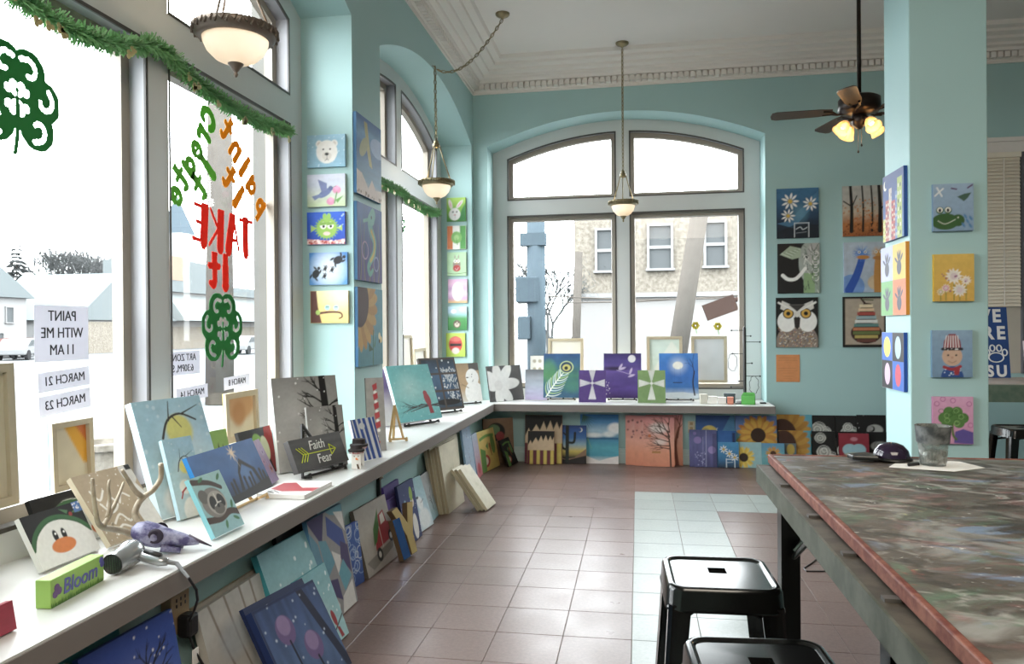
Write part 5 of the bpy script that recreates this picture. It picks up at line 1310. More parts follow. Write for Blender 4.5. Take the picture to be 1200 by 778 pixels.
def a_brown(a): a.g('8a6a4c', '94745a').d(.42, .7, .3, '2a2622', ry=.28).d(.35, .75, .2, '6a8a5c', ry=.16).d(.55, .6, .14, 'a03c3c').tex(.06)
canvas('brown canvas of dark fruit leaning in the corner behind the yellow one', .34, .47, (-1.455, 7.785, 0), -58, 5, a_brown, side='7a5c40', group=GL)
def a_pink(a): a.g('c8605c').tex(.05)
canvas('coral pink canvas at the very left edge of the sill', .16, .11, (-1.93, 1.915, SZ), 0, 18, a_pink, side='d4706a', group=GS)
canvas('dark red canvas low at the very left edge of the sill', .16, .075, (-1.60, 1.625, SZ), 0, 10, lambda a: a.g('9c2c40').tex(.1), side='8a2438', group=GS)

# wooden letters standing on the floor by the red truck
LG = M('letter_gold', 'a8945c', .5, var=.12, scale=20); LBL = M('letter_blue', '24518c', .25, .4, var=.15)
Yo = [(0, .0), (.07, .0), (.075, .12), (.17, .30), (.10, .31), (.04, .19), (-.04, .31), (-.11, .30), (-.005, .12)]
def wood_letter(pts, loc, rz, lean, d, mat, label):
    b = MB(); m = Matrix.Rotation(R(90), 4, 'X'); b.prism(pts, m, d); b2 = b.build('wooden_letter', M('letter_side_brown', '5c4c38', .7))
    q = MB(); q.prism([(x * .98 + .001, y * .98 + .003) for x, y in pts], Matrix.Translation((0, -d - .0005, 0)) @ m, .002); q.build('painted_face', mat, b2)
    b2.location = loc; b2.rotation_euler = (R(-lean), 0, R(rz)); return tag(b2, label, 'letter')
wood_letter(Yo, (-1.43, 4.49, .012), 80, 16, .035, LG, 'wooden letter y with a gold face leaning by the red truck')
wood_letter([(-.04, 0), (.05, 0), (.05, .25), (-.04, .25)], (-1.43, 4.40, .012), 80, 18, .03, LBL, 'shiny blue wooden letter bar behind the gold letter')
# ------------------------------------------------------------------ pendant lamps
FROST = mat_thin('frosted_bowl', 'e2dad0', .3)
BULB = M('bulb_glow', 'fff0d0', .5, emit='ffd9a0', estr=6)
def chain(path, step=.040, r=.0055, L=.025, W=.012):
    P = [Vector(p) for p in path]; b = MB(); d = 0; k = 0
    segs = [(P[i], P[i + 1]) for i in range(len(P) - 1)]
    tot = sum((q - p).length for p, q in segs); pos = step / 2
    while pos < tot:
        a = pos
        for p, q in segs:
            l = (q - p).length
            if a <= l: break
            a -= l
        c = p.lerp(q, a / l); t = (q - p).normalized(); s = t.orthogonal().normalized()
        if k % 2: s = t.cross(s)
        b.tube([c + t * (L * math.cos(2 * math.pi * j / 8)) + s * (W * math.sin(2 * math.pi * j / 8)) for j in range(9)], r * .75, 4, cap=False)
        pos += step; k += 1
    return b
def pendant(loc, rr, metal, label, path, canopy, ztop, watts):
    """loc: centre of the rim; path: chain from the top knot; ztop: z of the knot"""
    root = empty('pendant_lamp', loc); x, y, z = loc
    def off(p): return (p[0] - x, p[1] - y, p[2] - z)
    B = MB(); B.lathe([(rr * .84, .0), (rr * .82, -.025), (rr * .72, -.062), (rr * .52, -.095), (rr * .28, -.113), (.012, -.118)], 32); o = B.build('glass_bowl', FROST, root, True)
    B = MB(); B.lathe([(rr * .80, -.012), (rr * .93, -.012), (rr * 1.02, .004), (rr * 1.08, .03), (rr * 1.06, .034), (rr * .98, .012), (rr * .86, .004), (rr * .80, -.012)], 40); B.build('rim', metal, root, True)
    b = MB()
    for k in range(22):      # cast scroll ornaments around the rim
        a = 2 * math.pi * k / 22
        c = Vector((math.cos(a), math.sin(a), 0)) * rr * 1.05; s = Vector((-math.sin(a), math.cos(a), 0))
        b.tube([c - s * rr * .13 + Vector((0, 0, .002)), c - s * rr * .04 + Vector((0, 0, .03)), c + s * rr * .06 + Vector((0, 0, .012)), c + s * rr * .14 + Vector((0, 0, .034))], .0065, 5)
    b.build('scroll_band', metal, root, True)
    B = MB(); B.lathe([(0, -.175), (.006, -.17), (.010, -.16), (.006, -.152), (.012, -.145), (.022, -.13), (.032, -.118), (.034, -.112), (.0, -.11)], 16); B.build('finial', metal, root, True)
    zt = ztop - z
    for k in range(3):
        a = 2 * math.pi * k / 3 + .5
        c, s = math.cos(a), math.sin(a)
        B = MB(); B.tube([(c * rr * .93, s * rr * .93, .01), (c * rr * .72, s * rr * .72, zt * .3), (c * rr * .42, s * rr * .42, zt * .65), (c * .03, s * .03, zt - .01)], .0055, 7); B.build('rod', metal, root, True)
    B = MB(); B.lathe([(0, -.04), (.02, -.036), (.034, -.02), (.03, 0), (.018, .012), (.022, .022), (.012, .036), (0, .04)], 16, c=(0, 0, zt)); B.build('top_knot', metal, root, True)
    chain([off(p) for p in path]).build('chain', metal, root)
    B = MB(); B.tube([off(p) for p in path], .0026, 5); B.build('cord', metal, root)
    if canopy:
        cx, cy, cz = off(canopy); B = MB(); B.lathe([(.065, 0), (.064, -.012), (.05, -.026), (.02, -.036), (.008, -.05), (0, -.052)], 24, c=(cx, cy, cz)); B.build('canopy', metal, root, True)
    B = MB(); B.lathe([(0, -.08), (.02, -.072), (.024, -.055), (.018, -.035), (.012, -.02), (0, -.01)], 12); B.build('bulb', BULB, root, True)
    d = bpy.data.lights.new('bulb_light', 'POINT'); d.energy = watts; d.color = (1, .78, .5); d.shadow_soft_size = .03
    o = bpy.data.objects.new('bulb_light', d); COL.objects.link(o); o.parent = root; o.location = (.0, 0, .02)
    return tag(root, label, 'lamp', 'pendant bowl lamps')
def sag(a, c, n=14, s=.28):
    a, c = Vector(a), Vector(c); out = []
    for k in range(n + 1):
        t = k / n; p = a.lerp(c, t); p.z -= s * 4 * t * (1 - t) * (1 - .35 * t); out.append(p)
    return out
pendant((-1.70, 2.99, 2.685), .165, BRONZE, 'bronze pendant bowl lamp hanging before the nearest window', [(-1.70, 2.99, 3.07), (-1.70, 2.99, 3.70)] + sag((-1.70, 2.99, 3.70), (-1.12, 3.25, 4.20)), (-1.12, 3.25, 4.25), 3.03, 1.2)
pendant((-1.73, 6.36, 2.685), .148, BRASS, 'brass pendant bowl lamp hanging at the second window on a swagged chain', [(-1.73, 6.36, 3.08), (-1.735, 6.36, 3.70)] + sag((-1.735, 6.36, 3.70), (-1.18, 6.635, 4.20), s=.20), (-1.18, 6.635, 4.25), 3.04, 1.2)
pendant((-.137, 7.53, 2.645), .138, BRASS, 'brass pendant bowl lamp hanging in front of the back window', [(-.137, 7.53, 2.99), (-.136, 7.53, 4.20)], (-.136, 7.53, 4.25), 2.95, 1.2)
for p, lab in (((-1.735, 6.36, 3.70), 'small swag hook at the top of the second arch'), ((-1.70, 2.99, 3.70), 'small swag hook at the top of the nearest arch')):
    B = MB(); B.tube([(p[0] - .03, p[1], p[2] + .03), (p[0] - .005, p[1], p[2] + .02), (p[0] + .008, p[1], p[2]), (p[0] - .005, p[1], p[2] - .012)], .004, 6); tag(B.build('swag_hook', BRASS), lab, 'hook')

# ------------------------------------------------------------------ ceiling fan
FX, FY = 1.735, 6.3
fan = empty('ceiling_fan', (FX, FY, 3.15))
FB = M('fan_dark_bronze', '2f2723', .35, .6, var=.2); FBR = M('fan_brushed_bronze', '9a7c5c', .3, .8, var=.15)
B = MB(); B.tube([(0, 0, .09), (0, 0, ZC - 3.15)], .016, 12); B.build('down_rod', FB, fan, True)
B = MB(); B.lathe([(.02, ZC - 3.15 - .09), (.05, ZC - 3.15 - .06), (.065, ZC - 3.15 - .001)], 20); B.build('canopy', FB, fan, True)
B = MB(); B.lathe([(.016, .11), (.05, .095), (.12, .08), (.155, .06), (.158, -.02), (.14, -.045), (.07, -.065), (0, -.066)], 32); B.build('motor_housing', FB, fan, True)
BL = M('fan_blade_wood', '4a4038', .4, var=.15, scale=10)
bm = MB(); 
out = [(.20, -.045), (.30, -.06), (.62, -.068), (.655, -.05), (.665, 0), (.655, .05), (.62, .068), (.30, .06), (.20, .045)]
bm.prism(out, Matrix.Translation((0, 0, -.03)) @ Matrix.Rotation(R(11), 4, 'X'), .007)
blade_me = bm.mesh('blade', BL)
ir = MB(); ir.tube([(.10, 0, -.045), (.16, .0, -.05), (.20, .03, -.035), (.27, .035, -.028)], .009, 6); ir.tube([(.16, 0, -.05), (.20, -.03, -.035), (.27, -.035, -.035)], .009, 6)
iron_me = ir.mesh('blade_iron', FB)
for k in range(5):
    a = R(103 + 72 * k)
    o = link('blade', blade_me, fan); o.rotation_euler = (0, 0, a)
    q = link('blade_iron', iron_me, o)
B = MB(); B.lathe([(0, -.06), (.05, -.065), (.06, -.09), (.055, -.13), (.03, -.16), (.012, -.175), (0, -.178)], 20); B.build('light_hub', FB, fan, True)
def mat_shade():
    m = mat_thin('amber_glass', 'e8cda4', .5)
    N = m.node_tree.nodes; L = m.node_tree.links; o = [n for n in N if n.type == 'OUTPUT_MATERIAL'][0]; src = o.inputs[0].links[0].from_node
    t = N.new('ShaderNodeBsdfTransparent'); t.inputs[0].default_value = (.95, .85, .7, 1); mx = N.new('ShaderNodeMixShader'); mx.inputs[0].default_value = .45
    L.new(t.outputs[0], mx.inputs[1]); L.new(src.outputs[0], mx.inputs[2]); L.new(mx.outputs[0], o.inputs[0]); return m
SHADE = mat_shade()
for k in range(4):
    a = R(200 + 90 * k); cx, sy = math.cos(a), math.sin(a)
    m = Matrix.Translation((cx * .10, sy * .10, -.115)) @ Matrix.Rotation(a, 4, 'Z') @ Matrix.Rotation(R(-40), 4, 'Y')
    B = MB(); B.lathe([(.018, -.01), (.03, -.022), (.044, -.05), (.050, -.085), (.062, -.115), (.060, -.116), (.047, -.085), (.04, -.05), (.026, -.024)], 20, mat=m); sh = B.build('glass_shade', SHADE, fan, True)
    B = MB(); B.lathe([(0, -.085), (.018, -.075), (.022, -.06), (.012, -.03), (0, -.02)], 12, mat=m); B.build('bulb', BULB, sh, True)
    B = MB(); B.tube([(cx * .05, sy * .05, -.10), (cx * .10, sy * .10, -.112)], .012, 8); B.build('lamp_arm', FB, fan, True)
    d = bpy.data.lights.new('fan_light', 'POINT'); d.energy = 1.6; d.color = (1, .72, .42); d.shadow_soft_size = .03
    o = bpy.data.objects.new('fan_light', d); COL.objects.link(o); o.parent = fan; o.location = (cx * .17, sy * .17, -.21)
for dx, z1 in ((.01, -.30), (-.015, -.35)):
    B = MB(); B.tube([(dx, -.02, -.17), (dx, -.02, z1)], .0025, 5); B.lathe([(0, -.02), (.008, -.012), (.006, .0), (0, .006)], 8, c=(dx, -.02, z1)); B.build('pull_chain', FB, fan)
tag(fan, 'dark ceiling fan with four lit amber glass shades beside the column', 'ceiling fan')

# ------------------------------------------------------------------ tinsel garlands on the window heads
TIN = M('tinsel_green', '7fb27a', .35, var=.35, scale=60); GOLD = M('charm_gold', 'c4b684', .35, .3)
def garland(pts, label, seed, n=3200):
    rr = random.Random(seed); P = [Vector(p) for p in pts]
    root = empty('tinsel_garland', P[0])
    B = MB(); B.tube([p - P[0] for p in P], .010, 6); B.build('core', TIN, root)
    b = MB(); seg = [(P[i] - P[0], P[i + 1] - P[0]) for i in range(len(P) - 1)]; ws = [(q - p).length for p, q in seg]
    for _ in range(n):
        p, q = rr.choices(seg, ws)[0]; c = p.lerp(q, rr.random())
        d = Vector((rr.gauss(0, 1), rr.gauss(0, 1), rr.gauss(0, 1))).normalized(); s = d.orthogonal().normalized() * .0036; L = rr.uniform(.028, .058)
        b.add([c - s, c + s, c + d * L + s * .6, c + d * L - s * .6], [(0, 1, 2, 3)])
    o = b.build('tinsel_strands', TIN, root); o['kind'] = 'stuff'
    for k in range(int(len(P) * 1.3)):
        p, q = rr.choices(seg, ws)[0]; c = p.lerp(q, rr.random()) + Vector((.025, 0, rr.uniform(-.06, -.025)))
        B = MB()
        for j in range(3):
            a = R(90 + 120 * j + rr.uniform(-20, 20)); B.lathe([(0, 0), (.011, .0), (.011, .002), (0, .002)], 8, mat=Matrix.Translation(c) @ Matrix.Rotation(R(90), 4, 'Y') @ Matrix.Translation((math.cos(a) * .011, math.sin(a) * .011, 0)))
        B.build('gold_clover', GOLD, root)
    return tag(root, label, 'garland', 'tinsel garlands')
garland([(-2.06, 1.9, 2.58), (-2.06, 2.189, 2.563), (-2.06, 2.373, 2.541), (-2.06, 2.484, 2.542), (-2.06, 2.586, 2.552), (-2.06, 2.731, 2.583), (-2.06, 2.863, 2.63), (-2.06, 2.937, 2.66), (-2.06, 3.068, 2.655), (-2.06, 3.231, 2.609), (-2.06, 3.41, 2.584), (-2.06, 3.608, 2.573), (-2.06, 3.828, 2.571), (-2.06, 4.075, 2.598), (-2.06, 4.227, 2.623)], 'green tinsel garland with gold clovers along the nearest window head', 3, 7500)
garland([(-2.06, 5.3, 2.62), (-2.06, 5.806, 2.618), (-2.06, 6.037, 2.634), (-2.06, 6.216, 2.631), (-2.06, 6.382, 2.646), (-2.06, 6.58, 2.612), (-2.06, 6.819, 2.604), (-2.06, 7.104, 2.6), (-2.06, 7.382, 2.609), (-2.06, 7.647, 2.649)], 'green tinsel garland along the second window head', 5, 6000)

# ------------------------------------------------------------------ lettering, decals and papers on the panes (read from the street)
XG = -2.2325
def on_glass(y, z, rot=0, x=XG):     # text plane facing the street: local x runs towards -Y
    return Matrix(((0, 0, -1, x), (-1, 0, 0, y), (0, 1, 0, z), (0, 0, 0, 1))) @ Matrix.Rotation(R(rot), 4, 'Z')
GREEN = mat_thin('vinyl_green', '6f9e52', .4); ORANGE = mat_thin('vinyl_amber', 'c08a34', .4); REDV = mat_thin('vinyl_red', 'c4483c', .4); DGREEN = mat_thin('vinyl_dark_green', '44774e', .45)
def mask_mesh(name, a, w, mat):
    """flat cut-out: keeps the grid cells that the mask covers, front and back sheet; lies in local xy, x from -w/2"""
    k = a.c[..., 0]; m_ = (k[:-1, :-1] + k[1:, :-1] + k[:-1, 1:] + k[1:, 1:]) / 4 > .5
    ids = {}; V = []; F = []
    def vid(j, i):
        if (j, i) not in ids: ids[(j, i)] = len(V); V.append(((a.U[j, i] - .5) * w, a.V[j, i] * w, 0))
        return ids[(j, i)]
    for j, i in zip(*np.nonzero(m_)): F.append((vid(j, i), vid(j, i + 1), vid(j + 1, i + 1), vid(j + 1, i)))
    b = MB(); b.add(V, F); b.add([(x, y, -.0012) for x, y, _ in V], [f[::-1] for f in F])
    return b.mesh(name, mat)
def arcp(cx, cy, r, a0, a1, n=10, ys=1 / 1.2): return [(cx + r * math.cos(R(a0 + (a1 - a0) * k / n)), cy + r * ys * math.sin(R(a0 + (a1 - a0) * k / n))) for k in range(n + 1)]
GLY = {'C': [(arcp(.5, .6, .34, 50, 310), .2, .2), ([(.72, .86), (.74, .72)], .16, .16)], 'r': [([(.34, .26), (.34, .7)], .22, .22), ([(.36, .56), (.52, .7), (.7, .66)], .14, .2)],
       'e': [([(.26, .49), (.72, .49)], .09, .09), (arcp(.5, .475, .24, 0, 310), .17, .15)], 'a': [(arcp(.44, .46, .2, 0, 360), .16, .16), ([(.7, .7), (.7, .26)], .2, .2)],
       't': [([(.46, .96), (.46, .38), (.54, .27), (.7, .3)], .21, .13), ([(.2, .69), (.76, .69)], .12, .12)], 'i': [([(.5, .26), (.5, .68)], .24, .24), ([(.5, .86), (.5, .9)], .22, .22), ([(.36, .27), (.64, .27)], .08, .08)],
       'p': [([(.28, .02), (.28, .7)], .2, .2), (arcp(.52, .48, .2, 0, 360), .17, .17)], 'n': [([(.27, .26), (.27, .7)], .2, .2), ([(.27, .56), (.48, .71), (.7, .6), (.72, .26)], .14, .2)],
       'T': [([(.04, .92), (.96, .92)], .1, .1), ([(.55, .93), (.55, .26)], .42, .42)], 'A': [([(.03, .24), (.4, .94)], .12, .12), ([(.46, .92), (.74, .26)], .42, .42), ([(.15, .45), (.6, .45)], .09, .09)],
       'K': [([(.26, .92), (.26, .26)], .42, .42), ([(.4, .58), (.92, .94)], .1, .1), ([(.4, .6), (.94, .24)], .1, .1)], 'E': [([(.28, .92), (.28, .26)], .42, .42), ([(.26, .92), (.9, .92)], .09, .09), ([(.26, .6), (.74, .6)], .09, .09), ([(.26, .26), (.9, .26)], .09, .09)]}
GM = {}
def glyph(ch, size, mat, n=34):
    if (ch, size, mat.name) not in GM:
        a = Art(1, 1.2, n); a.c[:] = 0
        for P, w0, w1 in GLY[ch]: f_ = 1.0 if ch in 'TAKE' else 1.45; a.l(P, w0 * f_, (1, 1, 1), w1 * f_)
        me = mask_mesh('letter', a, size, mat); me.transform(Matrix.Translation((0, -.6 * size, 0))); GM[(ch, size, mat.name)] = me
    return GM[(ch, size, mat.name)]
def arc_text(word, c0, c1, bulge, size, mat, label, sx=1.0):
    """letters along a shallow arc from c0 to c1 (y, z on the pane), each its own part"""
    root = empty('window_lettering', (XG, (c0[0] + c1[0]) / 2, (c0[1] + c1[1]) / 2)); n = len(word)
    A = np.array(c0); C = np.array(c1); d = C - A; nrm = np.array([d[1], -d[0]]) / np.hypot(*d)
    def pt(t): return A + d * t + nrm * bulge * 4 * t * (1 - t)
    wd = {'i': .7, 't': .8, 'r': .85}
    cum = np.cumsum([0] + [wd.get(ch, 1) for ch in word])
    for k, ch in enumerate(word):
        t = (cum[k] + cum[k + 1]) / 2 / cum[-1]; p = pt(t); q = pt(t + .02) - pt(t - .02)
        ang = math.degrees(math.atan2(q[1], -q[0]))
        o = link('letter', glyph(ch, size, mat), root); o.matrix_local = Matrix.Translation(-root.location) @ on_glass(p[0], p[1], ang) @ Matrix.Diagonal((sx, 1, 1, 1))
    return tag(root, label, 'lettering', 'vinyl lettering on the second pane')
arc_text('Create', (3.69, 2.575), (3.325, 2.04), .005, .158, GREEN, 'green vinyl word create slanting down the pane, reversed from inside', .85)
arc_text('it', (3.685, 2.33), (3.53, 2.10), 0, .165, GREEN, 'green vinyl word it beside create, reversed from inside', .9)
arc_text('paint', (4.24, 2.12), (3.77, 2.56), .01, .168, ORANGE, 'amber vinyl word paint slanting up the pane, reversed from inside', .8)
arc_text('it', (3.98, 2.13), (3.78, 2.31), 0, .168, ORANGE, 'amber vinyl word it below paint, reversed from inside', .9)
arc_text('TAKE', (4.10, 1.945), (3.485, 1.965), -.01, .225, REDV, 'red vinyl word take in capitals, reversed from inside', .68)
arc_text('it', (3.85, 1.725), (3.625, 1.725), 0, .20, REDV, 'red vinyl word it above the shamrock, reversed from inside', .85)
def shamrock(y0, z0, w, label, n=100):
    a = Art(w, w * 1.0, n); a.c[:] = 0
    on, off_ = (1, 1, 1), (0, 0, 0)
    lobes = [(.37, .80, 1, 100), (.63, .80, -1, 80), (.19, .57, 1, 170), (.27, .29, -1, 235), (.81, .57, -1, 10), (.73, .29, 1, -55)]
    for x, y, s, q in lobes: a.d(x, y, .205, on)
    a.d(.5, .52, .24, on).d(.5, .7, .16, on).d(.33, .43, .14, on).d(.67, .43, .14, on)
    for x, y, s, q in lobes:
        sp = [(x + (.128 - .017 * k) * math.cos(R(q + s * (-50 + 46 * k))), y + (.128 - .017 * k) * math.sin(R(q + s * (-50 + 46 * k)))) for k in range(6)]
        a.l(sp, .05, off_, .045)
    for q in (52, 128, 232, 308):
        for s in (-1, 1): a.d(.5 + math.cos(R(q + s * 17)) * .125, .52 + math.sin(R(q + s * 17)) * .125, .042, off_)
        a.d(.5 + math.cos(R(q)) * .075, .52 + math.sin(R(q)) * .075, .055, off_, ry=.026, rot=q)
    a.l([(.5, .48), (.5, .2), (.53, .0)], .05, on, .04)
    o = link('shamrock_decal', mask_mesh('shamrock_decal', a, w, DGREEN)); o.matrix_world = on_glass(y0, z0)
    return tag(o, label, 'decal', 'shamrock decals')
shamrock(2.405, 2.07, .40, 'large dark green shamrock decal high on the nearest pane')
shamrock(3.766, 1.225, .40, 'green swirled shamrock decal below the red lettering')
shamrock(6.95, 2.33, .21, 'green shamrock decal on the second window pane', 50)
PAPER = mat_thin('window_paper', 'd4d4da', .35); INK = M('ink', '26262a', .8)
def paper(y, z, w, h, rot, lines, size, label):
    o = MB(); o.add([(-w / 2, -h / 2, 0), (w / 2, -h / 2, 0), (w / 2, h / 2, 0), (-w / 2, h / 2, 0), (-w / 2, -h / 2, .0006), (w / 2, -h / 2, .0006), (w / 2, h / 2, .0006), (-w / 2, h / 2, .0006)], [(0, 3, 2, 1), (4, 5, 6, 7), (0, 1, 5, 4), (1, 2, 6, 5), (2, 3, 7, 6), (3, 0, 4, 7)])
    r = o.build('window_paper', PAPER); r.matrix_world = on_glass(y, z, rot)
    n = len(lines)
    for k, t in enumerate(lines):
        if t == '11AM':
            for ch, dx in (('1', -.054), ('1', -.027), ('AM', .03)): text_obj('lettering', ch, size, INK, Matrix.Translation((dx, h * (.5 - (k + .5) / n) * .92, -.001)), r, sx=.9)
            continue
        text_obj('lettering', t, size, INK, Matrix.Translation((0, h * (.5 - (k + .5) / n) * .92, -.001)), r, sx=.9)
    return tag(r, label, 'paper sign', 'paper signs on the panes')
paper(2.612, 1.417, .28, .216, 0, ('PAINT', 'WITH ME', '11AM'), .058, 'white paper sign reading paint with me 11am, reversed from inside')
paper(2.622, 1.236, .268, .075, -3, ('MARCH 21',), .05, 'narrow paper sign reading march 21, reversed from inside')
paper(2.625, 1.145, .268, .078, -4, ('MARCH 23',), .05, 'narrow paper sign reading march 23 below march 21, reversed from inside')
paper(3.40, 1.263, .29, .115, 0, ('ART ZONE', '6:30PM, S'), .05, 'paper sign reading art zone 6:30pm half hidden by the mullion')
paper(3.48, 1.107, .27, .07, -2, ('MARCH 14',), .048, 'narrow paper sign reading march 14 on the second pane')
paper(3.908, 1.135, .27, .068, -2, ('MARCH 8',), .048, 'narrow paper sign reading march 8 near the right of the second pane')
for x, z, lab in ((.623, 1.44, 'small yellow flower sticker low on the right back pane, left one'), (.86, 1.43, 'small yellow flower sticker low on the right back pane, right one')):
    root = empty('flower_sticker', (x, 8.472, z)); YEL = M('sticker_yellow', 'c0b040', .6)
    for k in range(6):
        a = R(60 * k); B = MB(); B.lathe([(0, 0), (.019, 0), (.019, .001), (0, .001)], 8, mat=Matrix.Rotation(R(90), 4, 'X') @ Matrix.Translation((.026 * math.cos(a), .026 * math.sin(a), 0))); B.build('petal', YEL, root)
    B = MB(); B.tube([(0, 0, -.02), (.012, 0, -.09)], .004, 5); B.build('stem', GREEN, root)
    tag(root, lab, 'sticker')

# ------------------------------------------------------------------ work table
tbl = empty('work_table', (.36, 2.5, 0))
def tp(o): o.matrix_parent_inverse = Matrix.Translation((-.36, -2.5, 0)); return o
def mat_table():
    m = bpy.data.materials.new('paint_splattered_top'); m.use_nodes = True; nt = m.node_tree; N = nt.nodes; L = nt.links; b = N['Principled BSDF']
    tc = N.new('ShaderNodeTexCoord'); mp = N.new('ShaderNodeMapping'); mp.inputs['Scale'].default_value = (1.0, 1.5, 1); L.new(tc.outputs['Object'], mp.inputs[0])
    cur = None
    def noise(sc, det, dist=0, ofs=0):
        n = N.new('ShaderNodeTexNoise'); n.inputs['Scale'].default_value = sc; n.inputs['Detail'].default_value = det; n.inputs['Distortion'].default_value = dist
        v = N.new('ShaderNodeVectorMath'); v.operation = 'ADD'; v.inputs[1].default_value = (ofs, ofs * .7, 0); L.new(mp.outputs[0], v.inputs[0]); L.new(v.outputs[0], n.inputs['Vector']); return n
    base = N.new('ShaderNodeMix'); base.data_type = 'RGBA'; n = noise(5, 6, 1.5); L.new(n.outputs[0], base.inputs[0]); base.inputs[6].default_value = (*lin('352d27'), 1); base.inputs[7].default_value = (*lin('665e56'), 1); cur = base
    for sc, ofs, c, lo, hi in ((3.2, 3, '8f8e8a', .5, .66), (4, 11, '54705a', .54, .68), (4.5, 17, '8a6462', .56, .7), (5, 23, '70829a', .58, .70), (7, 31, 'a09e98', .58, .70), (12, 41, '8c4a40', .67, .73), (11, 47, 'a09c70', .68, .74), (6, 53, '2f2823', .52, .66), (18, 61, 'c4c2be', .69, .73)):
        n = noise(sc, 5, 2.0, ofs); mr = N.new('ShaderNodeMapRange'); mr.inputs[1].default_value = lo; mr.inputs[2].default_value = hi; mr.inputs[4].default_value = .8; L.new(n.outputs[0], mr.inputs[0])
        x = N.new('ShaderNodeMix'); x.data_type = 'RGBA'; L.new(mr.outputs[0], x.inputs[0]); L.new(cur.outputs[2], x.inputs[6]); x.inputs[7].default_value = (*lin(c), 1); cur = x
    L.new(cur.outputs[2], b.inputs['Base Color']); b.inputs['Roughness'].default_value = .42
    n = noise(40, 4); bp = N.new('ShaderNodeBump'); bp.inputs['Strength'].default_value = .25; bp.inputs['Distance'].default_value = .003; L.new(n.outputs[0], bp.inputs['Height']); L.new(bp.outputs[0], b.inputs['Normal'])
    return m
TOPM = mat_table(); REDP = M('chipped_red_edge', '5c261b', .6, col2='7c4a3a', scale=30); OLIVE = M('painted_steel_olive', '3f4338', .5, .15, col2='585a50', scale=14)
TX0_, TX1_, TY1_, TY0_ = .383, 1.95, 2.495, -1.2
B = MB(); B.box((.430, TY0_, .974), (1.90, 2.553, 1.0)); tp(B.build('table_top', TOPM, tbl))
B = MB(); B.box((.417, TY0_, .974), (.431, 2.567, 1.002)); tp(B.build('red_edge', REDP, tbl, bevel=.003))
B = MB(); B.box((.431, 2.552, .974), (1.90, 2.567, 1.002)); tp(B.build('red_edge', REDP, tbl, bevel=.003))
B = MB(); B.box((TX0_, TY0_, .962), (TX1_, TY1_ + .04, .970)); tp(B.build('steel_tray', M('stained_ledge', '38322a', .55, col2='4c463c', scale=20), tbl))
B = MB(); B.box((TX0_ - .006, TY0_, .915), (TX0_, TY1_ + .046, .971)); B.box((TX0_, TY1_ + .04, .915), (TX1_, TY1_ + .046, .971)); B.box((TX1_, TY0_, .915), (TX1_ + .006, TY1_ + .046, .971)); tp(B.build('steel_apron', OLIVE, tbl))
for x, sx in ((TX0_ + .05, 1), (TX1_ - .02, -1)):
    for y, sy in ((TY1_ - .02, -1), (TY0_ + .05, 1)):
        B = MB(); B.box((min(x, x + sx * .065), y - .003, 0), (max(x, x + sx * .065), y + .003, .96)); B.box((x - .003, min(y, y + sy * .065), 0), (x + .003, max(y, y + sy * .065), .96)); tp(B.build('leg', BLACK, tbl))
B = MB(); B.box((.42, 1.36, 0), (.426, 1.42, .96)); B.box((.42, 1.36, 0), (.48, 1.366, .96)); tp(B.build('leg', BLACK, tbl))
GAL = M('galvanised_strut', '9c9c98', .35, .8)
for p, q in (((.475, 2.45, .70), (.52, 2.10, .93)), ((.475, 2.45, .72), (.64, 2.45, .91))):
    B = MB(); B.tube([p, q], .008, 8); tp(B.build('strut', GAL, tbl))
B = MB()
for y in (2.2, 1.85, 1.55, 1.3):
    B = MB(); B.box((.392, y, .970), (.418, y + .02, .976)); tp(B.build('clip', DARK, tbl))
tag(tbl, 'large work table with a paint-splattered top and chipped red edge', 'table')
# paper, cup and tool on the table
B = MB(); B.prism([(-.13, -.05), (-.05, .09), (.11, .07), (.14, -.03), (.03, -.1)], Matrix.Translation((0, 0, 0)), .001)
o = B.build('paper_sheet', WHITE); o.location = (.86, 2.425, 1.0005); tag(o, 'curled white paper sheet under the plastic cup', 'paper')
cup = empty('paint_cup', (.868, 2.42, 1.002))
def mat_cup():
    m = mat_thin('stained_clear_plastic', 'b8b8b4', .5)
    N = m.node_tree.nodes; L = m.node_tree.links; o = [n for n in N if n.type == 'OUTPUT_MATERIAL'][0]; src = o.inputs[0].links[0].from_node
    t = N.new('ShaderNodeBsdfTransparent'); t.inputs[0].default_value = (.85, .87, .86, 1); mx = N.new('ShaderNodeMixShader'); nz = N.new('ShaderNodeTexNoise'); nz.inputs['Scale'].default_value = 25; mr = N.new('ShaderNodeMapRange'); mr.inputs[1].default_value = .4; mr.inputs[2].default_value = .6; mr.inputs[3].default_value = .12; mr.inputs[4].default_value = .55
    tc = N.new('ShaderNodeTexCoord'); L.new(tc.outputs['Object'], nz.inputs[0]); L.new(nz.outputs[0], mr.inputs[0]); L.new(mr.outputs[0], mx.inputs[0]); L.new(t.outputs[0], mx.inputs[1]); L.new(src.outputs[0], mx.inputs[2]); L.new(mx.outputs[0], o.inputs[0]); return m
B = MB(); B.lathe([(0, .001), (.034, .001), (.036, .01), (.047, .112), (.049, .116), (.049, .119), (.045, .117), (.034, .012), (0, .008)], 28); B.build('cup_wall', mat_cup(), cup, True)
B = MB(); B.lathe([(.0445, .068), (.0485, .112), (.0497, .1185), (.0500, .1190)], 28); B.build('paint_stain', M('dried_paint', '35383a', .6, col2='6a6c6c', scale=28), cup, True)
B = MB(); B.lathe([(0, .045), (.0375, .045), (.034, .012), (0, .0095)], 24); B.build('rinse_water', M('murky_water', '9a9c98', .1, trans=.5), cup, True)
tag(cup, 'clear plastic cup stained with grey paint on the work table', 'cup')
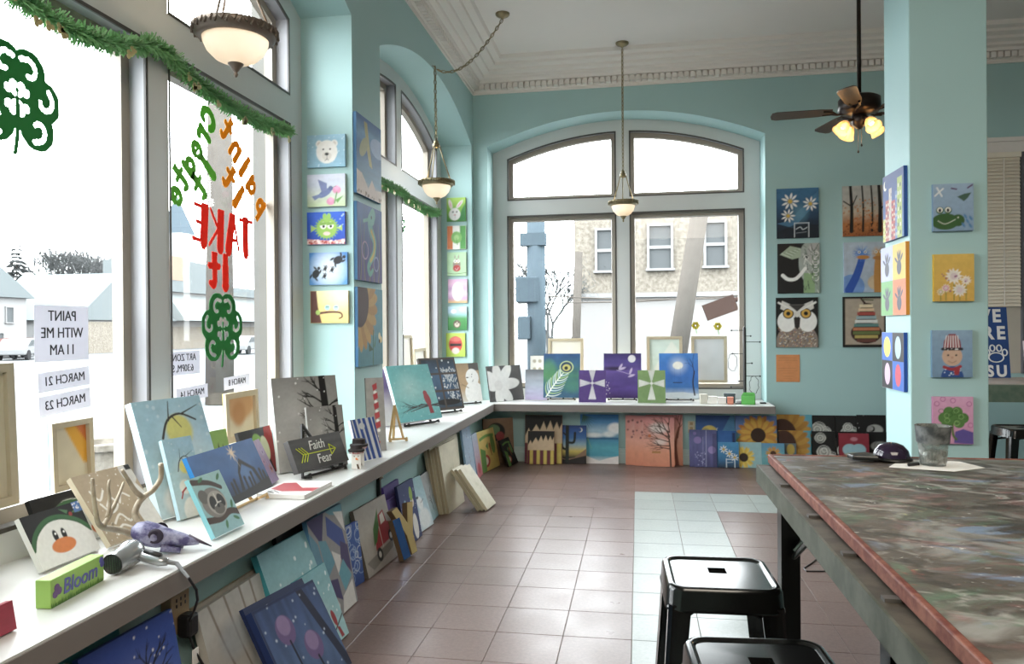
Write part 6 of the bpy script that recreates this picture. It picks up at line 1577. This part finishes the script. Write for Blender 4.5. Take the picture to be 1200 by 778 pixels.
B = MB(); B.prism([(-.03, -.006), (.018, -.008), (.03, .004), (.014, .014), (-.02, .006)], Matrix.Rotation(R(35), 4, 'Z'), .008)
o = B.build('paint_scraper', BLACK, bevel=.002); o.location = (.808, 2.405, 1.002); tag(o, 'small black scraper lying beside the plastic cup', 'scraper')
# glossy dark helmet at the far edge
hel = empty('dark_helmet', (.745, 2.49, 1.003), (0, 0, R(10)))
DOME = M('glossy_dark_plastic', '241a2c', .12, var=.4)
B = MB(); B.lathe([(.052, .0), (.053, .012), (.048, .03), (.034, .046), (.016, .053), (0, .055)], 24, c=(.03, 0, 0)); B.build('shell', DOME, hel, True)
B = MB(); B.lathe([(.052, 0), (.06, .002), (.06, .006), (.053, .01)], 24, c=(.03, 0, 0)); B.build('rim', BLACK, hel, True)
B = MB(); B.prism([(-.10, -.02), (-.03, -.045), (-.01, 0), (-.03, .045), (-.10, .02)], Matrix.Translation((0, 0, .004)), .014); B.build('peak', BLACK, hel, bevel=.004)
tag(hel, 'glossy black and purple domed helmet at the far edge of the table', 'helmet')

# ------------------------------------------------------------------ metal stools
STL = M('stool_black_enamel', '0d0e0e', .16, var=.3, scale=4)
def sq(s, r, n=6):
    pts = []
    for cx, cy, a0 in ((1, 1, 0), (-1, 1, 90), (-1, -1, 180), (1, -1, 270)):
        for k in range(n + 1):
            a = R(a0 + 90 * k / n); pts.append((cx * (s - r) + r * math.cos(a), cy * (s - r) + r * math.sin(a)))
    return pts
def stool(loc, rz, label, H=.70):
    root = empty('metal_stool', loc, (0, 0, R(rz)))
    b = MB(); rings = [(.118, .03, H - .006), (.132, .035, H - .006), (.138, .04, H - .001), (.145, .042, H), (.152, .045, H - .003), (.157, .046, H - .012), (.160, .046, H - .055), (.163, .046, H - .06), (.163, .046, H - .066), (.158, .044, H - .066)]
    n = len(sq(.1, .03))
    for s, r, z in rings: b.v += [(x, y, z) for x, y in sq(s, r)]
    for i in range(len(rings) - 1):
        for j in range(n): a = i * n + j; c = i * n + (j + 1) % n; b.f.append((a, c, c + n, a + n)); b.m.append(0)
    # seat pan with a real hand slot: fan between slot outline and inner ring
    sl = []
    for k in range(n):
        x, y = sq(.118, .03)[k]; sl.append((max(-.026, min(.026, x)), .03 + max(-.026, min(.026, y))))
    o = len(b.v); b.v += [(x, y, H - .007) for x, y in sl]; b.v += [(x, y, H - .03) for x, y in sl]
    for j in range(n):
        b.f.append((j, o + j, o + (j + 1) % n, (j + 1) % n)); b.m.append(0)
        b.f.append((o + j, o + n + j, o + n + (j + 1) % n, o + (j + 1) % n)); b.m.append(0)
    b.build('seat', STL, root, True).modifiers.new('edges', 'EDGE_SPLIT').split_angle = R(35)
    for sx in (-1, 1):
        for sy in (-1, 1):
            b = MB(); T = Vector((sx * .155, sy * .155, H - .05)); F = Vector((sx * .2, sy * .2, 0)); prof = []
            for p, w, dz in ((T, .062, 0), (T.lerp(F, .5), .05, 0), (F, .034, 0)):
                prof.append([(p.x - sx * w, p.y - sy * .002, p.z), (p.x - sx * .01, p.y, p.z), (p.x, p.y - sy * .01, p.z), (p.x - sx * .002, p.y - sy * w, p.z), (p.x - sx * .008, p.y - sy * w, p.z), (p.x - sx * .012, p.y - sy * .014, p.z), (p.x - sx * w, p.y - sy * .008, p.z)])
            for pr in prof: b.v += pr
            m7 = 7
            for i in range(2):
                for j in range(m7): a = i * m7 + j; c = i * m7 + (j + 1) % m7; b.f.append((a, c, c + m7, a + m7)); b.m.append(0)
            b.f.append(tuple(range(m7))); b.m.append(0); b.f.append(tuple(range(2 * m7, 3 * m7))); b.m.append(0)
            lg = b.build('leg', STL, root)
            b = MB(); b.box((F.x - sx * .02 - .016, F.y - sy * .02 - .016, 0), (F.x - sx * .02 + .016, F.y - sy * .02 + .016, .012)); b.build('foot_pad', M('rubber', '1c1c1c', .8), lg)
    for (x0, y0, x1, y1) in ((-.20, -.20, .20, -.20), (.20, -.20, .20, .20), (.20, .20, -.20, .20), (-.20, .20, -.20, -.20)):
        b = MB(); b.tube([(x0 * .87, y0 * .87, .26), (x1 * .87, y1 * .87, .26)], .011, 8); b.build('foot_rail', STL, root, True)
    for s in (-1, 1):
        b = MB(); b.tube([(-.15, -.15 * s, H - .11), (0, 0, H - .065), (.15, .15 * s, H - .11)], .007, 6); b.build('seat_brace', STL, root, True)
    return tag(root, label, 'stool', 'black metal stools')
stool((.228, 2.275, 0), 2, 'black metal stool beside the work table, fully in view')
stool((.262, 1.655, 0), 4, 'black metal stool nearest the camera, cut off by the frame')
stool((2.67, 5.80, 0), 0, 'black metal stool behind the column at the far table')
B = MB(); P = [(1.175, 5.02, .004), (1.13, 4.93, .004), (1.02, 4.72, .004), (.945, 4.60, .004), (.95, 4.55, .004), (1.04, 4.56, .004), (1.12, 4.60, .004), (1.19, 4.645, .004), (1.34, 4.45, .004), (1.9, 4.15, .004)]
B.tube(P, .004, 6); tag(B.build('floor_cable', BLACK), 'thin black cable curled on the floor behind the stool', 'cable')

# ------------------------------------------------------------------ things beyond the column
t2 = empty('far_table', (2.5, 5.95, 0))
def tq(o): o.matrix_parent_inverse = Matrix.Translation((-2.5, -5.95, 0)); return o
GRN = M('painted_green_edge', '4c5f52', .5, col2='5d6a5c', scale=16)
B = MB(); B.box((2.2, 5.95, .965), (3.9, 6.75, .99)); tq(B.build('table_top', M('far_top', '9a948c', .5, col2='b0a098', scale=12), t2))
B = MB(); B.box((2.2, 5.935, .86), (3.9, 5.95, .985)); tq(B.build('apron', GRN, t2))
for x in (2.25, 3.8):
    for y in (6.0, 6.68):
        B = MB(); B.box((x, y, 0), (x + .06, y + .06, .965)); tq(B.build('leg', BLACK, t2))
tag(t2, 'far table with a green painted apron behind the column', 'table')
# banner
ban = MB(); ban.box((-.30, 0, 0), (.30, .012, .575)); NAVY = M('banner_navy', '1c3f78', .7, var=.08)
bo = ban.build('felt_banner', NAVY); bo.location = (2.66, 6.62, .9925); bo.rotation_euler = (R(-7), 0, 0)
tag(bo, 'navy blue banner reading we are with a paw print on the far table', 'banner')
BW = M('banner_white', 'd8d8d8', .8)
for word, size, x0, z, step in (('WE', .145, .105, .50, .115), ('ARE', .145, .055, .36, .095), ('PURSU', .125, -.105, .05, .085)):
    for k, ch in enumerate(word):
        text_obj('letter', ch, size, BW, Matrix.Translation((x0 + k * step, -.002, z)) @ Matrix.Rotation(R(90), 4, 'X'), bo, bold=.005, sx=.9)
B = MB()
def blob(B, x, z, rx, rz): 
    n = 20; B.tube([(x + rx * math.cos(2 * math.pi * k / n), -.002, z + rz * math.sin(2 * math.pi * k / n)) for k in range(n + 1)], .0055, 5, cap=False)
blob(B, .20, .165, .055, .038)
for x, z in ((.135, .205), (.175, .24), (.225, .24), (.265, .205)): blob(B, x, z, .018, .025)
B.build('paw_print', BW, bo)
def a_pk(a): a.g('c8b4b8', 'd8c4c8').d(.4, .5, .4, 'a83a64', ry=.35).d(.6, .4, .2, 'd8a0b4').l([(.2, .2), (.8, .8)], .05, 'eae2e2')
canvas('pink and white flower canvas beside the navy banner', .36, .30, (3.20, 6.50, .992), -90, 8, a_pk)
# window with blinds on the back wall
w6 = empty('window_4', (3.7, 8, 1.5)); w6['kind'] = 'structure'
def tw6(o): o.matrix_parent_inverse = Matrix.Translation((-3.7, -8, -1.5)); return o
TRIM = M('window_trim_white', 'dedad6', .5)
B = MB(); B.box((3.1, 7.94, 3.09), (4.6, 7.999, 3.20)); B.box((3.05, 7.92, 3.19), (4.65, 7.999, 3.23)); tw6(B.build('head_trim', TRIM, w6))
B = MB(); B.box((3.66, 7.95, .95), (3.70, 7.999, 3.09)); tw6(B.build('mullion', M('mullion_dark', '5a5a60', .5), w6))
B = MB(); B.box((3.70, 7.955, .95), (3.74, 7.999, 3.09)); tw6(B.build('side_trim', TRIM, w6))
B = MB(); B.box((3.12, 7.99, .95), (3.66, 7.999, 3.09)); tw6(B.build('pane', M('night_pane', 'b8b2a6', .3), w6))
B = MB(); B.box((3.14, 7.945, 3.04), (3.655, 7.99, 3.09)); br = tw6(B.build('blind_head_rail', M('blind_cream', 'e2dacb', .6), w6))
sb = MB(); sb.box((-.255, -.021, -.001), (.255, .021, .001)); sm = sb.mesh('slat', M('blind_cream'))
for k in range(42):
    o = tw6(link('slat', sm, w6)); o.location = (3.395, 7.965, 3.03 - k * .0345); o.rotation_euler = (R(62), 0, 0)
B = MB(); B.tube([(3.50, 7.945, 3.04), (3.50, 7.945, 1.6)], .003, 5); tw6(B.build('tilt_cord', TRIM, w6))

# ------------------------------------------------------------------ things on the left sill
# lettered block
BG = M('block_green', '93b85c', .5, var=.06)
blk = MB(); blk.box((-.123, 0, 0), (.123, .045, .080)); bo = blk.build('lettered_block', BG, bevel=.002)
bo.location = (-1.66, 1.985, SZ); bo.rotation_euler = (0, 0, R(96))
bo.location = (-1.640, 1.972, SZ)
tag(bo, 'lime green wooden block lettered bloom at the front of the sill', 'block')
VIO = M('letter_violet', '5c5c9c', .6); 
text_obj('lettering', 'Bloom', .062, VIO, on_front(.008, .042), bo, bold=.0006, shear=.12, sx=.98)
B = MB()
for x, z in ((-.098, .052), (-.088, .04), (-.105, .035)): B.lathe([(0, 0), (.011, 0), (.011, .0015), (0, .0015)], 10, mat=Matrix.Translation((x, -.0005, z)) @ Matrix.Rotation(R(90), 4, 'X'))
B.build('painted_pansy', M('pansy_purple', '6a4c7c', .6), bo)
B = MB()
for x, z in ((.108, .066), (.112, .054)): B.lathe([(0, 0), (.010, 0), (.010, .0015), (0, .0015)], 10, mat=Matrix.Translation((x, -.0005, z)) @ Matrix.Rotation(R(90), 4, 'X'))
B.build('painted_pansy', M('letter_violet'), bo)
B = MB(); rr = random.Random(3)
for k in range(46):
    x = -.122 + .238 * k / 46; B.add([(x, -.001, 0), (x + .006, -.001, 0), (x + .003 + rr.uniform(-.004, .004), -.001, rr.uniform(.01, .022))], [(0, 1, 2)])
B.build('painted_grass', M('grass_dark', '4f7a34', .6), bo)
# hair dryer
hd = empty('hair_dryer', (-1.652, 2.172, SZ), (0, 0, 0)); SIL = M('dryer_silver', 'a9abad', .25, .7, var=.05); BLK2 = M('dryer_black', '1a1a1c', .4)
ax = Vector((-.01, .13, .012)).normalized()
Mz = Matrix.Translation((0, 0, .042)) @ ax.to_track_quat('Z', 'Y').to_matrix().to_4x4()
B = MB(); B.lathe([(.031, -.045), (.034, -.04), (.037, -.01), (.042, .03), (.043, .055), (.037, .075), (.022, .088), (0, .092)], 28, mat=Mz); B.build('barrel', SIL, hd, True)
B = MB(); B.lathe([(0, -.040), (.030, -.040), (.031, -.046), (.034, -.046)], 24, mat=Mz); gr = B.build('nozzle', BLK2, hd, True)
for k in range(-3, 4):
    B = MB(); w = math.sqrt(max(0, .028 ** 2 - (k * .008) ** 2)); B.tube([Mz @ Vector((k * .008, -w, -.044)), Mz @ Vector((k * .008, w, -.044))], .0012, 4); B.build('grille_bar', M('grille_green', '26402c', .4), gr)
hp = Mz @ Vector((0, 0, .055))
B = MB(); B.tube([hp + Vector((.02, 0, -.002)), hp + Vector((.06, -.008, -.012)), hp + Vector((.11, -.01, -.022)), hp + Vector((.135, -.005, -.024))], [.018, .017, .0165, .013], 14); B.build('handle', SIL, hd, True)
B = MB(); B.tube([hp + Vector((.055, -.006, .008)), hp + Vector((.115, -.010, -.004))], .009, 8); B.build('switch_panel', BLK2, hd, True)
tag(hd, 'silver hair dryer lying on the sill edge', 'hair dryer')
B = MB(); e0 = Vector(hd.location) + hp + Vector((.13, -.005, -.024))
B.tube([e0, e0 + Vector((.035, .005, -.006)), (-1.425, 2.19, .63)], [.009, .007, .005], 8); cb = B.build('dryer_cord', M('dryer_grey', '6a6a6c', .5))
B = MB(); B.tube([(-1.425, 2.19, .63), (-1.415, 2.215, .585), (-1.43, 2.245, .54), (-1.47, 2.29, .49), (-1.53, 2.36, .43), (-1.57, 2.41, .40)], .0045, 8); B.build('lower_cord', BLK2, cb)
tag(cb, 'grey and black cord dropping from the hair dryer to the outlet', 'cord')
B = MB(); B.box((-1.645, 2.36, .355), (-1.605, 2.47, .495)); ob = B.build('outlet_box', M('outlet_almond', 'a48c6c', .5), bevel=.004)
for z in (.475, .455):
    for y in (2.39, 2.415, 2.44):
        B = MB(); B.box((-1.6055, y, z - .006), (-1.603, y + .005, z + .006)); B.build('slot', BLACK, ob)
tag(ob, 'almond outlet box on the wall under the left sill', 'outlet')
B = MB(); B.box((-1.603, 2.385, .345), (-1.55, 2.445, .425)); pg = B.build('black_plug', BLK2, bevel=.012)
B = MB(); B.tube([(-1.57, 2.415, .345), (-1.555, 2.42, .29), (-1.535, 2.45, .22), (-1.53, 2.47, .12)], .005, 6); B.build('cord', BLK2, pg)
B = MB(); B.box((-1.552, 2.40, .245), (-1.548, 2.435, .30)); B.build('care_tag', WHITE, pg)
tag(pg, 'black safety plug hanging from the outlet box', 'plug')
# deer skull with antlers
SK = M('skull_violet', '9a9ab4', .6, col2='4a4570', scale=26, bump=1.0, bscale=45); AN = M('antler_bone', '8f8370', .55, col2='a89c88', scale=30)
sk = empty('painted_skull', (-1.70, 2.36, SZ))
base = Vector((-1.70, 2.36, SZ))
A0 = Vector((-1.735, 2.345, .712)); A1 = Vector((-1.545, 2.43, .690)); dirv = A1 - A0
side = dirv.cross(Vector((0, 0, 1))).normalized()
secs = [(-.02, .020, .018, .012), (.06, .045, .036, .010), (.2, .056, .046, .006), (.36, .054, .044, .0), (.5, .040, .036, -.004), (.62, .032, .030, -.006), (.78, .026, .024, -.010), (.92, .020, .016, -.014), (1.02, .010, .006, -.018)]
b = MB(); n = 16
for t, w, h, dz in secs:
    c = A0 + dirv * t + Vector((0, 0, dz)) - base
    for k in range(n):
        a = 2 * math.pi * k / n; b.v.append(tuple(c + side * (w * math.cos(a)) + Vector((0, 0, 1)) * (h * math.sin(a) * (1 if math.sin(a) > 0 else .85))))
for i in range(len(secs) - 1):
    for k in range(n): a = i * n + k; c = i * n + (k + 1) % n; b.f.append((a, c, c + n, a + n)); b.m.append(0)
b.f.append(tuple(range(n))); b.m.append(0); b.f.append(tuple(range((len(secs) - 1) * n, len(secs) * n))); b.m.append(0)
b.build('cranium', SK, sk, True)
for s in (-1, 1):
    c = A0 + dirv * .38 + side * s * .044 + Vector((0, 0, .012)) - base
    m = Matrix.Translation(c) @ (side * s).to_track_quat('Z', 'Y').to_matrix().to_4x4()
    B = MB(); B.lathe([(.026, .0), (.024, .008), (.017, .01), (.012, .004), (0, .002)], 16, mat=m); B.build('eye_socket', M('socket_dark', '332c3c', .7), sk, True)
    B = MB(); B.tube([A0 + dirv * .45 + side * s * .035 + Vector((0, 0, -.03)) - base, A0 + dirv * .75 + side * s * .028 + Vector((0, 0, -.04)) - base], [.014, .009], 8); B.build('jaw_ridge', SK, sk, True)
B = MB(); B.tube([A0 + dirv * .85 + Vector((0, 0, .002)) - base, A0 + dirv * 1.22 + Vector((0, 0, -.03)) - base], [.010, .002], 8); B.build('nasal_bone', M('nasal_dark', '4c4050', .6), sk, True)
def antler(paths, name):
    b = MB()
    for P, r0, r1 in paths:
        P = [Vector(p) - base for p in P]; k = len(P)
        # smooth
        Q = []
        for i in range(k - 1):
            p0, p1, p2, p3 = P[max(i - 1, 0)], P[i], P[i + 1], P[min(i + 2, k - 1)]
            for j in range(4):
                t = j / 4; Q.append(.5 * ((2 * p1) + (p2 - p0) * t + (2 * p0 - 5 * p1 + 4 * p2 - p3) * t * t + (3 * p1 - p0 - 3 * p2 + p3) * t ** 3))
        Q.append(P[-1]); m = len(Q)
        b.tube(Q, [r0 + (r1 - r0) * (i / (m - 1)) for i in range(m)], 9)
    b.build(name, AN, sk, True)
antler([([(-1.715, 2.39, .715), (-1.755, 2.383, .769), (-1.76, 2.402, .804), (-1.76, 2.435, .824), (-1.755, 2.483, .841), (-1.745, 2.513, .879), (-1.74, 2.508, .934)], .012, .009),
        ([(-1.76, 2.435, .824), (-1.765, 2.398, .856), (-1.77, 2.367, .902), (-1.77, 2.337, .941)], .010, .006)], 'antler')
antler([([(-1.735, 2.345, .715), (-1.75, 2.308, .738), (-1.75, 2.245, .763), (-1.74, 2.205, .777), (-1.735, 2.174, .802), (-1.73, 2.158, .839), (-1.735, 2.153, .906), (-1.745, 2.163, .948)], .012, .006),
        ([(-1.735, 2.197, .782), (-1.74, 2.234, .812), (-1.75, 2.288, .857), (-1.76, 2.332, .9)], .009, .004), ([(-1.74, 2.221, .804), (-1.745, 2.242, .847), (-1.75, 2.243, .904), (-1.755, 2.256, .924)], .007, .004), ([(-1.75, 2.261, .756), (-1.752, 2.262, .779)], .006, .003)], 'antler')
tag(sk, 'violet painted deer skull with pale antlers on the sill', 'skull')

# ------------------------------------------------------------------ small things on the back sill
for k, (x, y, w, d, h, c, lab) in enumerate(((.65, 7.83, .072, .06, .095, 'c8c4b8', 'white paint bottle box, leftmost of the row on the back sill'), (.738, 7.82, .082, .06, .075, 'dedad4', 'white small box, second in the row on the back sill'), (.828, 7.80, .078, .06, .068, 'd8d4d0', 'white small box, third in the row on the back sill'), (.908, 7.78, .058, .05, .072, 'c8806c', 'salmon small box, rightmost of the row on the back sill'), (.915, 7.90, .11, .06, .10, '3a4a50', 'dark teal box behind the salmon one on the back sill'))):
    root = empty('paint_box', (x, y, SZ), (0, 0, R(4 - k * 3)))
    B = MB(); B.box((-w / 2, -d / 2, 0), (w / 2, d / 2, h * .9)); B.build('carton', M('carton_%s' % c, c, .6), root, bevel=.003)
    B = MB(); B.box((-w / 2 - .002, -d / 2 - .002, h * .82), (w / 2 + .002, d / 2 + .002, h)); B.build('lid', M('carton_%s' % c), root, bevel=.002)
    tag(root, lab, 'box', 'small boxes on the back sill')
gb = empty('green_gift_box', (1.085, 7.80, SZ), (0, 0, R(-12))); GRB = M('gift_green', '5aa850', .5)
B = MB(); B.box((-.065, -.045, 0), (.065, .045, .085)); B.build('carton', GRB, gb, bevel=.003)
B = MB(); B.add([(-.065, -.045, .085), (.065, -.045, .085), (.05, -.06, .11), (-.05, -.06, .11), (-.065, .045, .085), (.065, .045, .085), (.05, .06, .112), (-.05, .06, .112)], [(0, 1, 2, 3), (4, 7, 6, 5)]); B.build('open_flap', GRB, gb)
tag(gb, 'bright green open box at the right end of the back sill', 'box')
js = empty('jewellery_stand', (1.075, 7.975, SZ)); 
B = MB(); B.lathe([(0, 0), (.09, 0), (.09, .008), (.02, .014), (.016, .03), (.016, .76), (.01, .775), (0, .78)], 18); B.build('post', BLACK, js, True)
for z, a, L in ((.74, 185, .13), (.62, -10, .15), (.68, 40, .09), (.40, 20, .08), (.27, -5, .15), (.16, 190, .14), (.22, 210, .07), (.50, 170, .12)):
    e = Vector((math.cos(R(a)) * L, math.sin(R(a)) * L, z)); B = MB(); B.tube([(0, 0, z), e], .0035, 6); B.lathe([(0, -.010), (.008, -.006), (.010, 0), (.008, .006), (0, .010)], 8, c=tuple(e)); B.build('peg', BLACK, js)
for z, a, L in ((.50, 170, .12), (.27, -5, .09)):
    c = Vector((math.cos(R(a)) * L, math.sin(R(a)) * L, z)); B = MB(); B.tube([c + Vector((.045 * math.sin(2 * math.pi * k / 20) + .006 * math.sin(k * 2.3), .01 * math.cos(k), -.09 + .09 * math.cos(2 * math.pi * k / 20))) for k in range(21)], .003, 5); B.build('necklace', M('necklace_dark', '4a4a48', .4, .5), js)
tag(js, 'black pegged jewellery stand with necklaces at the right of the back sill', 'stand')
for (x, y, lab) in ((.985, 7.79, 'flat black tool beside the salmon box on the back sill'), (1.235, 7.86, 'flat black tray at the right end of the back sill')):
    B = MB(); B.box((-.03, -.02, 0), (.03, .02, .014)); o = B.build('flat_tray', BLACK, bevel=.004); o.location = (x, y, SZ); tag(o, lab, 'tray')
# wall outlet plate under the back sill
B = MB(); B.box((.50, 7.944, .33), (.57, 7.951, .45)); op = B.build('outlet_plate', M('plate_almond', 'c0b49c', .5), bevel=.002)
for z in (.36, .41):
    B = MB(); B.box((.52, 7.943, z), (.55, 7.9445, z + .03)); B.build('socket', M('outlet_almond'), op)
tag(op, 'almond outlet plate on the wall under the back sill', 'outlet')
